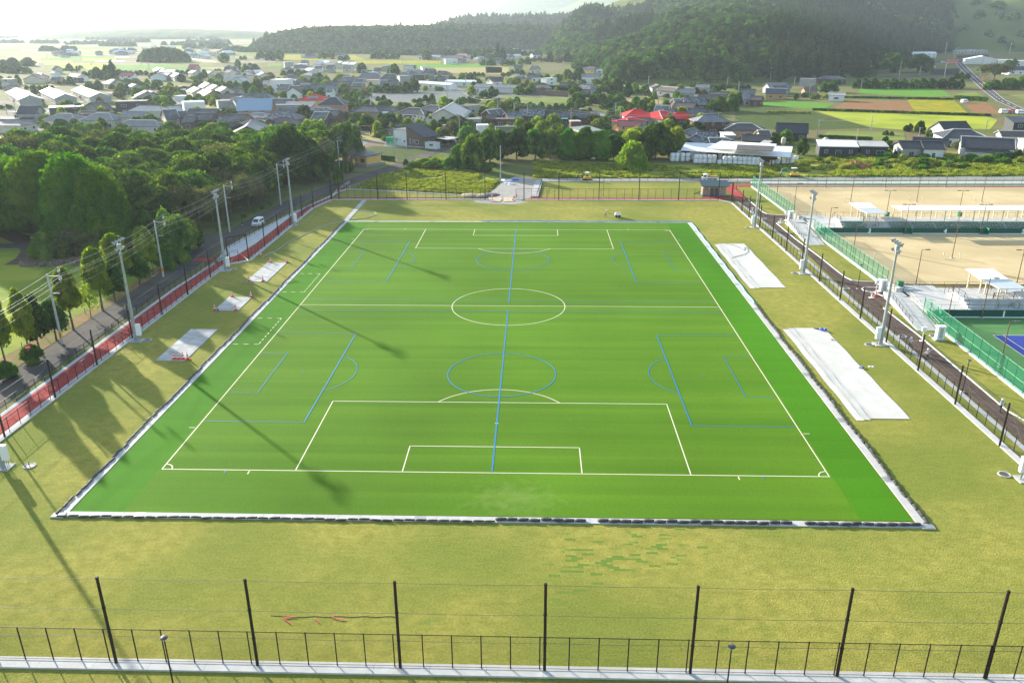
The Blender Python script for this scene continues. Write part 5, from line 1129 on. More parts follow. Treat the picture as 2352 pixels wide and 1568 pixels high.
# shapes for far trees: fewer, larger leaf clumps
proto('fbroad', 4, 9, 5, lambda i: crown('crown', gdk, dome(9, 5, 12, 100+i, .15, .42), 1500, .42, i, core=.85, coresub=1))
proto('flight', 3, 8, 5, lambda i: crown('crown', gmd, dome(8, 5, 12, 110+i, .15, .42), 1500, .42, i, core=.85, coresub=1))
proto('fyellow', 2, 7, 4.5, lambda i: crown('crown', gye, dome(7, 4.5, 11, 120+i, .2, .42), 1200, .38, i, core=.8, coresub=1))
proto('fcone', 2, 14, 4, lambda i: crown('crown', ghc, cone_(14, 4, 12, 130+i, .05), 1100, .5, i, core=.9, coresub=1))
proto('fbare', 2, 7, 4, lambda i: crown('crown', gbn, dome(7, 4, 10, 140+i, .25, .4), 900, .4, i, core=.5, shell=.6, coresub=1))
tcount = [0]
TL = []   # trees waiting for a label
def tree(kind, p, h, r, group, rz=None, desc=None, kid=None):
    P = PROTO[kind]; i = tcount[0]; tcount[0] += 1; cm, tm_ = P['v'][i % len(P['v'])]; q = random.Random(i*7+1)
    rz = q.uniform(0, 2*PI) if rz is None else rz
    sc = (r/P['r'], r/P['r']*q.uniform(.9, 1.1), h/P['h']); name = {'cone': 'conifer', 'fcone': 'conifer', 'bamboo': 'bamboo_clump', 'round': 'shrub' if h < 3.5 else 'tree'}.get(kind, 'tree')
    if tm_:
        o = empty(name, (p[0], p[1], p[2] if len(p) > 2 else 0), rz); o.scale = sc
        c = bpy.data.objects.new('crown', cm); C.objects.link(c); c.parent = o; t = bpy.data.objects.new('trunk', tm_); C.objects.link(t); t.parent = o
    else:
        o = bpy.data.objects.new(name, cm); C.objects.link(o); o.location = (p[0], p[1], p[2] if len(p) > 2 else 0); o.rotation_euler = (0, 0, rz); o.scale = sc
    o['category'] = {'conifer': 'conifer', 'bamboo_clump': 'bamboo', 'shrub': 'shrub'}.get(name, 'tree'); o['group'] = group
    TL.append((o, kind, desc, h, r)); return o
def T_(t, bx, by, ty, w, kind, group, desc=None, z=0):
    b = at(*t(bx, by), z); dpx = t(bx, ty)[1]; h = height(b, dpx)
    s = (t(1000, 0)[0]-t(0, 0)[0])/1000; dist = math.hypot(b.x-CX[0], b.y-CX[1]); r = w*s*dist/FPX/2*1.0
    h = max(h, .8)
    if kind[0] == 'f' and kind != 'feather' and r > .7*h and kind != 'fcone':
        k = math.ceil(r/(.62*h)); rk = r/k*1.2
        for i in range(k): o = tree(kind, b+Vector(((i-(k-1)/2)*2*r/k, (i % 2)*1.5, 0)), h*(1 if i == k//2 else .85), rk, group, desc=None if k > 1 else desc)
        return o
    return tree(kind, b, h, r*.92, group, desc=desc)
# row of trees beside the lane
g1 = 'trees in a row beside the lane'
for a in ((460, 1535, 1215, 210, 'columndark', 'small dark tree at the foot of the nearest utility pole'), (600, 1450, 955, 190, 'column', 'slim yellow-green tree right of the nearest utility pole'), (740, 1345, 1080, 190, 'bare', 'thin nearly leafless tree in the row by the lane'), (835, 1290, 790, 215, 'column', 'tall yellow-green tree left of the second mast'), (940, 1220, 930, 190, 'columndark', 'dark glossy tree left of the second mast'),
          (985, 1130, 675, 200, 'column', 'yellow-green tree hidden behind the head of the second mast'), (1140, 1085, 830, 205, 'columndark', 'dark glossy tree right of the second mast'), (1215, 1025, 620, 190, 'column', 'yellow-green tree left of the third utility pole'),
          (250, 1690, 1130, 180, 'column', 'broad dark yellow tree near the left picture edge'), (60, 1770, 1180, 180, 'column', 'nearest tree at the left picture edge'), (330, 1640, 1180, 200, 'columndark', 'dark tree left of the nearest utility pole'),
          (1340, 960, 770, 190, 'round', 'grey-green round tree under the third utility pole')): T_(TL1, *a[:5], g1, a[5])
for a in ((1370, 820, 475, 200, 'round', 'tall round clipped tree left of two beside the lane'), (1480, 870, 525, 300, 'broad', 'big rounded tree beside the lane, left of third mast'), (1560, 800, 560, 230, 'broad', 'rounded tree at the mouth of the side road'), (1440, 900, 700, 200, 'round', 'low rounded tree in front of the clipped pair')): T_(TL1, *a[:5], 'rounded trees beside the lane', a[5])
for i, (x_, y_) in enumerate(((1850, 600), (2065, 500), (2135, 470), (2200, 440), (1990, 540), (1780, 640))): T_(TL1, x_, y_, y_-32, 44, 'round', 'small dark shrubs on the verge', '%s dark shrub on the verge from the left, by the lane' % ORD[[1, 3, 4, 5, 2, 0][i]])
T2 = tile(0, 740, 3.336)
T_(T2, 270, 470, 340, 190, 'round', 'hedge bushes by the lane', 'clipped dark bush behind the red road sign'); T_(T2, 50, 620, 480, 200, 'round', 'hedge bushes by the lane', 'clipped dark bush at the left picture edge by the low lamp')
# wood on the left: brownish small trees with visible stems along the verge
g2 = 'small brownish trees with bare stems along the wood edge'
for i, a in enumerate(((1350, 640, 300, 250), (1460, 640, 290, 240), (1560, 600, 270, 230), (1740, 600, 280, 230), (1820, 560, 270, 190), (1890, 530, 250, 190), (2030, 470, 190, 230), (2100, 445, 190, 180), (2150, 415, 200, 170), (1640, 640, 310, 200), (2250, 380, 210, 150), (1250, 600, 260, 260), (1150, 560, 210, 260))):
    T_(TL1, *a, 'brownish', g2, '%s')
# front trees of the wood
g3 = 'trees of the dense wood on the left'
for a in ((130, 640, 70, 560, 'feather', 'huge bright green tree at the left picture edge'), (400, 680, 20, 620, 'feather', 'tallest bright green tree of the wood front'), (680, 760, 45, 560, 'feather', 'huge bright green tree at the middle of the wood front'), (880, 800, 150, 460, 'feather', 'right shoulder of the bright green trees at the wood front'), (-150, 700, 120, 500, 'feather', 'bright green tree cut by the left picture edge'),
          (390, 880, 655, 280, 'round', 'grey-green rounded bush in front of the huge bright trees'), (480, 860, 650, 240, 'round', 'second grey-green bush in front of the huge bright trees'), (790, 860, 730, 230, 'round', 'low grey bush at the wood edge above the soil heap'), (600, 850, 620, 300, 'brownish', 'grey leafless looking tree in the shade of the wood front'), (720, 850, 640, 240, 'brownish', 'second grey tree in the shade of the wood front'), (960, 800, 630, 220, 'round', 'grey-green tree behind the head of the second mast'), (1210, 760, 490, 230, 'round', 'grey-green tree left of the clipped pair')): T_(TL1, *a[:5], g3, a[5])
poly = [G(TL1, -400, 560), G(TL1, 900, 740), G(TL1, 1230, 700), G(TL1, 1500, 560), G(TL1, 1900, 480), Vector((-69, 72, 0)), Vector((-69, 84, 0)), Vector((-68, 100, 0)), Vector((-65, 114, 0)), Vector((-63, 124, 0)), Vector((-66, 146, 0)), Vector((-100, 143, 0)), Vector((-178, 140, 0)), Vector((-178, 60, 0))]
poly = [(p.x, p.y) for p in poly]
q = np.random.RandomState(5); pts = []
for _ in range(6000):
    p = np.array([q.uniform(-178, -50), q.uniform(20, 148)])
    if inside(p[None], poly)[0] and all((p[0]-o[0])**2+(p[1]-o[1])**2 > 58 for o in pts) and pr((p[0], p[1], 6))[0] > -80: pts.append(p)
pts += [np.array([-166+7.5*i+q.uniform(-2, 2), 146+q.uniform(-3, 4)]) for i in range(15)]; nb_ = {id(p) for p in pts[-15:]}
pts.sort(key=lambda p: p[1])
for p in pts:
    hh = q.uniform(8.5, 12.5) if id(p) not in nb_ else q.uniform(9.8, 11.5); k = 'broad' if q.rand() > .1 else 'brownish'
    tree(k, (p[0], p[1], 0), hh*(1.1 if p[0] > -75 and p[1] > 100 else 1), q.uniform(6.2, 8.2), g3, desc='%s')
print('grove', len(pts))
# right end of the wood by the yellow house
for a in ((400, 1370, 870, 470, 'broad', 'great domed tree at the right end of the wood, seen from the lane'), (190, 1350, 935, 380, 'broad', 'domed dark tree left of the great one at the wood end'), (640, 1370, 1050, 330, 'broad', 'dark tree at the wood end beside the yellow gabled house'), (850, 1390, 1215, 110, 'round', 'round bush at the wood end by the roadside')): T_(TZ2, *a[:5], g3, a[5])
# bank of bamboo and broadleaf trees behind the weedy strip
g4 = 'trees behind the weedy strip'
for a in ((80, 1150, 890, 230, 'broad'), (230, 1160, 880, 270, 'broad'), (400, 1160, 885, 260, 'broad'), (540, 1165, 895, 240, 'broad'), (700, 1165, 890, 240, 'bamboo'), (850, 1165, 880, 260, 'bamboo'), (1000, 1165, 905, 250, 'bamboo'), (1120, 1160, 940, 220, 'broad'), (1280, 1150, 905, 330, 'willow'), (1500, 1160, 835, 330, 'broad'), (1690, 1120, 880, 240, 'willow'), (1620, 1150, 980, 200, 'broad'), (1400, 1140, 960, 240, 'broad'), (1290, 1255, 1010, 350, 'willow'), (640, 1130, 860, 200, 'broad'), (330, 1100, 830, 220, 'broad'), (150, 1170, 1040, 120, 'brownish')): T_(TZ3, *a, g4, '%s')
for a in ((1960, 1250, 1030, 210, 'round'), (2080, 1270, 945, 250, 'broad'), (2240, 1215, 890, 270, 'broad'), (1880, 1255, 1150, 180, 'round'), (1550, 1240, 1185, 190, 'round'), (1700, 1245, 1175, 210, 'round'), (2170, 1180, 930, 220, 'broad'), (2010, 1180, 1050, 200, 'round'), (2330, 1160, 900, 200, 'broad'), (1470, 1225, 1160, 60, 'round')): T_(TZ2, *a, 'leafy mass by the lane beyond the weedy field', '%s')
# village trees
g5 = 'garden and field trees in the village'
for a in ((640, 920, 800, 130, 'fyellow'), (570, 920, 795, 120, 'fyellow'), (700, 925, 800, 100, 'fyellow'), (1010, 975, 850, 115, 'round'), (825, 960, 893, 55, 'round'), (1210, 925, 812, 112, 'fyellow'), (1490, 870, 780, 115, 'fyellow'), (1590, 880, 790, 110, 'fyellow'), (1680, 915, 800, 160, 'flight'), (1380, 830, 740, 120, 'fyellow'), (545, 830, 670, 200, 'fbroad'), (905, 1285, 1190, 72, 'round'), (972, 1280, 1175, 60, 'round'), (905, 800, 730, 90, 'fbroad'), (2030, 880, 800, 130, 'fyellow'), (1950, 960, 860, 90, 'fbroad'), (2160, 830, 790, 120, 'fyellow'),
          (60, 545, 430, 165, 'fbroad'), (400, 600, 530, 160, 'flight'), (500, 600, 520, 130, 'fbroad'), (640, 590, 505, 180, 'fbroad'), (300, 600, 540, 120, 'fyellow'), (980, 650, 545, 200, 'flight'), (1020, 690, 590, 140, 'fbroad'), (1150, 530, 455, 85, 'fcone'), (1250, 550, 470, 150, 'fbroad'), (1340, 550, 480, 150, 'fbroad'), (1420, 550, 475, 150, 'fbroad'), (1510, 545, 435, 140, 'fbroad'), (1370, 425, 290, 130, 'fbroad'), (1660, 250, 160, 95, 'fbroad'), (1240, 635, 575, 90, 'fbroad'), (1280, 672, 615, 120, 'fbroad'), (1680, 640, 560, 110, 'fbroad'), (1570, 640, 600, 90, 'flight'), (1820, 680, 580, 120, 'fyellow'), (1450, 720, 650, 150, 'flight'), (2230, 600, 520, 160, 'fbroad'), (2060, 640, 580, 180, 'fbroad'), (1920, 670, 600, 150, 'flight'),
          (265, 255, 150, 150, 'fbroad'), (140, 245, 165, 95, 'fbroad'), (1230, 240, 165, 150, 'fbroad'), (900, 260, 205, 100, 'fbroad'), (480, 390, 335, 160, 'fbroad'), (380, 400, 340, 110, 'fbroad'), (1070, 370, 280, 100, 'fbroad'), (2310, 200, 100, 80, 'fcone'), (2140, 250, 180, 140, 'fbroad'), (2220, 300, 235, 130, 'flight'), (2100, 240, 190, 100, 'fbroad'), (1370, 240, 190, 80, 'fbroad'), (1760, 400, 350, 80, 'fbroad'), (1850, 480, 390, 150, 'fbare'), (2100, 400, 360, 180, 'fbroad'), (700, 480, 400, 140, 'flight'), (580, 470, 410, 120, 'flight'), (2270, 690, 610, 130, 'fbroad'), (2180, 740, 690, 110, 'fbroad'), (1700, 680, 640, 90, 'fbare'), (1320, 410, 330, 60, 'fbroad'), (40, 330, 280, 120, 'fbroad'), (740, 240, 160, 140, 'fbroad'), (940, 120, 90, 90, 'fbroad')): T_(TZ2, *a, g5)
for a in ((1040, 420, 255, 105, 'fcone'), (940, 425, 300, 150, 'fbroad'), (1060, 420, 340, 130, 'fbroad'), (810, 415, 345, 95, 'fbroad'), (130, 475, 390, 95, 'fbroad'), (60, 365, 275, 150, 'fbroad'), (180, 375, 305, 180, 'fbroad'), (640, 345, 285, 60, 'fbroad'), (690, 360, 320, 70, 'fbare'), (1880, 412, 338, 55, 'fbroad'), (1350, 665, 625, 60, 'flight'), (1100, 530, 465, 170, 'fbroad'), (860, 520, 440, 130, 'flight'), (1240, 500, 440, 170, 'fbroad'), (1150, 470, 420, 120, 'flight'), (1780, 640, 560, 140, 'flight'), (2060, 275, 185, 100, 'fbroad'), (2185, 315, 245, 60, 'fbroad'), (2300, 365, 290, 150, 'fbroad'), (2310, 545, 430, 170, 'fbroad'), (1500, 665, 580, 150, 'fbroad'), (1320, 650, 590, 120, 'fbroad'), (350, 570, 500, 95, 'fbroad'), (600, 350, 325, 90, 'flight'), (590, 480, 430, 110, 'fbare'), (650, 480, 400, 70, 'fbroad'), (1500, 525, 490, 100, 'fbroad'), (1620, 550, 490, 130, 'fbroad'), (1380, 520, 460, 90, 'flight'), (1430, 590, 560, 140, 'flight'), (1180, 560, 530, 120, 'fbroad'), (780, 560, 510, 90, 'fbare'), (960, 600, 560, 110, 'fbare'), (1050, 600, 560, 110, 'fbare'), (500, 620, 560, 80, 'fbroad'), (260, 640, 600, 220, 'fbroad'), (850, 610, 560, 200, 'fbroad'), (2120, 500, 460, 170, 'flight'), (2140, 350, 290, 120, 'fbroad'), (2230, 250, 210, 60, 'flight'), (60, 700, 660, 110, 'fbroad'), (300, 520, 480, 120, 'fbroad'), (420, 520, 480, 120, 'fbroad'), (730, 330, 300, 60, 'fbare'), (1700, 390, 340, 80, 'fbroad'), (2000, 350, 330, 60, 'fbroad'), (1270, 390, 345, 160, 'fbroad'), (1140, 380, 345, 130, 'fbroad'), (1640, 690, 660, 70, 'flight')): T_(TZ1, *a, g5)
for a in ((750, 445, 320, 200, 'fbroad'), (1000, 500, 410, 160, 'fbroad'), (1100, 560, 420, 190, 'fbroad'), (1250, 590, 440, 110, 'fcone'), (780, 710, 555, 200, 'fbroad'), (970, 670, 560, 170, 'fbroad'), (1130, 660, 555, 180, 'flight'), (1230, 705, 640, 130, 'fbroad'), (560, 720, 650, 120, 'flight'), (150, 300, 245, 130, 'fbroad'), (235, 385, 330, 130, 'fbroad'), (130, 400, 362, 85, 'fbroad'), (740, 545, 470, 110, 'fbroad'), (1090, 775, 700, 95, 'flight'), (500, 870, 750, 270, 'fyellow'), (260, 890, 780, 140, 'fyellow'), (640, 890, 850, 110, 'flight'), (2150, 720, 560, 220, 'flight'), (2230, 660, 550, 150, 'flight'), (2060, 720, 640, 120, 'flight'), (1780, 900, 803, 72, 'fbroad'), (1632, 870, 740, 85, 'fbare'), (1440, 660, 580, 110, 'flight'), (1680, 575, 510, 75, 'fbroad'), (1570, 560, 495, 80, 'fbroad'), (1950, 540, 470, 140, 'fbroad'), (2080, 540, 470, 140, 'fbroad'), (1850, 560, 505, 110, 'fbroad'), (540, 270, 165, 90, 'fcone'), (700, 270, 160, 100, 'fcone'), (620, 280, 215, 90, 'fbare'), (440, 270, 220, 150, 'fbare'), (300, 290, 225, 110, 'flight'), (840, 340, 240, 200, 'flight'), (980, 330, 210, 110, 'fbroad'), (420, 710, 640, 140, 'flight'), (320, 700, 640, 130, 'fbroad'), (130, 720, 660, 140, 'flight'), (680, 720, 640, 130, 'flight'), (870, 760, 690, 120, 'flight'), (200, 650, 590, 120, 'flight'), (480, 430, 380, 110, 'flight'), (640, 420, 385, 110, 'fbroad'), (1330, 560, 500, 150, 'flight'), (2300, 530, 470, 140, 'fbroad'), (2180, 510, 470, 120, 'flight'), (1660, 490, 455, 90, 'flight'), (1870, 500, 460, 100, 'flight'), (60, 250, 100, 80, 'fcone'), (100, 260, 120, 90, 'fcone'), (10, 260, 180, 100, 'fbroad'), (1050, 700, 640, 120, 'fbroad'), (30, 560, 520, 70, 'fbroad'), (350, 410, 370, 120, 'fbroad')): T_(TZ3, *a, g5)
for a in ((1120, 365, 190, 240, 'broad'), (1370, 365, 200, 250, 'broad'), (780, 375, 200, 290, 'broad'), (2070, 445, 280, 270, 'brownish'), (930, 405, 340, 100, 'fbare'), (550, 545, 440, 150, 'fbroad'), (260, 612, 560, 50, 'fbroad'), (1390, 920, 812, 105, 'fbroad'), (1290, 905, 840, 85, 'fbroad'), (1540, 960, 875, 150, 'flight'), (110, 1015, 900, 230, 'flight'), (310, 1120, 960, 110, 'fbroad'), (710, 1085, 1005, 120, 'fbroad'), (600, 1115, 1060, 120, 'fbroad'), (1110, 1070, 990, 90, 'fbroad'), (1780, 425, 365, 120, 'fbroad'), (2290, 1165, 1080, 100, 'fbroad'), (2130, 520, 420, 160, 'flight'), (2280, 520, 400, 190, 'flight'), (2040, 520, 440, 100, 'flight'), (1700, 500, 450, 80, 'flight'), (640, 480, 430, 60, 'fbroad'), (530, 610, 560, 60, 'fyellow'), (430, 610, 560, 90, 'flight'), (1720, 1080, 1000, 90, 'fbare'), (1120, 1130, 1080, 130, 'fbroad'), (350, 590, 540, 80, 'flight'), (2230, 310, 240, 100, 'fbroad'), (1640, 1050, 1000, 70, 'flight'), (1480, 940, 880, 60, 'flight'), (1080, 1000, 955, 60, 'fbroad'), (2320, 1010, 960, 90, 'fbroad'), (1100, 940, 900, 90, 'flight')): T_(TZ4, *a, g5)
for i in range(11): T_(TZ4, 850+i*88, 512, 412+8*(i % 3), 125, 'fbroad', 'hedge trees above the bright green crop', '%s tree from the left in the hedge above the bright green crop' % ORD[i].replace('%', ''))
# ================================================================ WOODS AS ONE MASS
def far_shapes(fn, n, mat):
    out = []
    for i in range(n):
        me = fn(i); o = bpy.data.objects.new('shape', me); hidden.objects.link(o); out.append(o)
    return out
def wood_stuff(name, P, S_, label, shapes, seed, cat='woodland', idx=None):
    """one object: its vertices carry tree crowns through geometry nodes"""
    col = bpy.data.collections.new(name+' shapes')
    for i, o in enumerate(shapes):
        c = bpy.data.objects.new('%s_%02d' % (name, i), o.data); col.objects.link(c)
    r = np.random.RandomState(seed); n = len(P); me = bpy.data.meshes.new(name); me.vertices.add(n); me.vertices.foreach_set('co', np.asarray(P, float).ravel())
    a = me.attributes.new('size', 'FLOAT_VECTOR', 'POINT'); a.data.foreach_set('vector', np.asarray(S_, float).ravel())
    a = me.attributes.new('turn', 'FLOAT', 'POINT'); a.data.foreach_set('value', r.rand(n)*6.283)
    a = me.attributes.new('pick', 'INT', 'POINT'); a.data.foreach_set('value', (r.randint(0, len(shapes), n) if idx is None else np.asarray(idx)).astype(np.int32))
    o = bpy.data.objects.new(name, me); C.objects.link(o)
    ng = bpy.data.node_groups.new(name, 'GeometryNodeTree'); ng.interface.new_socket('Geometry', in_out='INPUT', socket_type='NodeSocketGeometry'); ng.interface.new_socket('Geometry', in_out='OUTPUT', socket_type='NodeSocketGeometry')
    N = ng.nodes; L = ng.links; gi = N.new('NodeGroupInput'); go = N.new('NodeGroupOutput'); ci = N.new('GeometryNodeCollectionInfo'); ci.inputs['Collection'].default_value = col; ci.inputs['Separate Children'].default_value = True; ci.inputs['Reset Children'].default_value = True
    mp = N.new('GeometryNodeMeshToPoints'); ip = N.new('GeometryNodeInstanceOnPoints'); ip.inputs['Pick Instance'].default_value = True
    def attr(nm, ty): k = N.new('GeometryNodeInputNamedAttribute'); k.data_type = ty; k.inputs['Name'].default_value = nm; return k.outputs[0]
    cb = N.new('ShaderNodeCombineXYZ'); L.new(attr('turn', 'FLOAT'), cb.inputs[2])
    L.new(gi.outputs[0], mp.inputs[0]); L.new(mp.outputs[0], ip.inputs['Points']); L.new(ci.outputs[0], ip.inputs['Instance']); L.new(attr('pick', 'INT'), ip.inputs['Instance Index']); L.new(cb.outputs[0], ip.inputs['Rotation']); L.new(attr('size', 'FLOAT_VECTOR'), ip.inputs['Scale']); L.new(ip.outputs[0], go.inputs[0])
    md = o.modifiers.new('trees', 'NODES'); md.node_group = ng
    return tag(o, label, cat, kind='stuff')
sb = far_shapes(lambda i: crown('far_broad', ghl, dome(9, 4.6, 9, 200+i, .1, .44), 620, .55, i, core=.85, coresub=1), 4, ghl)
sc_ = far_shapes(lambda i: crown('far_cedar', ghc, cone_(13, 3.2, 9, 210+i, .02), 480, .5, i, core=.85, coresub=1), 3, ghc)
sl = far_shapes(lambda i: crown('far_light', gmd, dome(8, 4.4, 8, 220+i, .1, .44), 600, .55, i, core=.85, coresub=1), 2, gmd)
shapes_all = sb+sc_+sl
def scatter(fn, x0, y0, x1, y1, sp, seed, keep=None, hmin=.5):
    r = np.random.RandomState(seed); nx = int((x1-x0)/sp); ny = int((y1-y0)/sp); X, Y = np.meshgrid(np.arange(nx), np.arange(ny)); P = np.stack([x0+(X.ravel()+r.rand(nx*ny))*sp, y0+(Y.ravel()+r.rand(nx*ny))*sp], 1)
    Z = fn(P); k = Z > hmin
    d = np.column_stack([P, Z])-CX; den = d@F_; px = 1176+FPX*(d@RT)/den; k &= (px > -60) & (px < 2420)
    P = P[k]; Z = Z[k]; px = px[k]
    if keep is not None: m = keep(P, px, Z); P = P[m]; Z = Z[m]; px = px[m]
    return P, Z, px
P, Z, px = scatter(hillA, -60, 530, 1000, 1500, 7.4, 11, lambda P, px, Z: (px < 2190+vnoise(P, 60, 9)*50) | (vnoise(P, 30, 8) > .36))
cz = vnoise(P, 130, 21)+np.where(px < 1500, np.clip((Z-30)/60, -.2, .4), 0)+np.where(px > 1780, .35, 0)+np.where((px > 1500) & (px < 1760), -.35, 0)
r_rs = np.random.RandomState(2); idx = np.where(cz > .12, 4+r_rs.randint(0, 3, len(P)), np.where(r_rs.rand(len(P)) < .22, 7+r_rs.randint(0, 2, len(P)), r_rs.randint(0, 4, len(P))))
s_ = .8+.55*r_rs.rand(len(P)); SS = np.stack([s_*1.05, s_*1.05, s_*(.9+.3*r_rs.rand(len(P)))], 1)
SS[px > 2190] *= .55
wood_stuff('hill_forest', np.column_stack([P, Z-1]), SS, 'mixed forest of cedar and broadleaf trees covering the big hill', shapes_all, 3, 'forest', idx); print('forestA', len(P))
P, Z, px = scatter(hillD, -900, 1150, 500, 2000, 9.5, 12); r_ = np.random.RandomState(4); s_ = 1.0+.5*r_.rand(len(P))
wood_stuff('hill_forest', np.column_stack([P, Z-1]), np.stack([s_*1.1, s_*1.1, s_*.95], 1), 'hazy forest on the long low hill', shapes_all, 5, 'forest', np.where(r_.rand(len(P)) < .06, 4, r_.randint(0, 4, len(P)))); print('forestD', len(P))
P, Z, px = scatter(hillC, -500, 1950, 500, 2600, 15, 13); r_ = np.random.RandomState(6); s_ = 1.1+.6*r_.rand(len(P))
wood_stuff('hill_forest', np.column_stack([P, Z-1]), np.stack([s_*1.6, s_*1.6, s_*1.1], 1), 'pale forest on the farthest hazy hill', shapes_all, 7, 'forest', np.where(r_.rand(len(P)) < .5, 5, r_.randint(0, 4, len(P)))); print('forestC', len(P))
# wooded mound in the fields
r_ = np.random.RandomState(8); P = []
for _ in range(150):
    a = r_.rand()*6.28; t = math.sqrt(r_.rand()); P.append((-469+30*t*math.cos(a), 952+14*t*math.sin(a), 1.5*(1-t)))
P = np.array(P); s_ = .95+.25*r_.rand(len(P)); hz = 1.75*np.sqrt(np.clip(1-((P[:, 0]+469)/38)**2, .3, 1))
wood_stuff('wooded_mound', P, np.stack([s_, s_, s_*hz], 1), 'dense dark rounded clump of trees standing alone in the hazy fields', sb, 9, 'woodland')
# far tree belts on the plain
belts = [((0, 99), (60, 99), 4), ((70, 100), (150, 100), 5), ((150, 103), (250, 101), 3), ((0, 155), (55, 152), 6), ((200, 92), (500, 90), 4), ((430, 112), (530, 112), 6), ((250, 97), (340, 98), 4), ((100, 118), (180, 117), 3), ((520, 118), (620, 120), 5), ((390, 104), (520, 104), 4), ((0, 88), (200, 87), 5), ((620, 122), (900, 124), 4), ((900, 126), (1230, 128), 6), ((240, 106), (310, 107), 3), ((430, 98), (520, 98), 4)]
P = []; r_ = np.random.RandomState(14)
for a, b, k in belts:
    A = at(*a); B_ = at(*b); n = int((B_-A).length/7)
    for i in range(n*2):
        t = r_.rand(); p = A.lerp(B_, t); P.append((p.x+r_.normal()*4, p.y+r_.normal()*14, -.5))
P = np.array(P); s_ = .7+.6*r_.rand(len(P))
wood_stuff('tree_belt', P, np.stack([s_*1.3, s_*1.3, s_], 1), 'belts of hazy trees across the far plain', sb, 15, 'woodland'); print('belts', len(P))
# rough weeds beyond the far fence and on verges: tussocks
tf = []
for i in range(4):
    me = crown('tussock', gwd, [(0, 0, .12, .5, .5, .2), (.3, .2, .06, .35, .35, .14)], 90, .12, 300+i, core=.8, coresub=1, asp=2, droop=.0); o = bpy.data.objects.new('t', me); tf.append(o)
def weeds(name, polys, sp, s0, s1, label, shapes, seed):
    out = []; r = np.random.RandomState(seed)
    for poly in polys:
        pl_ = [(p[0], p[1]) for p in poly]; xs = [p[0] for p in pl_]; ys = [p[1] for p in pl_]
        n = int((max(xs)-min(xs))*(max(ys)-min(ys))/sp**2); P = np.stack([r.uniform(min(xs), max(xs), n), r.uniform(min(ys), max(ys), n)], 1); P = P[inside(P, pl_)]
        m = vnoise(P, 9, seed)+vnoise(P, 3, seed+1)*.7 > -.25; out.append(P[m])
    P = np.concatenate(out); s_ = s0+(s1-s0)*r.rand(len(P)); s_ *= 1+vnoise(P, 7, seed+2)*.9; print(name, len(P))
    return wood_stuff(name, np.column_stack([P, np.full(len(P), -.1)]), np.stack([s_, s_, s_], 1), label, shapes, seed, 'weeds')
field0 = M('weedy_ground', (.26, .30, .04), (.36, .34, .07), .3, .95, c3=(.20, .25, .035), sc3=.12, bump=.5, bsc=3)
weedpoly1 = [(-46, 101), (-43, 100.5), (-12, 92.5), (-9, 93), (-6, 118), (-16, 130), (-36, 134), (-43, 120)]
weedpoly2 = [(4, 118), (60, 118.5), (160, 124), (175, 162), (130, 163), (92, 151), (60, 141), (44, 140), (4, 150)]
g = MB(); g.sheet([(-46, 101), (-43, 100.5), (-12, 92.5), (-9, 93), (-6, 118), (-16, 132), (-36, 138), (-43, 120)], -.06); g.sheet([(4, 118), (60, 118.5), (160, 124), (175, 162), (130, 163), (92, 151), (60, 141), (44, 145), (4, 152)], -.06)
struct('weedy_field', g, field0, 'yellow-green weedy ground behind the far fences', 'field')
weeds('weeds', [weedpoly1, [(-32, 140), (-25, 150), (-30, 158), (-36, 148)]], .62, .6, 1.3, 'tall yellow-green weeds behind the slanting fence', tf, 31)
weeds('weeds', [weedpoly2], .8, .7, 1.7, 'rough weeds and creeper behind the far lawn strip and sand courts', tf, 35)
tg = []
for i in range(3):
    me = crown('bush', gmd if i else gwd, [(0, 0, .5, 1, 1, .7), (.7, .2, .4, .7, .7, .5), (-.5, .5, .4, .7, .7, .6)], 260, .2, 320+i, core=.85, coresub=1); tg.append(bpy.data.objects.new('b', me))
weeds('scrub', [[(95, 132), (175, 132), (175, 160), (100, 160), (96, 143)], [(-36, 138), (-24, 133), (-10, 128), (-8, 138), (-30, 150), (-34, 148)]], 4.2, .6, 1.6, 'low creeper-covered scrub behind the weeds', tg, 41)
# ================================================================ FIELDS AND FAR ROADS
def field(name, polys, z, mat, label, cat='field'):
    g = MB()
    for t, pts in polys: g.sheet([tuple(G(t, *p)[:2]) for p in pts], z)
    return struct(name, g, mat, label, cat)
f_yg = M('ripe_rice', (.33, .38, .03), (.40, .41, .045), .5, .95, c3=(.26, .31, .04), sc3=.05, bump=.3, bsc=3)
f_gr = M('green_crop', (.10, .24, .03), (.14, .29, .04), .6, .95, bump=.5, bsc=2)
f_dk = M('vegetable_rows', (.045, .085, .018), (.09, .13, .03), .4, .95, bump=.4, bsc=2); wave_over(f_dk, (.10, .08, .045), .35, 'X', .6, .5, rot=.5)
f_br = M('ploughed_soil', (.25, .13, .055), (.31, .17, .08), .3, .95, bump=.3, bsc=2); wave_over(f_br, (.17, .09, .05), .25, 'X', .5, .5, rot=-.3)
f_ye = M('goldenrod', (.40, .30, .01), (.20, .25, .03), .15, .95, bump=.7, bsc=1.5)
f_gn = M('pasture', (.15, .20, .045), (.22, .25, .06), .08, .95, bump=.4, bsc=1.5)
f_tan = M('dry_grass', (.30, .26, .10), (.36, .30, .12), .1, .95, bump=.3, bsc=1)
f_tea = M('black_mulch_rows', (.03, .035, .035), rough=.6); wave_over(f_tea, (.13, .15, .13), .35, 'Y', 1, .55)
field('rice_field', [(TZ4, [(390, 705), (1200, 738), (2000, 768), (2110, 800), (2040, 885), (1230, 890), (960, 870), (700, 800)])], -.03, f_yg, 'bright yellow-green rice field behind the dark-roofed houses')
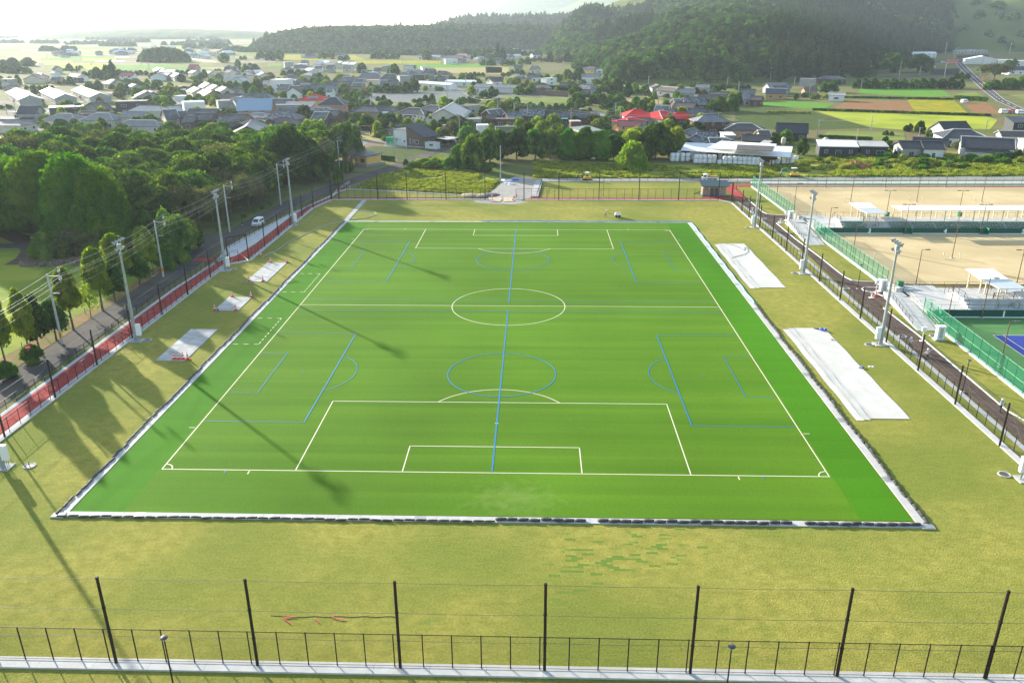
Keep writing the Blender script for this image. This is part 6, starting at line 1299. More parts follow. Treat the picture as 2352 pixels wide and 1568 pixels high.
field('vegetable_field', [(TZ4, [(-300, 680), (0, 690), (380, 715), (700, 805), (940, 872), (400, 892), (-300, 880)])], -.034, f_dk, 'dark green vegetable field with slanting rows')
field('ploughed_field', [(TZ4, [(590, 692), (760, 618), (1275, 630), (1345, 724)])], -.03, f_br, 'bare brown ploughed field')
field('crop_field', [(TZ4, [(-100, 640), (200, 625), (612, 648), (520, 695), (200, 688), (-100, 672)])], -.03, f_gr, 'dark green leafy crop left of the ploughed field')
field('crop_field', [(TZ4, [(825, 560), (840, 508), (1560, 508), (1695, 582), (1500, 590)])], -.03, f_gr, 'bright green crop above the ploughed field')
field('goldenrod_field', [(TZ4, [(1275, 622), (1330, 605), (1700, 610), (1830, 735), (1350, 727)])], -.03, f_ye, 'patch of yellow goldenrod beside the ploughed field')
field('ridged_field', [(TZ4, [(1790, 650), (2000, 640), (2150, 742), (1900, 750)])], -.03, f_br, 'brown ridged field beside the goldenrod')
field('meadow', [(TZ4, [(1690, 570), (1900, 540), (2010, 605), (1800, 605)]), (TZ4, [(480, 955), (560, 900), (800, 905), (1250, 915), (1260, 985), (900, 985)]), (TZ4, [(2200, 570), (2352, 570), (2352, 610)])], -.03, f_gn, 'small green meadows between the lanes')
field('vegetable_field', [(TZ2, [(990, 1080), (1180, 1040), (1640, 1060), (1770, 1075), (1480, 1165), (1400, 1180), (1380, 1140), (1060, 1110)])], -.03, f_dk, 'vegetable patch in front of the brown gabled house')
field('playground', [(TZ2, [(580, 920), (1330, 920), (1330, 975), (1180, 990), (700, 1000), (620, 950)]), (TZ2, [(1740, 925), (1900, 925), (1900, 960), (1740, 965)])], -.034, f_tan, 'dry tan ground of the village playground', 'playground')
field('village_road', [(TZ2, [(560, 895), (1350, 893), (1350, 918), (560, 920)]), (TZ2, [(1740, 905), (2000, 900), (2000, 925), (1740, 928)]), (TZ3, [(1040, 790), (1130, 800), (1150, 860), (1060, 920), (960, 930), (880, 880), (960, 860)])], -.026, asph, 'village street between gardens', 'road')
field('gravel_yard', [(TZ2, [(680, 1005), (900, 1010), (830, 1090), (760, 1070)]), (TZ1, [(500, 620), (780, 630), (700, 665), (560, 650)])], -.03, grav, 'grey gravel yards', 'yard')
field('mulched_field', [(TZ2, [(1060, 545), (1600, 530), (2120, 535), (2160, 600), (1800, 640), (1330, 645), (1090, 620), (840, 560), (720, 552)])], -.03, f_tea, 'field of long black mulched rows in mid village')
field('meadow', [(TZ2, [(1090, 620), (1330, 645), (1500, 640), (1460, 690), (1110, 690)]), (TZ3, [(70, 590), (710, 600), (700, 640), (300, 640), (100, 625)]), (TZ3, [(430, 480), (640, 490), (640, 380), (500, 370)])], -.032, f_gn, 'bright green grass plots in the village')
field('dry_field', [(TZ3, [(-50, 310), (160, 320), (150, 370), (-50, 370)]), (TZ2, [(1700, 310), (2352, 305), (2352, 380), (1800, 370)]), (TZ3, [(1230, 620), (1400, 580), (1580, 600), (1560, 650), (1350, 670)])], -.032, f_tan, 'pale dry grass fields')
field('plain_field', [(TZ2, [(350, 205), (1000, 210), (1100, 250), (300, 250)]), (TZ2, [(1000, 255), (1800, 258), (1780, 285), (1000, 285)]), (TZ1, [(230, 450), (430, 450), (420, 485), (240, 485)])], -.03, f_ye, 'bands of golden field in the middle distance')
field('plain_field', [(TZ2, [(1500, 285), (2250, 290), (2200, 320), (1500, 325)]), (TZ1, [(1650, 330), (1950, 330), (1900, 360), (1680, 360)]), (TZ2, [(200, 285), (330, 285), (330, 305), (200, 305)]), (TZ2, [(350, 180), (1000, 185), (1000, 200), (350, 200)]), (TZ1, [(1000, 300), (1600, 290), (1560, 320), (1050, 350)])], -.03, f_gr, 'bands of green field in the middle distance')
# chequer of far plain fields
rr = random.Random(12); cols = [f_gn, f_tan, M('pale_soil', (.24, .19, .14), (.28, .23, .17), .1, .95), f_gr, M('grey_green_field', (.14, .17, .08), (.18, .2, .1), .1, .95), f_yg]
groups = {}
for row in range(13):
    yb = 160-row*5.3; y0, y1 = yb, yb-4.6*(1-row*.03)
    x = -40+rr.uniform(0, 60)
    while x < (560 if row > 2 else 480):
        w_ = rr.uniform(40, 150)*(1.1-row*.04); k = rr.randrange(len(cols))
        if row < 3 and x < 60: x += w_; continue
        groups.setdefault(k, []).append((TD, [(x, y0), (x+w_*.96, y0+rr.uniform(-.3, .3)), (x+w_*.96+rr.uniform(-4, 4), y1), (x+rr.uniform(-4, 4), y1)])); x += w_
for k, pl_ in groups.items(): field('plain_field', pl_, -.05-.003*k, cols[k], 'strips of %s on the hazy plain at left' % ['green pasture', 'dry grass', 'bare pale soil', 'green crop', 'grey-green grass', 'yellowing rice'][k])
whf = M('white_film', (.8, .8, .78), rough=.4)
field('plastic_sheeting', [(TZ1, [(85, 292), (350, 287), (350, 296), (100, 300)]), (TZ1, [(870, 260), (1140, 256), (1130, 266), (880, 270)]), (TZ1, [(1050, 223), (1190, 221), (1180, 227), (1060, 229)]), (TZ1, [(1690, 230), (1990, 265), (1980, 272), (1690, 238)])], -.02, whf, 'long white strips of plastic film on far fields', 'plastic sheeting')
# main road curving at upper right
rr_ = [(p.x, p.y) for p in (G(TRR, *q_) for q_ in ((1330, 385), (1210, 430), (1330, 560), (1500, 720), (1700, 890), (1960, 1100), (2281, 1250), (2500, 1330)))]
ll_ = [(p.x, p.y) for p in (G(TRR, *q_) for q_ in ((1060, 440), (1090, 470), (1160, 560), (1330, 720), (1530, 915), (1800, 1120), (2150, 1270), (2420, 1380)))]
g = MB()
for i in range(len(rr_)-1): g.add([(*ll_[i], -.02), (*ll_[i+1], -.02), (*rr_[i+1], -.02), (*rr_[i], -.02)], [(3, 2, 1, 0)])
struct('main_road', g, asph, 'dark two-lane road curving away at upper right', 'road')
g = MB(); g.closed = False
for seq, k in ((rr_, .03), (ll_, .97)):
    pts = [tuple(Vector(a).lerp(Vector(b), .07)) for a, b in ((seq[i], (ll_ if seq is rr_ else rr_)[i]) for i in range(len(seq)))]
    strip(g, pts, .16, .02)
cl = [Vector(a).lerp(Vector(b), .5) for a, b in zip(rr_, ll_)][1:]
for a, b in zip(cl, cl[1:]):
    n = max(1, int((b-a).length/14))
    for i in range(n): strip(g, [tuple(a.lerp(b, i/n)), tuple(a.lerp(b, (i+.45)/n))], .17, .02)
struct('road_lines', g, white, 'white edge lines and dashes on the main road', 'road marking')
field('hill_lane', [(TZ4, [(950, 400), (1250, 395), (1740, 380), (1740, 392), (1250, 412), (950, 412)]), (TZ4, [(1480, 260), (1740, 235), (1850, 235), (1740, 270), (1500, 285)])], -.02, asph, 'lane below the white hillside buildings', 'road')
hw_m = M('stone_wall', (.06, .055, .055), (.10, .09, .085), 1, .9)
b = MB(); a = G(TZ4, 1500, 385); c = G(TZ4, 1745, 375); d = c-a; m_ = (a+c)/2; b.box((m_.x, m_.y, 2.2), (d.length, 2, 4.6), 0, math.atan2(d.y, d.x)); tag(b.build('retaining_wall', hw_m), 'dark retaining wall beside the road bend at upper right', 'wall')
a = G(TZ4, 1740, 235); c = G(TZ4, 2020, 225); d = c-a; m_ = (a+c)/2; b = MB(); b.box((m_.x, m_.y, 1.5), (d.length, 2, 3.4), 0, math.atan2(d.y, d.x)); tag(b.build('retaining_wall', hw_m), 'dark retaining wall under the long white shed on the hill foot', 'wall')
# ================================================================ BUILDINGS
RC = dict(
 tile=M('grey_roof_tile', (.09, .095, .10), (.17, .175, .18), .8, .6, c3=(.075, .08, .085), sc3=.25, spec=.2),
 mott=M('mottled_tile', (.085, .09, .095), (.30, .31, .31), 1.1, .6, spec=.2, detail=8, lo=.45, hi=.58),
 slate=M('dark_slate', (.045, .05, .06), (.06, .065, .075), .6, .6, spec=.2),
 navy=M('navy_roof', (.035, .045, .075), rough=.35, spec=.5),
 brown=M('brown_roof', (.10, .075, .065), (.13, .10, .085), .6, .6),
 black=M('black_roof', (.025, .025, .028), rough=.4, spec=.4),
 red=M('red_roof', (.62, .03, .03), rough=.6, spec=.08), rust=M('rust_red_roof', (.36, .10, .10), (.42, .14, .13), .5, .6),
 white=M('white_metal_roof', (.80, .81, .80), rough=.6, spec=.1), blue=M('blue_metal_roof', (.28, .38, .48), rough=.4), pale=M('pale_roof', (.42, .40, .36), (.5, .48, .43), .3, .5), lg=M('light_grey_roof', (.18, .19, .20), (.24, .25, .26), .4, .6, spec=.2), teal=M('teal_roof', (.10, .3, .3), rough=.5), green=M('green_roof_tile', (.10, .16, .14), rough=.5))
for k, v in RC.items():
    if k in ('tile', 'slate', 'brown', 'mott', 'lg', 'black'): wave_over(v, tuple(c*.45 for c in v.node_tree.nodes['Principled BSDF'].inputs['Base Color'].default_value[:3]) if not v.node_tree.nodes['Principled BSDF'].inputs['Base Color'].links else (.05, .05, .055), 1.1, 'X', .55, .6)
for k in ('white',): wave_over(RC[k], (.6, .6, .6), .7, 'X', .5, .5)
WC = dict(cream=M('cream_wall', (.55, .50, .40), (.6, .56, .46), .7, .8), white=M('white_wall', (.66, .66, .63), (.72, .72, .7), .6, .8), tan=M('tan_wall', (.36, .26, .17), (.42, .31, .22), .5, .8), brown=M('brown_wall', (.13, .085, .065), (.17, .115, .09), .7, .8), dark=M('charcoal_wall', (.035, .038, .045), rough=.7), grey=M('grey_wall', (.28, .28, .27), (.34, .34, .33), .6, .8), yellow=M('yellow_wall', (.66, .42, .13), (.7, .46, .16), .6, .8), brick=M('brick_wall', (.33, .20, .15), (.4, .26, .2), 2, .85), orange=M('orange_wall', (.50, .27, .11), rough=.8), pink=M('pink_wall', (.5, .3, .25), rough=.8), wood=M('dark_wood_wall', (.10, .06, .04), (.14, .09, .06), 1, .85))
ridgem = M('ridge_cement', (.55, .54, .50), rough=.7)
fr = M('window_frame', (.5, .5, .5), rough=.4)
HL = []
RN = dict(tile='grey tiled', mott='white-mottled grey tiled', slate='dark slate', navy='navy blue', brown='brown', black='black', red='bright red', rust='rust red', white='white metal', blue='pale blue', pale='pale sand', lg='light grey', teal='teal', green='dull green')
def house(p1, p2, rh, eh, w, typ, roof, wall, desc=None, lean=None, win=True, name='house', ov=.55, cat='house', solar=False):
    """p1, p2: world ends of the ridge. typ g gable, h hip, m monopitch (high edge is the ridge, falls to the camera side), f flat"""
    p1 = Vector((p1[0], p1[1], 0)); p2 = Vector((p2[0], p2[1], 0)); d = p2-p1; L = max(d.length, 3); rz = math.atan2(d.y, d.x); c = (p1+p2)/2
    q = random.Random(int(c.x*13+c.y*7))
    camd = Vector((CX[0]-c.x, CX[1]-c.y)); side = -1 if (Matrix.Rotation(-rz, 2) @ camd).y < 0 else 1   # which long side faces the camera
    r = empty(name, c, rz, None, cat); hw = w/2; rm = RC[roof]; wm = WC[wall]; dist = camd.length
    xl = L/2
    b = MB()
    if typ == 'h':
        hx = min(hw*.9, 5); xw = xl+hx-ov; b.box((0, 0, eh/2), (2*xw, w-2*ov, eh)); b.build('wall', wm, r)
        b = MB(); sl = (rh-eh)/hw; z0 = eh-.02; X = xl+hx; v = [(-X, -hw, z0), (X, -hw, z0), (X, hw, z0), (-X, hw, z0), (-xl, 0, rh), (xl, 0, rh), (-X, -hw, z0-.18), (X, -hw, z0-.18), (X, hw, z0-.18), (-X, hw, z0-.18)]
        b.add(v, [(0, 1, 5, 4), (1, 2, 5), (2, 3, 4, 5), (3, 0, 4), (6, 7, 1, 0), (7, 8, 2, 1), (8, 9, 3, 2), (9, 6, 0, 3), (9, 8, 7, 6)]); rf = b.build('roof', rm, r)
        b = MB()
        for s in (-1, 1):
            for t in (-1, 1): b.tube((s*xl, 0, rh+.03), (s*X, t*hw, z0+.05), .13, .13, 4)
        b.box((0, 0, rh+.08), (L, .4, .3)); b.build('ridge_cap', ridgem if q.random() < .35 else (rm if roof in ('red',) else darkg), rf)
        if roof == 'red': b.m = b.m
    elif typ in ('g', 's'):
        sl = (rh-eh)/hw; z0 = eh-ov*sl; xw = xl-ov; hww = hw-ov; ze = rh-sl*hww
        b.add([(-xw, -hww, 0), (xw, -hww, 0), (xw, hww, 0), (-xw, hww, 0), (-xw, -hww, ze-.1), (xw, -hww, ze-.1), (xw, hww, ze-.1), (-xw, hww, ze-.1), (-xw, 0, rh-.15), (xw, 0, rh-.15)], [(3, 2, 1, 0), (0, 1, 5, 4), (2, 3, 7, 6), (1, 2, 6, 9, 5), (3, 0, 4, 8, 7), (4, 5, 9, 8), (6, 7, 8, 9)]); b.build('wall', wm, r)
        b = MB(); t_ = .2
        for s in (-1, 1):
            b.add([(-xl, 0, rh), (xl, 0, rh), (xl, s*hw, rh-sl*hw), (-xl, s*hw, rh-sl*hw), (-xl, 0, rh-t_), (xl, 0, rh-t_), (xl, s*hw, rh-sl*hw-t_), (-xl, s*hw, rh-sl*hw-t_)], [(0, 1, 2, 3), (7, 6, 5, 4), (0, 4, 5, 1), (1, 5, 6, 2), (2, 6, 7, 3), (3, 7, 4, 0)])
        rf = b.build('roof', rm, r)
        if roof not in ('white', 'blue', 'lg'):
            b = MB(); b.box((0, 0, rh+.08), (L, .42, .32)); 
            for s in (-1, 1):
                for e in (-1, 1): b.tube((e*(xl-.15), 0, rh+.04), (e*(xl-.15), s*hw, rh-sl*hw+.05), .13, .13, 4)
            b.build('ridge_cap', ridgem if q.random() < .3 else darkg, rf)
        else:
            b = MB(); b.box((0, 0, rh+.03), (L, .3, .12)); b.build('ridge_cap', rm, rf)
    elif typ == 'm':
        # ridge is the upper edge; slope falls over depth w away from the camera (side<0) 
        s = side; v = [(-xl, 0, rh), (xl, 0, rh), (xl, s*w, eh), (-xl, s*w, eh)]
        b.add([(-xl+.3, s*.3, 0), (xl-.3, s*.3, 0), (xl-.3, s*(w-.3), 0), (-xl+.3, s*(w-.3), 0), (-xl+.3, s*.3, rh-.15), (xl-.3, s*.3, rh-.15), (xl-.3, s*(w-.3), eh-.05), (-xl+.3, s*(w-.3), eh-.05)], [(0, 1, 2, 3), (4, 5, 6, 7), (0, 1, 5, 4), (1, 2, 6, 5), (2, 3, 7, 6), (3, 0, 4, 7)]); b.build('wall', wm, r)
        b = MB(); b.add(v+[(x, y, z+.2) for x, y, z in v], [(0, 1, 2, 3), (4, 5, 6, 7), (0, 1, 5, 4), (1, 2, 6, 5), (2, 3, 7, 6), (3, 0, 4, 7)]); b.build('roof', rm, r)
    elif typ == 'f':
        s = -side; b.box((0, s*w/2, rh/2), (L-.3, w-.3, rh)); b.build('wall', wm, r)
        b = MB(); b.box((0, s*w/2, rh+.1), (L, w, .2)); b.build('roof', rm, r)
    front_y = {'h': side*(hw-ov), 'g': side*(hw-ov), 's': side*(hw-ov), 'm': side*(w-.3), 'f': -side*.15}[typ]
    if win:
        zz = 1.4; wl_ = []
        span = (xl+min(hw*.9, 5)-ov if typ == 'h' else xl-ov)
        n = max(1, int(span*2/(3.6 if dist < 420 else 5.5))); lv = [0] if eh < 4.3 and rh < 6.9 else [0, 2.7]
        for z_ in lv:
            for i in range(n):
                if q.random() < .25: continue
                x = -span+(i+.5)*2*span/n; ww = q.choice((.9, 1.6, 1.7, 2.4)); hh = q.choice((1.0, 1.1, 1.7 if z_ == 0 else 1.1)); cz_ = z_+(1.6 if hh < 1.5 else 1.15)
                wl_.append((x, ww, hh, cz_))
        for x, ww, hh, cz_ in wl_:
            b = MB(); b.box((x, front_y+side*.03, cz_), (ww+.16, .08, hh+.16), 0); b.box((x-ww/4, front_y+side*.075, cz_), (ww/2-.05, .02, hh), 1); b.box((x+ww/4, front_y+side*.075, cz_), (ww/2-.05, .02, hh), 1); b.build('window', [fr, glass], r)
        # the end wall turned to the camera
        if typ in ('g', 'h') and dist < 520:
            e = 1 if (Matrix.Rotation(-rz, 2) @ camd).x > 0 else -1; xe = e*span
            for k in range(max(1, int(w/4.5))):
                y = -hw+(k+.5)*w/max(1, int(w/4.5)); zc = 1.6
                for z_ in lv:
                    b = MB(); b.box((xe+e*.03, y, z_+zc), (.08, 1.5, 1.15), 0); b.box((xe+e*.075, y, z_+zc), (.02, 1.3, .98), 1); b.build('window', [fr, glass], r)
    if lean is None: lean = typ in ('g', 'h') and roof in ('tile', 'mott', 'brown', 'slate') and rh > 5.5 and dist < 560 and q.random() < .6
    if lean:
        b = MB(); l0 = -xl*q.uniform(.2, .95); l1 = xl*q.uniform(.3, .95); y0 = side*(hw-ov); y1 = side*(hw+1.9); zt = min(eh-.35, 3.0)
        b.add([(l0, y0, zt), (l1, y0, zt), (l1+.3, y1, zt-.75), (l0-.3, y1, zt-.75), (l0, y0, zt-.16), (l1, y0, zt-.16), (l1+.3, y1, zt-.91), (l0-.3, y1, zt-.91)], [(0, 1, 2, 3), (7, 6, 5, 4), (0, 4, 5, 1), (1, 5, 6, 2), (2, 6, 7, 3), (3, 7, 4, 0)]); b.build('lean_to_roof', rm, r)
        b = MB(); b.box(((l0+l1)/2, (y0+y1)/2-side*.25, (zt-.9)/2), (l1-l0-.3, abs(y1-y0)-.9, zt-.9)); b.build('lean_to_wall', wm, r)
    if solar:
        b = MB(); s = side; 
        for i in range(3):
            for j in range(2): 
                yy = s*hw*(.35+.3*j); zz = rh-(rh-eh)/hw*abs(yy)+.12; b.box(((i-1)*1.9, yy, zz), (1.7, hw*.26, .06), 0, 0, ('X', -s*math.atan((rh-eh)/hw)))
        b.build('solar_panel', M('solar_glass', (.02, .03, .07), rough=.15, spec=.8), r)
    HL.append((r, desc, roof, wall, typ, rh, L)); return r
def Hs(t, x1, y1, x2, y2, rh, eh, w, typ, roof, wall, desc=None, **k):
    p1 = at(*t(x1, y1), rh); p2 = at(*t(x2, y2), rh); d = p2-p1
    if d.length > 34 and typ in 'gh' and 'barn' not in (desc or '') and abs(d.y) > abs(d.x): p2 = p1+d.normalized()*22
    return house(p1, p2, rh, eh, w, typ, roof, wall, desc, **k)
V1 = [  # tile A1
(290, 915, 530, 1045, 6, 3.6, 12.5, 'g', 'white', 'grey', 'leftmost of three long white-roofed barns'), (880, 900, 1165, 1022, 6, 3.6, 12.5, 'g', 'white', 'grey', 'middle one of three long white-roofed barns'), (1450, 882, 1790, 1002, 6, 3.6, 12.5, 'g', 'white', 'grey', 'right one of three long white-roofed barns'),
(350, 1245, 720, 1240, 7.5, 4.5, 11, 'g', 'slate', 'grey', 'two-storey slate-roofed house in front of the white barns'), (870, 1285, 1510, 1258, 4.5, 4.5, 12, 'f', 'pale', 'dark', 'long dark building with pale flat roof below the white barns'), (1600, 1190, 1850, 1165, 6.5, 3.6, 13, 'g', 'brown', 'grey', 'weathered brown-roofed house right of the long dark building'),
(2055, 1172, 2620, 1160, 6.2, 6.2, 9, 'f', 'slate', 'dark', 'charcoal box-shaped house with small windows'), (1060, 1378, 1280, 1380, 5.5, 3.2, 11, 'h', 'lg', 'cream', 'light grey hipped house behind the left wood edge'), (1720, 1370, 1960, 1372, 6, 3.4, 12, 'h', 'lg', 'cream', 'wide light grey hipped house behind the wood'),
(1450, 1338, 2060, 1358, 5, 4, 5, 'g', 'brown', 'wood', 'long low brown-roofed house above the wood'), (0, 1486, 330, 1490, 5, 3.2, 11, 'h', 'lg', 'cream', 'grey hipped house at the left picture edge above the wood'),
(560, 690, 700, 665, 6.5, 3.4, 14, 'g', 'brown', 'cream', 'big brown-roofed house left of the yellow field patch'), (700, 645, 830, 690, 6, 3.4, 11, 'g', 'brown', 'cream', 'brown-roofed house behind the big brown-roofed one'), (990, 527, 1050, 528, 7, 4, 10, 'g', 'tile', 'cream', 'lone gabled house standing before the hazy plain'), (950, 612, 1030, 614, 5, 3, 8, 'g', 'lg', 'white', None), (1280, 650, 1480, 660, 6, 3.5, 10, 'g', 'brown', 'cream', None), (930, 726, 1120, 726, 5, 3, 7, 'g', 'tile', 'tan', None),
(1320, 742, 1420, 742, 3.6, 3.6, 6, 'f', 'slate', 'dark', 'small dark shed beside a white carport'), (1420, 736, 1520, 736, 3, 3, 6, 'f', 'white', 'white', 'small white carport roof among dark trees'), (2160, 640, 2420, 640, 7.5, 5, 9, 'g', 'rust', 'white', 'rust-red roofed white house beside tall conifer'), (2000, 757, 2070, 765, 6, 3.2, 13, 'h', 'lg', 'cream', 'hip-roofed house behind a round hedge'), (0, 765, 190, 765, 5, 5, 8, 'f', 'pale', 'grey', 'flat-roofed grey building at left picture edge'),
(60, 850, 170, 850, 4, 3, 7, 'g', 'tile', 'grey', None), (240, 1360, 330, 1360, 3.4, 3.4, 6, 'f', 'white', 'white', None)]
for a in V1: Hs(TA1, *a)
V2 = [  # tile A2
(600, 636, 650, 612, 6, 3.4, 13, 'g', 'tile', 'white', 'grey gabled house facing the bare field, left of the red barn'), (590, 527, 655, 548, 5.5, 3.2, 9, 'g', 'lg', 'cream', None), (665, 540, 735, 555, 5.5, 3.2, 9, 'g', 'lg', 'cream', None), (770, 560, 930, 572, 6, 3.5, 10, 'h', 'tile', 'grey', None), (740, 615, 850, 620, 6, 3.4, 10, 'g', 'lg', 'cream', None), (880, 615, 990, 640, 6, 3.4, 10, 'g', 'tile', 'cream', None),
(1150, 482, 1310, 482, 8, 4, 10, 'g', 'rust', 'pink', 'dark-red barn standing at the edge of the plain'), (1200, 578, 1290, 590, 5.5, 3.3, 9, 'g', 'brown', 'cream', None), (1330, 590, 1400, 585, 5, 3, 7, 'g', 'white', 'white', None), (1480, 590, 1560, 600, 5, 3, 8, 'g', 'brown', 'cream', None), (1600, 610, 1720, 612, 5.5, 3.3, 10, 'g', 'lg', 'grey', None), (1810, 565, 1930, 570, 8.5, 6, 10, 'g', 'brown', 'cream', 'tall cream two-storey house behind the bare field'), (1960, 640, 2060, 640, 7, 4.8, 11, 'g', 'lg', 'cream', None), (2160, 600, 2240, 580, 6, 4, 9, 'g', 'lg', 'white', None), (2150, 665, 2330, 670, 6, 4, 9, 'g', 'brown', 'cream', None), (1960, 590, 2050, 588, 5, 3, 8, 'g', 'lg', 'cream', None),
(1420, 790, 1510, 815, 6, 3.4, 10, 'g', 'pale', 'cream', 'left one of three sunlit parallel roofs'), (1560, 824, 1650, 850, 6, 3.4, 10, 'g', 'pale', 'cream', 'middle one of three sunlit parallel roofs'), (1720, 856, 1810, 885, 6, 3.4, 10, 'g', 'pale', 'cream', 'right one of three sunlit parallel roofs'), (1230, 862, 1420, 920, 6, 3.4, 11, 'g', 'tile', 'cream', 'grey house left of the three sunlit roofs'), (1400, 905, 1560, 945, 6, 3.4, 10, 'g', 'brown', 'brick', 'brown house with ridge toward the camera beside the sunlit roofs'), (1800, 895, 2060, 900, 5, 3, 8, 'g', 'tile', 'grey', None), (1750, 990, 2060, 995, 5, 3, 9, 'g', 'brown', 'cream', None), (2110, 995, 2281, 1000, 5.5, 3.2, 8, 'g', 'tile', 'cream', None),
(375, 928, 430, 950, 6, 3.3, 13, 'g', 'slate', 'grey', 'dark house with white stripes on its roof among hedges'), (450, 940, 520, 960, 5.5, 3, 10, 'g', 'slate', 'grey', None), (880, 1030, 1050, 1040, 3, 3, 5, 'f', 'white', 'white', 'low white shed in the weeds'), (980, 922, 1085, 925, 2.6, 2.6, 5, 'f', 'blue', 'dark', 'shed covered by bright blue sheet'), (150, 815, 240, 830, 4.5, 3, 7, 'g', 'tile', 'grey', None),
(300, 1195, 640, 1200, 5.5, 3.4, 9, 'h', 'pale', 'cream', 'sand-coloured hipped roof among grey ones'), (770, 1205, 1020, 1195, 5.5, 3.4, 10, 'g', 'pale', 'cream', None), (1050, 1148, 1430, 1132, 6.5, 6.5, 8, 'f', 'white', 'white', 'white box building with brick end wall'), (0, 1295, 420, 1302, 6.5, 4.2, 9, 'g', 'lg', 'cream', 'cream two-storey house behind the middle of the wood'), (670, 1272, 930, 1258, 6.8, 3.4, 12, 'g', 'tile', 'cream', 'large grey gabled house left of the temple-like roofs'), (940, 1295, 1110, 1290, 5.6, 3.2, 9, 'g', 'tile', 'brick', None), (1150, 1258, 1670, 1260, 7, 4, 12, 'g', 'tile', 'wood', 'largest grey temple-like roof behind the wood'), (1270, 1332, 1590, 1332, 6, 3.6, 9, 'g', 'tile', 'wood', 'lower grey roof in front of the temple-like roof'), (1060, 1390, 1290, 1390, 5, 3, 9, 'g', 'tile', 'wood', None), (1790, 1345, 2180, 1350, 6.2, 3.6, 12, 'g', 'tile', 'brick', 'grey tiled house right of the temple-like roofs'), (100, 1450, 560, 1455, 5, 3, 9, 'h', 'lg', 'cream', None), (1560, 1425, 1700, 1405, 3.5, 3, 5, 'g', 'teal', 'grey', 'small teal roof between grey ones'), (2030, 1502, 2300, 1440, 7, 4.2, 15, 'g', 'lg', 'dark', 'big grey gable with white trim at the wood edge'),
(1650, 1125, 1890, 1115, 4, 4, 8, 'f', 'lg', 'grey', 'grey open shed beside the blue-roofed house'), (1900, 1060, 2250, 1045, 6, 4, 12, 'g', 'lg', 'grey', 'wide light grey roof left behind the blue-roofed house'), (2000, 1078, 2610, 1072, 9.5, 4.5, 13, 'g', 'blue', 'brick', 'large steep pale-blue roofed house with small dormer')]
for a in V2: Hs(TA2, *a)
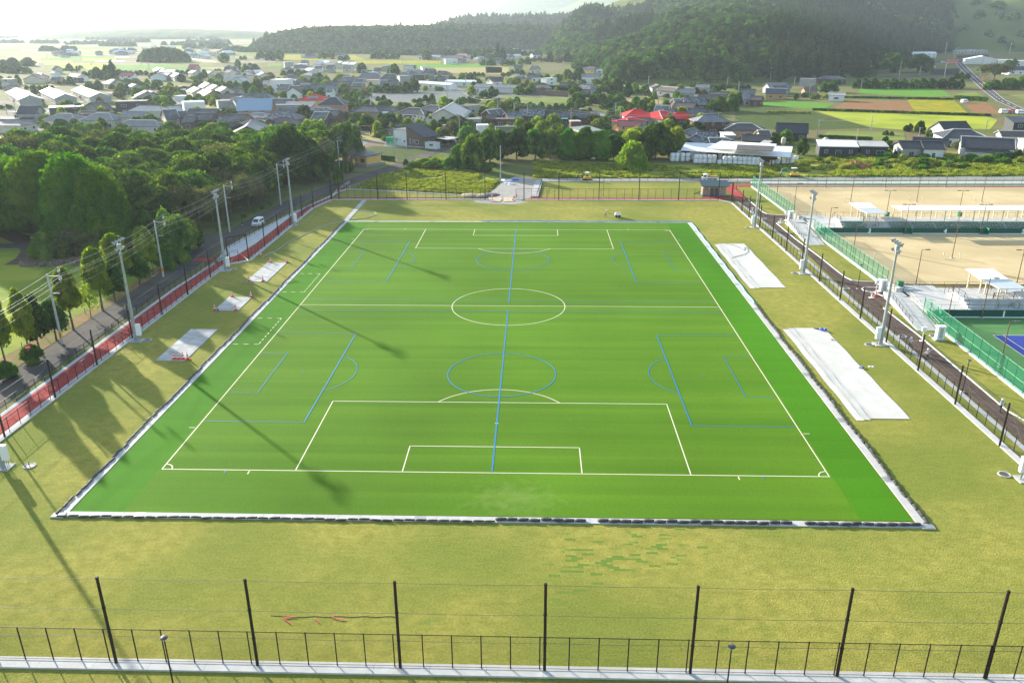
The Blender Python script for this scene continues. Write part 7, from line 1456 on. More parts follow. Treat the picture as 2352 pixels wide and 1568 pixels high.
V3 = [  # tile A3
(130, 365, 270, 360, 6.5, 4, 12, 'g', 'white', 'cream', None), (0, 370, 90, 365, 6, 4, 9, 'g', 'white', 'cream', None), (260, 400, 320, 420, 6, 4, 10, 'g', 'tile', 'cream', None), (670, 228, 830, 225, 6, 6, 8, 'f', 'pale', 'grey', 'grey flat-roofed house beside the plain road'), (970, 195, 1080, 195, 7, 4, 10, 'g', 'lg', 'grey', None), (880, 265, 1040, 265, 5, 5, 9, 'f', 'white', 'white', None), (1250, 195, 1360, 190, 6, 3.5, 11, 'g', 'white', 'white', None), (1340, 200, 1470, 205, 5.5, 3.4, 8, 'g', 'white', 'white', None), (1080, 325, 1200, 330, 5.5, 3.4, 12, 'g', 'white', 'cream', None), (1200, 268, 1340, 270, 6, 3.5, 13, 'g', 'pale', 'cream', None), (1420, 225, 1600, 230, 6, 3.5, 11, 'g', 'lg', 'cream', None), (1420, 285, 1540, 285, 6.5, 4, 12, 'g', 'brown', 'grey', None), (1630, 210, 1680, 215, 5.5, 3.4, 9, 'g', 'white', 'cream', None), (1720, 222, 1810, 225, 5.5, 3.4, 9, 'g', 'white', 'cream', None), (1840, 228, 1940, 232, 5.5, 3.4, 10, 'g', 'white', 'cream', None), (1700, 285, 1860, 285, 6, 3.6, 12, 'g', 'lg', 'cream', None), (2150, 410, 2281, 405, 6, 3.6, 12, 'g', 'white', 'white', 'white-roofed house left of the tall dark round tree'),
(700, 465, 860, 460, 6, 3.6, 13, 'g', 'tile', 'grey', None), (730, 430, 850, 432, 5, 3.4, 9, 'g', 'brown', 'grey', None), (760, 510, 900, 520, 6, 3.5, 12, 'h', 'tile', 'grey', None), (890, 530, 980, 530, 5, 3.2, 8, 'g', 'tile', 'grey', None), (1080, 410, 1170, 415, 5, 3, 10, 'h', 'tile', 'grey', None), (300, 545, 415, 545, 7, 4.5, 8, 'g', 'pale', 'pink', 'pinkish two-storey house left of the white cube house'), (415, 535, 680, 540, 8, 7.5, 10, 'f', 'white', 'white', 'white cube-like house with one small window'), (600, 620, 800, 625, 6, 3.4, 10, 'g', 'tile', 'grey', None), (760, 640, 940, 640, 6, 3.4, 10, 'g', 'tile', 'grey', None), (950, 615, 1110, 612, 6, 3.6, 10, 'g', 'tile', 'grey', None), (1160, 610, 1460, 610, 6.5, 3.6, 13, 'h', 'tile', 'cream', None), (1400, 650, 1530, 650, 7, 4, 10, 'g', 'lg', 'white', 'white-gabled house left of the long wall'), (1500, 560, 1830, 560, 6, 3.5, 12, 'h', 'tile', 'brick', None), (1680, 490, 1850, 480, 6, 3.6, 11, 'g', 'tile', 'grey', None), (1900, 520, 2060, 520, 6, 3.6, 10, 'g', 'tile', 'grey', None), (1860, 590, 2050, 590, 5.5, 3.4, 10, 'g', 'tile', 'tan', None), (1700, 450, 1790, 445, 5, 3, 7, 'g', 'lg', 'grey', None), (2110, 550, 2330, 548, 5, 5, 8, 'f', 'rust', 'cream', 'long low house with red flat roof edge'),
(0, 795, 90, 790, 5, 3.3, 11, 'h', 'tile', 'cream', None), (130, 765, 330, 765, 6, 3.4, 12, 'h', 'tile', 'cream', 'hipped house with a white roof ridge behind the blue roof'), (440, 860, 860, 865, 6, 3.6, 10, 'g', 'tile', 'grey', None), (1120, 800, 1280, 800, 6, 3.8, 13, 'h', 'red', 'yellow', 'red hipped roof with a block of solar panels, yellow walls'), (1480, 835, 1560, 835, 9, 6, 12, 'h', 'slate', 'brick', 'square two-storey brick house with pyramid roof'), (720, 918, 1230, 922, 6.5, 3.6, 12, 'm', 'lg', 'grey', 'wide flat grey shed roof in front of the red solar roof'), (470, 985, 960, 985, 5.5, 5.3, 7, 'f', 'slate', 'grey', 'long grey building with three windows right of the blue roof'), (560, 1078, 760, 1080, 6.5, 3.4, 15, 'h', 'mott', 'brick', 'mottled hipped roof above the small white hall'), (1190, 1095, 1460, 1098, 6.5, 3.6, 13, 'g', 'tile', 'wood', 'grey house with curved ridges behind yellow trees'), (1470, 1070, 1650, 1075, 6.5, 3.6, 13, 'g', 'tile', 'wood', 'right half of the grey house with curved ridges'), (1220, 1018, 1440, 1020, 5.5, 3.4, 10, 'h', 'mott', 'grey', None), (590, 1188, 740, 1190, 5, 2.9, 9, 'h', 'brown', 'white', 'small white hall with dark hipped roof'), (150, 1110, 300, 1112, 5, 3.2, 11, 'h', 'lg', 'cream', None), (180, 1200, 400, 1215, 5, 3, 9, 'g', 'brown', 'wood', None), (90, 1235, 10, 1340, 7, 4, 13, 'g', 'lg', 'dark', 'grey roof cut by the wood, right of the big white-trimmed gable'), (2060, 980, 2240, 985, 6, 3.6, 13, 'h', 'slate', 'tan', None)]
for a in V3: Hs(TA3, *a, **({'solar': True} if 'solar' in (a[10] or '') else {}))
V4 = [  # tile A4
(870, 90, 940, 90, 6, 3.6, 12, 'g', 'lg', 'white', None), (1110, 100, 1260, 105, 6, 3.6, 12, 'h', 'lg', 'cream', None), (1370, 110, 1640, 115, 6.5, 3.6, 14, 'h', 'tile', 'white', None), (1580, 80, 1700, 82, 7, 4.6, 12, 'h', 'rust', 'white', None), (1330, 185, 1550, 182, 5, 5, 8, 'f', 'pale', 'white', 'white flat building beside the golden field'), (2210, 100, 2281, 95, 6, 3.6, 10, 'h', 'lg', 'white', None), (640, 290, 830, 288, 5, 3.4, 10, 'g', 'tile', 'grey', None), (930, 315, 1080, 312, 6, 6, 8, 'f', 'rust', 'white', 'white cube house with red roof edge in mid village'), (600, 400, 740, 345, 6, 3.5, 12, 'g', 'tile', 'grey', None), (760, 380, 880, 350, 6, 3.5, 12, 'g', 'tile', 'grey', None), (980, 350, 1160, 350, 6, 3.5, 13, 'g', 'tile', 'grey', None), (1250, 385, 1350, 385, 6, 3.5, 12, 'h', 'tile', 'cream', None), (100, 330, 200, 330, 5.5, 3.4, 10, 'g', 'tile', 'grey', None), (270, 300, 400, 280, 5, 3.2, 9, 'g', 'tile', 'grey', None), (0, 400, 130, 400, 6, 3.6, 10, 'g', 'white', 'cream', None), (760, 445, 990, 445, 7.5, 5, 9, 'g', 'slate', 'wood', 'dark two-storey house with pale gable end'), (540, 475, 725, 470, 6, 6, 9, 'f', 'lg', 'grey', 'plain grey block left of the dark two-storey house'), (140, 460, 370, 462, 4.5, 4.5, 8, 'f', 'lg', 'white', None), (1180, 480, 1340, 480, 6, 3.6, 13, 'h', 'tile', 'grey', None), (210, 545, 330, 545, 6, 3.5, 12, 'g', 'tile', 'grey', None), (350, 545, 520, 545, 6, 3.5, 12, 'g', 'tile', 'grey', None),
(820, 548, 1480, 592, 4.6, 3.4, 8, 'g', 'white', 'white', 'long white warehouse left of two'), (1360, 530, 1900, 540, 4.6, 3.4, 9, 'g', 'white', 'white', 'long white warehouse behind, right of two'), (2090, 500, 2281, 492, 6, 3.4, 10, 'g', 'slate', 'white', None),
(80, 985, 370, 990, 5.5, 3.3, 13, 'h', 'slate', 'tan', 'slate hipped house with bright white ridge, left of three'), (700, 1022, 890, 1028, 5.5, 3.3, 12, 'h', 'slate', 'white', 'slate hipped house with bright white ridge, middle of three'), (1060, 978, 1210, 985, 5.5, 3.3, 11, 'h', 'slate', 'cream', 'slate hipped house with bright white ridge, right of three'), (70, 1110, 310, 1112, 3.2, 3.0, 6, 'f', 'white', 'grey', None), (620, 1145, 790, 1150, 3.6, 2.6, 5, 'g', 'slate', 'white', None),
(1290, 1040, 1480, 925, 8.2, 4, 17, 'g', 'navy', 'cream', 'big white hall with wide gable and navy roof', ), (1460, 985, 1680, 995, 6, 3.5, 11, 'g', 'mott', 'grey', 'mottled roof behind the big white hall'), (1690, 1000, 1950, 985, 4, 3.8, 7, 'f', 'brown', 'grey', None), (2040, 1060, 2200, 1050, 5.5, 3.2, 10, 'g', 'tile', 'wood', None), (2060, 1140, 2230, 1140, 4.5, 3, 8, 'g', 'brown', 'wood', None), (1770, 1230, 1970, 1215, 3.2, 3, 6, 'f', 'pale', 'grey', 'arched pale carport behind the lane trees'), (1880, 1335, 2090, 1332, 3.2, 3.2, 5, 'f', 'white', 'white', 'white container-like shed beside creeper bank'), (1460, 1345, 1560, 1330, 3, 2.8, 6, 'f', 'pale', 'grey', None)]
for a in V4: Hs(TA4, *a)
V5 = [  # tile A5
(60, 240, 170, 228, 6, 3.6, 11, 'h', 'lg', 'white', None), (250, 255, 380, 250, 5, 3.2, 9, 'g', 'tile', 'white', None), (450, 165, 570, 165, 6.5, 4, 10, 'g', 'pale', 'yellow', 'pale yellow house highest on the hill foot'), (390, 235, 490, 230, 5, 3.2, 8, 'g', 'white', 'white', None), (690, 215, 830, 212, 5.5, 3.4, 10, 'g', 'slate', 'white', None), (1220, 222, 1430, 222, 6, 3.6, 11, 'g', 'slate', 'white', 'white house with dark roof on the hill foot'), (1570, 195, 1730, 190, 5, 3.4, 9, 'g', 'lg', 'grey', None), (1720, 185, 1940, 182, 6, 6, 9, 'f', 'lg', 'grey', 'grey flat-roofed block on the hill foot'), (1930, 195, 2080, 185, 5.5, 3.5, 10, 'g', 'brown', 'white', None), (400, 425, 540, 425, 6, 3.6, 12, 'g', 'tile', 'grey', None), (700, 445, 820, 447, 6, 3.6, 13, 'g', 'tile', 'cream', None), (1680, 455, 1790, 460, 5.5, 3.4, 11, 'h', 'slate', 'yellow', None), (1820, 505, 1930, 505, 3.5, 3.3, 6, 'f', 'white', 'white', None), (1560, 575, 1680, 575, 6, 4, 9, 'g', 'lg', 'white', None), (1660, 565, 1900, 568, 6.5, 4, 11, 'g', 'lg', 'white', 'long white house at the foot of the wooded hill'),
(0, 630, 210, 630, 5, 3.2, 10, 'g', 'slate', 'grey', None), (380, 580, 500, 590, 5.5, 3.4, 11, 'g', 'tile', 'cream', None), (430, 620, 560, 615, 5, 3.2, 11, 'h', 'tile', 'yellow', None), (590, 595, 840, 590, 5, 3.4, 9, 'g', 'tile', 'white', None), (960, 660, 1140, 650, 5, 5, 7, 'f', 'pale', 'white', None), (-260, 745, 470, 765, 5, 3.2, 12, 'g', 'lg', 'white', 'long white warehouse with grey roof and small windows'), (800, 755, 960, 758, 5.5, 3.4, 13, 'h', 'tile', 'grey', None), (1140, 770, 1270, 775, 5, 3.2, 10, 'h', 'slate', 'grey', None), (1180, 730, 1360, 730, 5, 3.4, 8, 'g', 'tile', 'grey', None), (1550, 755, 1800, 765, 6, 3.6, 13, 'g', 'mott', 'grey', None), (1720, 790, 1830, 790, 5.5, 3.4, 9, 'g', 'mott', 'grey', None),
(490, 1182, 960, 1190, 6, 3.4, 12, 'g', 'mott', 'wood', 'long mottled roof, left part of the long row'), (970, 1225, 1720, 1245, 5, 3, 9, 'g', 'tile', 'wood', 'long low grey roof, right part of the long row'), (230, 1250, 480, 1240, 5, 3.2, 10, 'g', 'mott', 'wood', None), (1230, 1362, 1315, 1362, 3.2, 3.2, 3, 'f', 'teal', 'dark', 'small shed with teal roof before the long row'), (1380, 1408, 1565, 1405, 4.6, 4.6, 5, 'f', 'pale', 'wood', 'brown shed with ribbed pale roof behind the bamboo'), (1680, 1480, 1940, 1560, 4, 3.6, 8, 'm', 'lg', 'grey', None), (0, 1190, 160, 1180, 5, 3.2, 9, 'g', 'tile', 'wood', None), (60, 1365, 400, 1368, 3.5, 3.2, 5, 'f', 'brown', 'wood', None), (60, 1495, 430, 1490, 4, 3, 6, 'g', 'brown', 'grey', None), (1690, 1240, 1800, 1215, 4, 3, 6, 'g', 'lg', 'white', None), (2200, 1410, 2281, 1400, 5, 3.4, 7, 'g', 'rust', 'yellow', None)]
for a in V5: Hs(TA5, *a)
V6 = [  # tile TZ3 and A7
]
for a in ((1330, 706, 1345, 706, 6.2, 3.6, 17, 'h', 'red', 'grey', 'leftmost of three linked bright red hipped roofs'), (1545, 716, 1575, 714, 6.2, 3.6, 18, 'h', 'red', 'grey', 'middle and widest of three linked bright red hipped roofs'), (1725, 732, 1745, 732, 5.6, 3.4, 12, 'h', 'red', 'brown', 'rightmost of three linked bright red hipped roofs'), (1255, 780, 1275, 778, 4.6, 3.2, 10, 'h', 'red', 'grey', 'small low red hipped roof in front of the linked three'), (1160, 808, 1380, 812, 6.6, 5.0, 8, 'g', 'rust', 'yellow', 'rust-red gabled house with yellow band before the red roofs'), (1150, 882, 1370, 890, 3.4, 2.8, 5, 'm', 'rust', 'yellow', 'low rust-red roof in front of the rust-red gabled house')): Hs(TZ3, *a)
V7 = [(0, 180, 60, 200, 5, 3.2, 9, 'g', 'brown', 'grey', None), (100, 220, 400, 245, 5.5, 3.4, 9, 'g', 'brown', 'grey', None), (430, 262, 700, 265, 5.5, 3.4, 11, 'g', 'lg', 'grey', None), (710, 185, 960, 190, 5, 3.2, 10, 'g', 'lg', 'grey', None), (940, 312, 1290, 325, 6, 3.6, 11, 'g', 'tile', 'wood', None), (740, 362, 1260, 368, 5.6, 3.4, 12, 'g', 'brown', 'wood', 'wide brown roof behind the big mottled one'), (480, 412, 870, 410, 7, 3.8, 13, 'g', 'mott', 'wood', 'big mottled temple-like roof above the red ones'), (300, 440, 480, 438, 5.6, 3.2, 11, 'g', 'mott', 'wood', None), (340, 497, 720, 510, 5.5, 3.2, 13, 'g', 'brown', 'wood', 'wide brown roof directly above the red ones'), (0, 552, 260, 558, 6, 3.6, 11, 'g', 'mott', 'grey', None), (150, 620, 380, 625, 5, 3, 8, 'g', 'mott', 'grey', None), (560, 602, 870, 605, 5.5, 3.2, 11, 'g', 'tile', 'brown', 'grey roof with curled ridges right of the red ones'), (870, 640, 1020, 645, 4.5, 3, 9, 'g', 'tile', 'grey', None),
(860, 716, 1040, 714, 7.4, 5.2, 12, 'h', 'lg', 'wood', 'square dark-brown two-storey house with light grey roof'), (1460, 270, 1750, 275, 6, 3.6, 12, 'g', 'tile', 'grey', None), (1500, 362, 1650, 362, 5.5, 3.4, 10, 'g', 'lg', 'grey', None), (1670, 388, 1880, 395, 5, 3.2, 9, 'g', 'brown', 'wood', None), (1930, 160, 2281, 155, 6.5, 3.6, 12, 'g', 'lg', 'grey', None), (1920, 255, 2300, 262, 6, 3.4, 11, 'g', 'navy', 'orange', 'navy-roofed house with orange walls'), (2040, 215, 2281, 212, 6, 3.4, 9, 'g', 'tile', 'grey', None), (1420, 862, 1680, 868, 5.2, 3.2, 12, 'h', 'slate', 'tan', 'dark hipped house left of the long-windowed house'), (480, 1010, 690, 935, 5.2, 3.2, 9, 'g', 'tile', 'white', 'half-timbered white gable above the bale barn'), (720, 1012, 1090, 1015, 6, 3.2, 13, 'g', 'mott', 'wood', 'big mottled farmhouse roof above the bale barn'), (560, 1140, 740, 1045, 5, 3, 9, 'g', 'tile', 'wood', None), (920, 1118, 1160, 1118, 4.6, 3, 7, 'g', 'tile', 'wood', None), (1115, 1022, 1335, 1022, 4, 3.6, 7, 'm', 'white', 'grey', 'small white metal roof right of the mottled farmhouse'), (1180, 1100, 1330, 1150, 4, 3, 6, 'g', 'tile', 'wood', None), (1490, 1062, 1930, 1070, 4.6, 3, 9, 'g', 'brown', 'wood', 'brown ribbed roof behind the white bale barn'), (1770, 985, 1990, 985, 5, 3, 10, 'g', 'brown', 'tan', None), (1890, 1165, 2040, 1180, 4.2, 3, 5, 'm', 'pale', 'grey', None)]
for a in V7: Hs(TA7, *a)
V8 = [  # TZ4
(60, 465, 200, 465, 6, 3.6, 11, 'g', 'tile', 'grey', None), (290, 425, 438, 428, 4.6, 4.6, 9, 'f', 'lg', 'grey', 'grey box shed under the wooded hill'), (530, 395, 650, 396, 5.5, 3.4, 14, 'h', 'tile', 'wood', 'wide hipped house at the hill foot left of hedge'), (320, 500, 450, 500, 5, 3.2, 9, 'g', 'brown', 'brick', None), (555, 548, 715, 552, 4.6, 3.4, 7, 'g', 'pale', 'white', 'small white house with pale roof above the dark crop'),
(1090, 172, 1300, 172, 7, 5, 18, 'g', 'white', 'white', 'long white warehouse behind trees on the hillside, left half'), (1305, 176, 1535, 176, 7, 5, 18, 'g', 'white', 'white', 'long white warehouse on the hillside, right half'), (1740, 165, 2020, 162, 5, 5, 10, 'f', 'white', 'grey', 'long open white shed above the road bend'), (1800, 143, 1900, 143, 6, 5, 8, 'g', 'slate', 'grey', None), (1950, 210, 2010, 225, 8.5, 5, 34, 'g', 'white', 'white', 'big white hall with broad gable by the road bend'), (2115, 250, 2275, 250, 5, 5, 9, 'f', 'white', 'white', None), (2270, 262, 2420, 262, 5, 5, 9, 'f', 'white', 'white', None), (2240, 312, 2420, 312, 6.5, 4, 14, 'h', 'slate', 'white', None),
(1560, 818, 1820, 815, 6.5, 3.2, 13, 'g', 'black', 'white', 'black-roofed house with white gable before the yellow rice'), (1700, 885, 1860, 888, 5.5, 3.2, 15, 'h', 'slate', 'white', 'charcoal hipped house below the black-roofed one'), (1330, 960, 1665, 978, 5, 3.0, 8, 'g', 'slate', 'cream', None), (1190, 995, 1390, 997, 5.0, 3.4, 10, 'g', 'black', 'grey', 'black-ribbed roof, left of two joined houses'), (1400, 995, 1610, 1000, 5.2, 3.4, 11, 'g', 'black', 'white', 'black-ribbed roof, right of two joined houses'), (1770, 950, 2275, 972, 6, 3.2, 13, 'g', 'slate', 'white', 'long white bungalow with tall dark windows and slate roof'), (75, 828, 375, 836, 6.0, 3.0, 13, 'g', 'black', 'dark', 'black low house with four square roof windows'),
(2170, 770, 2420, 772, 7.0, 5.4, 9, 'm', 'black', 'dark', 'charcoal two-storey house at right picture edge'), (2110, 900, 2420, 905, 4.6, 3.2, 8, 'g', 'brown', 'cream', None), (440, 985, 800, 992, 4.4, 3.2, 8, 'm', 'white', 'dark', 'white-roofed cow shed beside the feed silo'), (810, 995, 1065, 1000, 4.2, 3.4, 8, 'm', 'pale', 'dark', 'rusty ribbed open shed right of the cow shed'), (2290, 970, 2420, 972, 4, 3, 6, 'm', 'white', 'grey', None)]
for a in V8: Hs(TZ4, *a)
# ---- far town: small houses by area
rr = random.Random(77)
def infill(t, x0, y0, x1, y1, n, zone, wh=.3, cols=('tile', 'lg', 'brown', 'tile', 'pale')):
    for _ in range(n):
        x = rr.uniform(x0, x1); y = rr.uniform(y0, y1); p = at(*t(x, y), 5.5); a = rr.choice((0, .15, -.2, 1.4, .9)); L = rr.uniform(7, 13); d = Vector((math.cos(a), math.sin(a), 0))*L/2
        if any((o.location-p).xy.length < 13 for o, *_ in HL): continue
        rf = 'white' if rr.random() < wh*.6 else rr.choice(cols); house(p-d, p+d, 5.6+rr.uniform(-.5, 1.5), 3.4, rr.uniform(8, 12), rr.choice('ggh'), rf, rr.choice(('cream', 'white', 'grey')), 'ZONE '+zone, lean=False, win=rr.random() < .5)
infill(TZ1, 630, 145, 1260, 185, 18, 'on the plain left of the wooded mound', .6)
infill(TZ1, 380, 155, 640, 200, 8, 'on the far left plain', .5)
infill(TZ1, 1690, 130, 2100, 205, 18, 'in the hazy town right of the wooded mound', .5)
infill(TZ1, 1280, 118, 1700, 140, 5, 'in the hazy town behind the wooded mound', .5)
infill(TZ2, 540, 185, 900, 205, 5, 'beneath the long hazy hill', .6)
infill(TZ2, 1550, 170, 2352, 240, 7, 'below the hazy hill near its right end', .3)
infill(TZ2, 1050, 290, 1700, 420, 6, 'in mid village left of the white warehouses', .15)
infill(TZ2, 300, 300, 1000, 330, 5, 'beside the plain road in mid village', .4)
infill(TZ3, 0, 150, 250, 200, 5, 'at the left end of the wooded hill', .3)
infill(TZ1, 2100, 300, 2352, 420, 6, 'among the cream houses at left of mid village', .3)
infill(TZ2, 350, 420, 560, 520, 4, 'behind the white cube-like house', .1)
# garden plots, yards and hedges between the houses
plots = {}; mts = [M('garden_soil', (.17, .12, .08), (.24, .18, .12), .5, .95), M('garden_green', (.09, .15, .03), (.15, .2, .05), .7, .95, bump=.5, bsc=1.5), concd, f_tan, M('yard_gravel', (.15, .145, .135), (.22, .21, .2), .8, .95)]
for k in range(420):
    yy = rr.uniform(0, 1)**1.3; p = Vector((rr.uniform(-1, 1)*(150+yy*330)-40, 175+yy*420, 0)); x, y = pr(tuple(p))
    if not (-50 < x < 2400) or x > 1650 or p.x > 190: continue
    w1, w2, a = rr.uniform(5, 16), rr.uniform(4, 11), rr.choice((0, .1, -.15, .05)); c_, s_ = math.cos(a), math.sin(a)
    plots.setdefault(k % 5, []).append([(p.x+c_*i-s_*j, p.y+s_*i+c_*j) for i, j in ((-w1, -w2), (w1, -w2), (w1, w2), (-w1, w2))])
for k, pl_ in plots.items():
    g = MB(); [g.sheet(q_, -.076+.0016*k+.0002*i) for i, q_ in enumerate(pl_[:8])]; [g.sheet(q_, -.07+.0004*i+.0001*k) for i, q_ in enumerate(pl_[8:])]
    struct('garden_plots', g, mts[k], 'village garden plots of %s' % ['bare soil', 'green beds', 'dark yard ground', 'dry grass', 'pale gravel'][k], 'garden')
nt_ = 0
for k in range(2600):
    yy = rr.random(); p = Vector((rr.uniform(-1, 1)*(140+yy*330)-30, 180+yy*430, 0)); x, y = pr(tuple(p))
    if not (-30 < x < 2380) or x > 1640 or p.x > 180 or nt_ > 520: continue
    dn = min((math.hypot(o.location.x-p.x, o.location.y-p.y) for o, *_ in HL)); 
    if dn < 8 or dn > 34 or (10 < x < 260 and 180 < y < 240): continue
    nt_ += 1; tree(rr.choice(('fbroad', 'flight', 'fbroad', 'fyellow', 'fbare')), p, rr.uniform(2.2, 6.0), rr.uniform(1.8, 4.4), g5)
print('houses', len(HL))
# ================================================================ SPECIAL BUILDINGS AND SMALL THINGS
def quadwall(b, a, c, z0, z1, th=.2, m=0):
    d = c-a; mid = (a+c)/2; b.box((mid.x, mid.y, (z0+z1)/2), (d.length, th, z1-z0), m, math.atan2(d.y, d.x))
A = G(TY, 1360, 450); B_ = G(TY, 1690, 480); u = (B_-A).normalized(); n_ = Vector((-u.y, u.x, 0)); Lh = (B_-A).length
bh = empty('house', A, math.atan2(u.y, u.x), 'brown and white house with steep single-slope dark roof and carport', 'house', 'houses of the village')
b = MB(); D = 8.5; v = [(0, 0, 0), (Lh, 0, 0), (Lh, D, 0), (0, D, 0), (0, 0, 7.4), (Lh, 0, 3.9), (Lh, D, 3.9), (0, D, 7.4)]; b.add(v, [(3, 2, 1, 0), (4, 5, 6, 7), (0, 1, 5, 4), (1, 2, 6, 5), (2, 3, 7, 6), (3, 0, 4, 7)]); b.build('wall', WC['brown'], bh)
b = MB(); v = [(-.6, -.6, 7.72), (Lh+.8, -.6, 3.65), (Lh+.8, D+.6, 3.65), (-.6, D+.6, 7.72)]; b.add(v+[(x, y, z+.2) for x, y, z in v], [(3, 2, 1, 0), (4, 5, 6, 7), (0, 1, 5, 4), (1, 2, 6, 5), (2, 3, 7, 6), (3, 0, 4, 7)]); b.build('roof', RC['slate'], bh)
b = MB(); b.box((-2.9, 3.6, 2.9), (5.8, 7.2, 5.8)); b.build('white_wing', WC['white'], bh); b = MB(); b.box((-2.9, 3.6, 5.88), (6.1, 7.5, .14)); b.build('wing_roof', darkg, bh)
for x_, z_, ww, hh in ((1.6, 1.9, .35, 1.7), (3.3, 2.0, .5, 1.0), (4.9, 1.9, 1.4, 1.2), (-4.6, 2.2, .5, .9), (-3.0, 2.4, .4, .4), (-1.0, 1.8, .6, .8)):
    b = MB(); b.box((x_, -.04, z_), (ww+.18, .08, hh+.18)); b.box((x_, -.09, z_), (ww, .02, hh), 1); b.build('window', [white, glass], bh)
b = MB(); b.box((Lh/2-.0, -.03, .15), (Lh, .1, .3)); b.build('plinth', concw, bh)
cpq = [(1905, 300), (2140, 330), (2345, 285), (2100, 262)]
cp_ = empty('carport', (0, 0, 0), 0, 'carport with pale flat roof beside the brown and white house', 'carport'); P = [at(*TY(*p), 2.5) for p in cpq]
b = MB(); v = P+[p+Vector((0, 0, .12)) for p in P]; b.add(v, [(3, 2, 1, 0), (4, 5, 6, 7), (0, 1, 5, 4), (1, 2, 6, 5), (2, 3, 7, 6), (3, 0, 4, 7)]); b.build('roof', RC['pale'], cp_)
for p in P: b = MB(); c = (P[0]+P[2])/2; q_ = p.lerp(c, .12); b.tube((q_.x, q_.y, 0), (q_.x, q_.y, 2.5), .07, .07, 6); b.build('post', dkbrown, cp_)
p = G(TY, 1705, 490); sh = empty('shed', p, math.atan2(u.y, u.x), 'small white flat-roofed shed in front of the carport', 'shed')
b = MB(); b.box((2.6, 1.2, 1.1), (5.2, 2.4, 2.2)); b.build('wall', WC['white'], sh); b = MB(); b.box((2.6, 1.2, 2.27), (5.5, 2.7, .14)); b.build('roof', RC['pale'], sh); b = MB(); b.box((3.0, -.03, 1.4), (1.6, .06, .6)); b.build('window', glass, sh)
p = G(TY, 960, 440); gn = empty('net_cage', p, 0, 'small green netted cage left of the brown and white house', 'cage')
b = MB(); [b.tube((x, y, 0), (x, y, 3), .04, .04, 5) for x in (0, 1.7, 3.4) for y in (0, 3)]; [b.tube((0, y, 3), (3.4, y, 3), .04, .04, 5) for y in (0, 3)]; b.build('frame', WC['white'], gn)
ngc = netmat('cage_net', (.02, .35, .2), .6); b = MB(); b.closed = False; b.add([(0, 0, 0), (3.4, 0, 0), (3.4, 0, 3), (0, 0, 3)], [(0, 1, 2, 3)]); b.add([(3.4, 0, 0), (3.4, 3, 0), (3.4, 3, 3), (3.4, 0, 3)], [(0, 1, 2, 3)]); b.add([(0, 3, 0), (3.4, 3, 0), (3.4, 3, 3), (0, 3, 3)], [(0, 1, 2, 3)]); b.add([(0, 0, 3), (3.4, 0, 3), (3.4, 3, 3), (0, 3, 3)], [(0, 1, 2, 3)]); b.build('net', ngc, gn)
# yellow bungalow
A = G(TY, 130, 750); B_ = G(TY, 600, 832); Cc = G(TY, 828, 785); u = (B_-A).normalized(); Lh = (B_-A).length; D = (Cc-B_).length
yb = empty('bungalow', A, math.atan2(u.y, u.x), 'yellow bungalow with flat grey roof beside the lane', 'house', 'houses of the village')
b = MB(); b.box((Lh/2, D/2, 1.5), (Lh, D, 3.0)); b.build('wall', WC['yellow'], yb)
b = MB(); v = [(-.5, -.5, 3.0), (Lh+.5, -.5, 3.0), (Lh+.5, D+.5, 3.5), (-.5, D+.5, 3.5)]; b.add(v+[(x, y, z+.18) for x, y, z in v], [(3, 2, 1, 0), (4, 5, 6, 7), (0, 1, 5, 4), (1, 2, 6, 5), (2, 3, 7, 6), (3, 0, 4, 7)]); b.build('roof', RC['tile'], yb)
b = MB(); b.box((Lh/2, -1.4, .35), (Lh+2, .3, .8)); b.box((Lh+1.2, D/2-.5, .35), (.3, D+2, .8)); b.build('garden_wall', concd, yb)
for x_ in (Lh*.5, Lh*.83): b = MB(); b.box((x_, -.04, 1.6), (2.0, .08, 1.3)); b.box((x_, -.09, 1.6), (1.8, .02, 1.1), 1); b.build('window', [dkbrown, glass], yb)
yh = Hs(TY, 155, 405, 330, 395, 6.2, 3.4, 9, 'g', 'brown', 'yellow', 'yellow house with white gable triangle behind the yellow bungalow')
b = MB(); a = G(TY, 830, 700); c = G(TY, 1130, 735); quadwall(b, a, c, 0, 1.5, .9); tag(b.build('hedge', gdk), 'dark clipped hedge between yellow bungalow and utility pole', 'hedge')
# barn with bales
bb = empty('barn', G(TA7, 1200, 1400), 0, 'long low cattle barn with white patched metal roofs behind the bales', 'barn'); bo = bb.location.copy()
def slab(par, name, mat, corners, zs, t, th=.15):
    P = [at(*t_(*p), z)-bo for (t_, p), z in zip(corners, zs)]; v = P+[q_-Vector((0, 0, th)) for q_ in P]; b = MB(); b.add(v, [(0, 1, 2, 3), (7, 6, 5, 4), (0, 4, 5, 1), (1, 5, 6, 2), (2, 6, 7, 3), (3, 7, 4, 0)]); return b.build(name, mat, par)
slab(bb, 'roof', RC['white'], [(TA7, (440, 1332)), (TZ4, (205, 1142)), (TZ4, (228, 1045)), (TA7, (525, 1195))], (3.3, 3.3, 4.8, 4.8), None)
slab(bb, 'upper_roof', RC['white'], [(TA7, (880, 1300)), (TA7, (2045, 1352)), (TA7, (2112, 1222)), (TA7, (1140, 1168))], (4.9, 4.9, 6.0, 6.0), None)
slab(bb, 'dark_roof_panel', RC['brown'], [(TA7, (1410, 1318)), (TA7, (2025, 1348)), (TA7, (2062, 1262)), (TA7, (1430, 1232))], (5.06, 5.06, 5.7, 5.7), None, .1)
a = at(*TA7(460, 1340), 3.0); c = at(*TZ4(195, 1145), 3.0); d = (c-a); b = MB()
for i in range(12): p_ = a+d*(i+.3)/12-bo; b.box((p_.x, p_.y+1.0, 1.6), (.25, .25, 3.2))
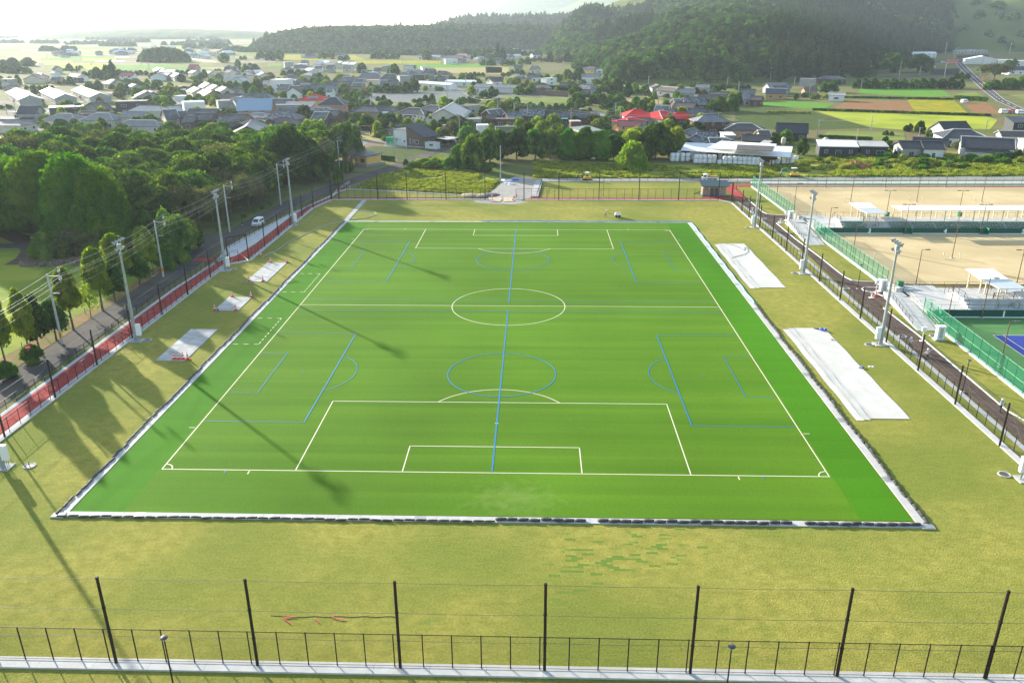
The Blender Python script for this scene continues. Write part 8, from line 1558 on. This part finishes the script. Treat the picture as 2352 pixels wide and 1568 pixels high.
b.build('posts', WC['wood'], bb); b = MB(); m_ = (a+c)/2-bo; b.box((m_.x, m_.y+9, 1.6), (d.length-2, .3, 3.2), 0, math.atan2(d.y, d.x)); b.build('back_wall', WC['wood'], bb)
balem = M('bale_wrap', (.72, .73, .72), (.80, .80, .79), 2, .35, bump=.15, bsc=6)
b = MB(); b.lathe([(.55, 0), (.70, .1), (.72, .35), (.70, .65), (.72, 1.0), (.69, 1.22), (.5, 1.33), (.05, 1.34)], n=12); bale = None
def put_bale(p, z, l):
    global bale
    if bale is None: bale = b.build('bale', balem, smooth=True); tag(bale, '', 'bale', 'white wrapped bales by the barn'); o = bale
    else: o = bale.copy(); C.objects.link(o)
    o.location = (p.x, p.y, z); o.rotation_euler = (rr.uniform(-.05, .05), rr.uniform(-.05, .05), rr.uniform(0, 6)); o['label'] = l; o.scale = (1.1, 1.1, 1.0)
front_ = [(TZ3, x, 1178) for x in (1659, 1701, 1754, 1800)]+[(TZ3, x, 1196+.01*(x-1870)) for x in (1873, 1911, 1953, 2001, 2043)]+[(TZ3, 2095, 1206)]+[(TZ3, x, 1210+.03*(x-2140)) for x in (2140, 2185, 2230, 2275, 2318, 2360, 2402, 2440)]
for i, (t, x, y) in enumerate(front_):
    p = G(t, x, y)
    put_bale(p, 0, 'lower white bale of the %s stack from the left, front row' % ORD[i])
    if i != 9: put_bale(p, 1.33, 'upper white bale of the %s stack from the left, front row' % ORD[i])
for i, (x, y) in enumerate([(1725, 1165), (1845, 1175), (1890, 1178), (1930, 1180), (1970, 1180), (2105, 1188), (2165, 1190), (2205, 1190), (2245, 1192), (2290, 1192), (2340, 1195), (2390, 1197)]):
    p = G(TZ3, x, y)+Vector((0, 2.0, 0)); put_bale(p, 0, 'lower white bale of the %s stack from the left, back row' % ORD[i]); put_bale(p, 1.33, 'upper white bale of the %s stack from the left, back row' % ORD[i])
for i, (x, y, z) in enumerate([(35, 1206, 0), (85, 1202, 0), (95, 1185, 0), (135, 1200, 0), (178, 1200, 0), (178, 1200, 1.33), (212, 1203, 0), (212, 1203, 1.33), (253, 1182, .6)]): put_bale(G(TZ4, x, y), z, 'white bale in the loose group right of the barn, %s from the left' % ORD[i])
def silo(p, l, s=1):
    r = empty('silo', p, 0, l, 'silo'); r.scale = (s,)*3; b = MB(); b.lathe([(.25, 1.0), (1.1, 2.4), (1.1, 4.4), (.5, 5.0), (.15, 5.1)], n=14); b.build('tank', M('cream_tank', (.6, .55, .42), rough=.5), r)
    b = MB(); [b.tube((math.cos(t)*1.0, math.sin(t)*1.0, 0), (math.cos(t)*1.0, math.sin(t)*1.0, 2.6), .06, .06, 5) for t in (.8, 2.4, 3.9, 5.5)]; b.build('legs', galv, r)
silo(G(TZ4, 515, 1095), 'cream feed silo on legs in front of the cow shed'); silo(G(TZ4, 135, 1055), 'small cream silo behind the right end of the bale barn', .75)
mh = MB()
for k in range(60):
    a = rr.uniform(0, 6.28); t = rr.random()**.5; mh.lathe([(rr.uniform(.6, 1.4), -.1), (rr.uniform(.4, .9), .5+(1-t)*1.2), (.1, .9+(1-t)*1.6)], (4.6*t*math.cos(a), 2.6*t*math.sin(a), 0), 6)
tag(mh.build('manure_heap', M('reddish_earth', (.28, .12, .05), (.36, .18, .08), 2, .95), loc=G(TZ4, 810, 1235)), 'heap of reddish brown earth in the weeds', 'heap')
mh = MB()
for k in range(70):
    t = rr.random(); mh.lathe([(rr.uniform(.5, 1.1), -.1), (rr.uniform(.3, .6), .5), (.1, .8)], ((t-.5)*17+rr.uniform(-1, 1), rr.uniform(-2, 2)+(t-.5)*3, 0), 6)
tag(mh.build('soil_heap', M('grey_soil', (.14, .10, .07), (.2, .15, .11), 2, .95), loc=G(TL1, 560, 905)), 'long heap of grey-brown soil at the wood edge', 'heap')
# park ground on the left
g = MB(); park = M('park_grass', (.23, .28, .035), (.32, .34, .05), .08, .95, c3=(.16, .23, .035), sc3=.1, bump=.3, bsc=4)
g.sheet([(-66.5, -110), (-66.5, 40), (-80, 46), (-200, 60), (-260, -110)], -.05); struct('park_grass', g, park, 'sunlit grass of the park beyond the row of trees', 'grass')
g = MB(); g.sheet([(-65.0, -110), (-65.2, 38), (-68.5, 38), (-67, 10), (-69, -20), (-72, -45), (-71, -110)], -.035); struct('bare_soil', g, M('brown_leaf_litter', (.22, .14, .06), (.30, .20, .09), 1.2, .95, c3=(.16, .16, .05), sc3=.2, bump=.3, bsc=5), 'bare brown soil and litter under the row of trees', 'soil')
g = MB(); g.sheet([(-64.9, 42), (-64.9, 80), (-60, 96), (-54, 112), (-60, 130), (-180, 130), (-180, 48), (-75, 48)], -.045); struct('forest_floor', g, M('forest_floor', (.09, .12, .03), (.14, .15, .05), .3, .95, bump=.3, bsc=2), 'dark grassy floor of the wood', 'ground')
g = MB(); strip(g, [tuple(G(TL1, *p)[:2]) for p in ((-60, 640), (60, 665), (230, 740), (270, 800), (230, 860), (130, 920))], 2.2, -.03); struct('park_path', g, M('dark_soil_path', (.10, .075, .05), (.14, .10, .07), .6, .95), 'dark curved path through the park', 'path')
# stakes with rope
i = 0
for y in range(-40, 30, 5):
    b = MB(); b.tube((0, 0, 0), (0, 0, 1.0), .05, .05, 6); tag(b.build('stake', wood, loc=(-67.6+.6*math.sin(y), y, 0)), 'thin wooden stake under the row of trees, %s from the camera' % ORD[i], 'stake', 'stakes under the row of trees'); i += 1
# road sign
p = G(T2, 258, 490); r = empty('road_sign', p, R(20), 'round red no-entry sign with a white bar beside the lane', 'road sign')
b = MB(); b.tube((0, 0, 0), (0, 0, 2.6), .04, .04, 6); b.build('post', galv, r); b = MB(); b.tube((0, -.05, 2.4), (0, -.08, 2.4), .36, .36, 20); s_ = b.build('disc', red, r); b = MB(); b.box((0, -.095, 2.4), (.5, .02, .12)); b.build('bar', white, s_)
p = G(TRR, 1545, 905); r = empty('road_sign', p, R(20), 'orange and white road sign on the left verge of the main road', 'road sign')
b = MB(); b.tube((0, 0, 0), (0, 0, 7), .14, .14, 6); b.build('post', orange, r); b = MB(); b.box((0, -.1, 7.2), (3.6, .1, 2.6)); b.build('board', M('sign_board', (.7, .3, .15), rough=.5), r)
# utility poles
def upole(t, bx, by, ty, l, arms=2, band=False, lampd=False, r_=.16):
    p = at(*t(bx, by)); h = height(p, t(bx, ty)[1]); h = min(h, 16); far = (p.y > 140); rd = max(r_, .055*(p.y+124)/120) if far else r_
    r = empty('utility_pole', p, rr.uniform(-.3, .3), l, 'utility pole', 'utility poles'); b = MB(); b.tube((0, 0, 0), (0, 0, h), rd, rd*.75, 8 if not far else 5); b.build('pole', conc if not far else M('weathered_pole', (.42, .40, .37), rough=.8), r)
    if arms:
        b = MB()
        for k in range(arms): b.box((.55 if k == 0 else .3, 0, h-.25-1.9*k), (1.9-.6*k, .08, .08)); [b.tube((x, 0, h-.25-1.9*k), (x, 0, h-1.9*k), .05, .04, 6) for x in ((-.3, .3, .9, 1.4) if k == 0 else (0, .6))]
        b.build('crossarm', galv, r)
    if band: b = MB(); b.tube((0, 0, 1.2), (0, 0, 2.0), rd*1.06, rd*1.04, 10); b.build('band', tape, r)
    return r, h
UP_ = []
for a in ((T2, 510, 330, -790/1, ''),): pass
near_poles = [(-63.6, -17.9, 'utility pole nearest the camera, striped band at its foot', True), (-63.3, 15.3, 'second utility pole of the lane from the camera', True), (-63.3, 49.5, 'third utility pole of the lane, by the wood edge', False), (-60.4, 78.3, 'farthest utility pole of the lane before the wood end', False)]
for x_, y_, l, bnd in near_poles:
    r = empty('utility_pole', (x_, y_, 0), 0, l, 'utility pole', 'utility poles'); b = MB(); b.tube((0, 0, 0), (0, 0, 10.4), .19, .13, 10); b.build('pole', conc, r)
    b = MB(); b.box((.9, 0, 10.1), (2.2, .09, .09)); b.box((.6, 0, 7.6), (1.3, .08, .08)); b.tube((1.75, 0, 9.2), (1.75, 0, 11.4), .06, .06, 6); b.box((1.75, 0, 10.8), (.1, .6, .08)); b.box((1.75, 0, 9.6), (.1, .6, .08)); b.build('crossarm', galv, r)
    b = MB(); [b.tube((1.75, s*.25, z), (1.75, s*.25, z+.25), .06, .05, 6) for s in (-1, 1) for z in (10.85, 9.65)]; b.build('insulator', white, r)
    if bnd: b = MB(); b.tube((0, 0, 1.0), (0, 0, 1.8), .205, .2, 10); b.build('band', tape, r)
for k, (dx, dz, l) in enumerate(((1.75, 11.4, 'topmost wire of the lane power line'), (1.5, 10.3, 'outer middle wire of the lane power line'), (2.0, 10.2, 'inner middle wire of the lane power line'), (1.75, 9.4, 'fourth wire down of the lane power line'), (.3, 7.6, 'lowest telephone wire of the lane power line'))):
    pts = [(-63.8, -52, 0)]+[(a, c, 0) for a, c, *_ in near_poles]+[tuple(G(TY, 70, 850))]; out = []
    for (a, c) in zip(pts, pts[1:]):
        a = Vector(a)+Vector((dx, 0, dz)); c = Vector(c)+Vector((dx, 0, dz))
        for j in range(8): t = j/8; q_ = a.lerp(c, t); q_.z -= 1.2*4*t*(1-t)*.7; out.append(q_)
    out.append(c); b = MB(); b.path(out, .013, 4); tag(b.build('power_line', galv), l, 'power line', 'wires of the lane power line')
polelist = [(TY, 1140, 745, 95, 'utility pole before the brown and white house'), (TY, 70, 860, 335, 'utility pole at the left of the yellow bungalow'), (TY, 1355, 725, 440, 'thin creeper-footed pole at the lane bend'), (TC, 2000, 210, -200, 'tall plain pole left of the gravel entrance'), (TZ2, 1965, 1010, 745, 'utility pole at right corner of the big white hall'), (TZ2, 1155, 765, 580, 'utility pole left end of the slate hipped houses'), (TZ2, 1950, 645, 500, 'utility pole with transformer in front of the white warehouses'), (TZ2, 1850, 590, 410, 'utility pole before the long white warehouse'), (TZ2, 2020, 530, 380, 'utility pole between the two white warehouses'), (TZ2, 1045, 690, 590, 'utility pole beside round trees left of the mulched field'), (TZ2, 1330, 900, 815, 'leaning short pole behind the white wing'), (TZ2, 1445, 400, 255, 'utility pole left of the golden field'), (TZ2, 2205, 380, 240, 'utility pole in the dry field'), (TZ2, 1065, 370, 300, None), (TZ2, 975, 370, 310, None), (TZ2, 320, 560, 470, None), (TZ2, 1600, 850, 740, 'pole beside the big white hall, left side'), (TZ2, 2310, 800, 590, 'utility pole left of the long mottled roof'), (TZ2, 2150, 720, 640, None),
 (TZ3, 172, 575, 430, 'utility pole with brace beside the long white warehouse'), (TZ3, 20, 560, 440, None), (TZ3, 727, 900, 690, 'utility pole behind the ribbed brown shed'), (TZ3, 1180, 790, 695, 'utility pole left of the red roofs'), (TZ3, 1437, 520, 400, 'utility pole at the foot of the wooded hill, left one'), (TZ3, 2165, 475, 408, 'utility pole at the foot of the wooded hill, right one'), (TZ3, 2072, 905, 730, 'wooden pole in front of the square dark-brown house'), (TZ3, 208, 815, 645, 'utility pole at left end of the mottled row'), (TZ3, 328, 830, 665, 'utility pole standing before the mottled row'), (TZ3, 55, 790, 595, None), (TZ3, 1137, 775, 640, None), (TZ3, 580, 420, 340, None), (TZ3, 1625, 560, 490, None), (TZ3, 1775, 590, 520, None), (TZ3, 1940, 560, 475, None), (TZ3, 2265, 540, 450, None), (TZ3, 1530, 660, 575, None), (TZ3, 2220, 900, 800, None), (TZ3, 1105, 910, 785, None),
 (TZ4, 930, 985, 760, 'tall crossarmed pole between the rice field and cow shed'), (TZ4, 797, 1085, 878, 'thin pole at the cow shed end'), (TZ4, 447, 990, 800, 'utility pole right of the black low house'), (TZ4, 512, 405, 265, 'utility pole before the dark forest foot'), (TZ4, 18, 455, 320, None), (TZ4, 1625, 195, 90, 'utility pole left of the open white shed'), (TZ4, 1705, 250, 140, 'leaning pole at the road bend'), (TZ4, 1615, 420, 285, 'tall pole below the retaining wall'), (TZ4, 1203, 405, 260, None), (TZ4, 1392, 390, 305, None), (TZ4, 2215, 195, 55, 'pole on the cleared hillside'), (TZ4, 1945, 400, 240, 'utility pole in front of the big white hall with broad gable'), (TZ4, 1995, 910, 805, None), (TZ4, 1385, 950, 870, None), (TZ4, 1605, 965, 890, None), (TZ4, 375, 590, 475, None), (TZ4, 240, 490, 405, None), (TZ4, 2205, 945, 835, None), (TZ4, 853, 515, 440, None),
 (TZ1, 740, 750, 645, 'utility pole at the dark flat building, right one'), (TZ1, 690, 745, 675, None), (TZ1, 570, 790, 720, None), (TZ1, 1355, 830, 720, None), (TZ1, 1175, 620, 540, None), (TZ1, 65, 750, 650, None), (TZ1, 300, 520, 445, None), (TZ1, 720, 360, 300, None), (TZ1, 1370, 340, 275, None), (TZ1, 1635, 560, 480, None), (TZ1, 2170, 430, 350, None), (TZ1, 160, 800, 560, 'lattice utility pole at the left picture edge'), (TZ1, 1040, 760, 680, None), (TZ1, 2030, 490, 420, None)]
PLN = []
for t, bx, by, ty, l in polelist:
    r, h = upole(t, bx, by, ty, l, 0 if (l and ('plain' in l or 'thin' in l or 'short' in l)) else 2); PLN.append((r, l, h))
# sagging village wires between chosen poles
def wire_between(i, j, l, rad=.035):
    a = PLN[i][0].location+Vector((0, 0, PLN[i][2]-.3)); c = PLN[j][0].location+Vector((0, 0, PLN[j][2]-.3)); out = []
    for k in range(11): t = k/10; q_ = a.lerp(c, t); q_.z -= (a-c).length*.035*4*t*(1-t); out.append(q_)
    b = MB(); b.path(out, rad, 4); tag(b.build('power_line', wire), l, 'power line', 'village wires')
for i, j, l in ((4, 6, 'wire from hall corner pole to warehouse pole'), (6, 17, 'wire from warehouse pole down to the mottled row'), (17, 25, 'wire from mottled row toward its left pole'), (25, 26, 'short wire in front of the mottled row'), (5, 9, 'wire above the slate hipped houses'), (22, 21, 'wire between poles left of the red roofs'), (38, 40, 'wire across the cow shed'), (47, 48, 'wire between poles at the upper right road')): wire_between(i, j, l)
# playground
p = G(TY, 210, 235); r = empty('playground_slide', p, 0, 'playground tower with a blue slide', 'slide')
b = MB(); [b.tube((x, y, 0), (x, y, 3), .1, .1, 6) for x in (-.7, .7) for y in (-.7, .7)]; b.box((0, 0, 1.7), (1.6, 1.6, .12)); b.lathe([(1.2, 3.0), (.1, 3.9)], n=4); b.build('tower', WC['wood'], r)
b = MB(); b.box((-2.6, 0, .95), (4.4, .7, .12), 0, 0, ('Y', -.42)); b.build('chute', M('slide_blue', (.05, .25, .6), rough=.4), r)
p = G(TY, 600, 215); r = empty('pergola', p, 0, 'dark pergola with a bench in the playground', 'pergola'); b = MB(); [b.box((x, 0, 1.6), (.45, .45, 3.2)) for x in (-4, 1.5)]; b.build('post', WC['wood'], r); b = MB(); b.box((-1.2, 0, 3.2), (7.5, 1.2, .25)); b.build('beam', WC['wood'], r); b = MB(); b.box((-1.2, -1, .5), (4, .5, .1)); [b.box((x, -1, .25), (.1, .4, .5)) for x in (-3, .6)]; b.build('bench', WC['brown'], r)
# walls
for (t, a, c, h_, w_, l) in ((TY, (350, 70), (1330, 100), 1.6, .3, 'long dark block wall behind the playground'), (TZ3, (300, 560), (700, 590), 3.0, .5, 'tall brown garden wall with a hedge on top behind the meadow'), (TZ4, (0, 890), (460, 970), 0, 0, '')):
    if not l: continue
    A = G(t, *a); B_ = G(t, *c); b = MB(); quadwall(b, A, B_, 0, h_, w_); tag(b.build('block_wall', WC['brown'] if 'garden' in l else concd), l, 'wall')
A = G(TZ3, 300, 545); B_ = G(TZ3, 700, 570); b = []
hm = crown('hedge', gdk, [(x, 0, 1.2, 1.6, 1.2, 1.4) for x in np.arange(-28, 28.1, 2.0)], 3500, .3, 77); o = bpy.data.objects.new('hedge', hm); C.objects.link(o); o.location = ((A+B_)/2)+Vector((0, 4, 2.2)); o.rotation_euler = (0, 0, math.atan2((B_-A).y, (B_-A).x)); tag(o, 'long clipped hedge on top of the tall brown garden wall', 'hedge')
for (t, a, c, l, n, m_) in ((TZ4, (700, 600), (1690, 618), 'dark hedge below the bright green crop', 60, gdk), (TZ4, (1720, 615), (2000, 632), 'dark hedge between goldenrod and meadow', 16, gdk), (TZ4, (420, 715), (2030, 768), 'thin dark hedge along the top of the rice field', 90, gdk), (TZ4, (470, 965), (940, 985), 'low green hedge above the cow shed', 26, gmd), (TZ1, (1080, 560), (1250, 565), 'dark hedge behind the pale road in mid village', 12, gdk), (TZ4, (0, 738), (380, 745), 'row of light weeds across the vegetable field', 22, gwd)):
    A = G(t, *a); B_ = G(t, *c); L = (B_-A).length; hh = 1.0 if 'thin' in l or 'low' in l or 'light' in l else 2.2; cl_ = [(x, 0, hh*.5, L/n*.8, hh*.6, hh*.6) for x in np.linspace(-L/2, L/2, n)]
    hm = crown('hedge', m_, cl_, n*60, .33, 80); o = bpy.data.objects.new('hedge', hm); C.objects.link(o); o.location = (A+B_)/2; o.rotation_euler = (0, 0, math.atan2((B_-A).y, (B_-A).x)); tag(o, l, 'hedge')
# shrubs on the cleared hillside
i = 0
for px_, py_, w_ in ((2250, 40, 30), (2290, 20, 40), (2330, 45, 30), (2270, 85, 22), (2300, 100, 20), (2215, 70, 20), (2345, 85, 25), (2240, 12, 24), (2320, 110, 18)):
    # walk along the sight line to the hill surface
    d = F_+RT*(px_-1176)/FPX-UP*(py_-784)/FPX; t_ = 900
    while t_ < 2000:
        q_ = CX+d*t_
        if q_[2] <= hillA(np.array([[q_[0], q_[1]]]))[0]: break
        t_ += 4
    tree('fbroad', (q_[0], q_[1], q_[2]-.5), 9+w_*.1, w_*t_/FPX/2, 'shrubs on the cleared hillside', desc='dark round tree on the cleared hillside, %s of nine' % ORD[i]); i += 1
# cars far away
for t, x_, y_, a, l, pm in ((TRR, 875, 455, 0, 'white truck parked at the road bend on the hillside', white), (TRR, 700, 545, 2.8, 'white car parked left of the retaining wall', white), (TZ1, 1640, 612, 0, 'white van in the weeds beside the low white shed', white), (TRR, 1240, 1150, .5, 'small white tractor on the ridged field', white), (TRR, 1930, 1330, .2, 'white-topped farm machine at the ridged field corner', white), (TRR, 2080, 1330, .2, 'small rust-coloured farm machine at the ridged field corner', RC['rust']), (TRR, 2220, 1345, .1, 'pale car at right picture edge beyond the ridged field', white), (TA7, 455, 995, .3, 'dark car parked left of the half-timbered house', bp_)):
    q_ = G(t, x_, y_); van((q_.x, q_.y, 0), a, l, pm, 4.6, 1.9, 2.0, 'car' if 'car' in l else ('tractor' if 'tractor' in l or 'machine' in l else 'van'))
for i, x_ in enumerate((955, 1020, 1070, 1110)):
    q_ = G(TRR, x_, 460); b = MB(); b.box((0, 0, 2), (3.4, .5, 4)); b.box((0, 0, .2), (3.8, .9, .4), 1); tag(b.build('road_barrier', [M('pale_red', (.7, .18, .12), rough=.6), white], loc=q_), 'pale red panel at the road bend, %s from the left' % ORD[i], 'barrier', 'pale red panels at the road bend')
# ================================================================ LABELS FOR REPEATS
LM = [(TZ1, 1480, 210, 'the lone wooded mound'), (TZ1, 530, 560, 'the three white barns'), (TZ1, 600, 720, 'the long dark flat building'), (TZ1, 1150, 690, 'the charcoal box house'), (TZ1, 1790, 320, 'the dark-red barn'), (TZ1, 1040, 330, 'the tall dark conifer'), (TZ1, 2130, 380, 'the tall cream house'), (TZ1, 1440, 430, 'the gable by the bare field'), (TZ1, 1950, 510, 'the three sunlit roofs'), (TZ1, 1340, 560, 'the striped dark roof'), (TZ1, 1780, 680, 'the white box building'), (TZ1, 1880, 720, 'the temple-like roofs'), (TZ1, 2250, 680, 'the pale-blue roof'), (TZ1, 350, 430, 'the yellow field patch'),
      (TZ2, 290, 470, 'the white cube-like house'), (TZ2, 630, 600, 'the red solar roof'), (TZ2, 810, 650, 'the square brick house'), (TZ2, 350, 820, 'the small white hall'), (TZ2, 750, 760, 'the curved-ridge house'), (TZ2, 700, 310, 'the sunlit roof cluster'), (TZ2, 1370, 350, 'the tall dark round tree'), (TZ2, 1580, 400, 'the dark two-storey house'), (TZ2, 1750, 480, 'the white warehouses'), (TZ2, 1300, 600, 'the black mulched rows'), (TZ2, 1220, 700, 'the slate hipped houses'), (TZ2, 1830, 760, 'the big white hall'), (TZ2, 1600, 970, 'the brown monopitch house'), (TZ2, 1050, 1170, 'the yellow bungalow'), (TZ2, 900, 910, 'the blue slide'), (TZ2, 1650, 270, 'the golden field'), (TZ2, 2080, 1250, 'the creeper bank'), (TZ2, 150, 200, 'the two round plain trees'),
      (TZ3, 100, 520, 'the grey-roofed warehouse'), (TZ3, 700, 215, 'the hill-foot houses'), (TZ3, 900, 400, 'the long white hill house'), (TZ3, 500, 520, 'the brown garden wall'), (TZ3, 500, 750, 'the long mottled row'), (TZ3, 1500, 750, 'the bright red roofs'), (TZ3, 780, 840, 'the ribbed brown shed'), (TZ3, 850, 1000, 'the bamboo bank'), (TZ3, 1280, 1120, 'the yellow-green willow bush'), (TZ3, 2000, 1060, 'the white bale barn'), (TZ3, 2000, 820, 'the square dark-brown house'), (TZ3, 1880, 630, 'the big mottled roof'), (TZ3, 2150, 640, 'the dark creeper hedge'),
      (TZ4, 100, 550, 'the orange-walled house'), (TZ4, 230, 870, 'the black low house'), (TZ4, 620, 1010, 'the cow shed'), (TZ4, 630, 570, 'the small white house'), (TZ4, 1300, 210, 'the hillside warehouse'), (TZ4, 1960, 260, 'the broad-gabled white hall'), (TZ4, 1640, 850, 'the black-roofed house'), (TZ4, 1990, 1040, 'the long white bungalow'), (TZ4, 1400, 1050, 'the joined black roofs'), (TZ4, 1250, 470, 'the hedge above the crop'), (TZ4, 950, 670, 'the ploughed field'), (TZ4, 620, 430, 'the wide hill-foot house'),
      (TL1, 550, 300, 'the huge bright trees'), (TL1, 980, 760, 'the second left mast'), (TL1, 1450, 650, 'the clipped tree pair'), (TL1, 1750, 350, 'the third left mast'), (TL1, 2290, 150, 'the farthest left mast'), (TZ1, 1200, 1000, 'the middle of the wood'), (TZ1, 300, 900, 'the left wood top'), (TZ1, 1900, 950, 'the upper right wood'), (TZ1, 1500, 1250, 'the shaded wood front'), (TZ2, 450, 1050, 'the great domed tree')]
LMP = [(*t(x, y), n) for t, x, y, n in LM]
def relation(px_, py_, avoid=''):
    best = min(LMP, key=lambda l: (math.hypot(l[0]-px_, (l[1]-py_)*1.6)+(500 if avoid and avoid == l[2] else 0))); dx, dy = px_-best[0], (py_-best[1])*1.6
    if math.hypot(dx, dy) < 9: return 'at '+best[2]
    if abs(dx) > abs(dy): return ('left of ' if dx < 0 else 'right of ')+best[2]
    return ('behind ' if dy < 0 else 'in front of ')+best[2]
bpy.context.view_layer.update()
# past 300 trees the smallest ones in the picture are one object
tr_ = [e for e in TL if e[0]['category'] == 'tree']; tr_.sort(key=lambda e: -e[4]*e[3]/((e[0].location-cam.location).length**2)); rest = tr_[290:]
if rest:
    ms = []; P = []; SZ = []; ID = []
    for o, *_ in rest:
        m_ = (o.data or o.children[0].data)
        if m_ not in ms: ms.append(m_)
        P.append(tuple(o.location)); SZ.append(tuple(o.scale)); ID.append(ms.index(m_))
    keep_ = set(id(e) for e in rest); TL[:] = [e for e in TL if id(e) not in keep_]
    for o, *_ in rest:
        for c in list(o.children): bpy.data.objects.remove(c)
        bpy.data.objects.remove(o)
    wood_stuff('far_trees', P, SZ, 'small far garden trees scattered among the village houses', [bpy.data.objects.new('s', m_) for m_ in ms], 55, 'trees', ID)
def settle(items):
    """items: (object, phrase). Same phrase: told apart by their order from left to right"""
    d = {}
    for o, ph in items: d.setdefault(ph, []).append(o)
    for ph, L in d.items():
        if len(L) == 1: L[0]['label'] = ph; continue
        L.sort(key=lambda o: pr(tuple(o.location))[0])
        for i, o in enumerate(L): o['label'] = ph+(', left one' if i == 0 else ', right one') if len(L) == 2 else ph+', %s from left' % ORD[min(i, 29)]
KP = dict(broad='dark evergreen tree', feather='bright green tree', cone='conifer', column='yellow-green tree', columndark='dark tree', round='rounded bush', brownish='brownish bare-stemmed tree', bare='leafless tree', bamboo='bamboo clump', willow='drooping yellow-green tree', fbroad='dark green tree', flight='fresh green tree', fyellow='yellow-green tree', fcone='dark conifer', fbare='brownish thin tree')
it = []
for o, kind, desc, h, r in TL:
    if desc and desc != '%s': o['label'] = desc; continue
    x, y = pr((o.location.x, o.location.y, o.location.z+h*.8)); sz = 'tall ' if h > 12 else ('small ' if h < 5 else ('broad ' if r > 6.2 else ''))
    it.append((o, sz+KP[kind]+' '+relation(x, y)))
settle(it)
it = []; TN_ = dict(h='hipped', g='gabled', m='single-slope', f='flat', s='gabled')
for o, desc, rf, wl, ty, rh, L in HL:
    o['group'] = 'houses of the village'
    if desc and not desc.startswith('ZONE'): o['label'] = desc; hd = re.split(r',| (?:right|left|behind|above|in|below|with|on|beside|standing|before|among|at|facing|until|cut|covered) ', desc)[0]; o['category'] = 'barn' if 'barn' in hd else ('warehouse' if 'warehouse' in hd else ('shed' if 'shed' in hd else 'house')); o.name = o['category']; continue
    base = '%s %s-roofed house' % (RN[rf], TN_[ty]) if L > 8 else 'small %s %s-roofed house' % (RN[rf], TN_[ty])
    if desc: it.append((o, base.replace(' metal', '').replace('-roofed', '')+' '+desc[5:])); continue
    x, y = pr((o.location.x, o.location.y, rh*.7)); it.append((o, base+' '+relation(x, y)))
settle(it)
it = []
for o, l, h in PLN:
    if l: continue
    x, y = pr((o.location.x, o.location.y, h*.5)); it.append((o, 'utility pole '+relation(x, y)))
settle(it)
# ================================================================ HAZE
hb = MB(); hb.box((2000, 3600, 239), (14000, 9200, 482)); hz = hb.build('haze', [])
hm_ = bpy.data.materials.new('haze_air'); hm_.use_nodes = True; nt = hm_.node_tree; nt.nodes.clear(); ho = nt.nodes.new('ShaderNodeOutputMaterial'); pv_ = nt.nodes.new('ShaderNodeVolumePrincipled')
pv_.inputs['Color'].default_value = (.70, .82, .90, 1); pv_.inputs['Density'].default_value = HAZE_D; pv_.inputs['Anisotropy'].default_value = HAZE_G; nt.links.new(pv_.outputs[0], ho.inputs['Volume']); hz.data.materials.clear(); hz.data.materials.append(hm_)
tag(hz, 'pale morning haze filling the valley air', 'haze', kind='stuff')
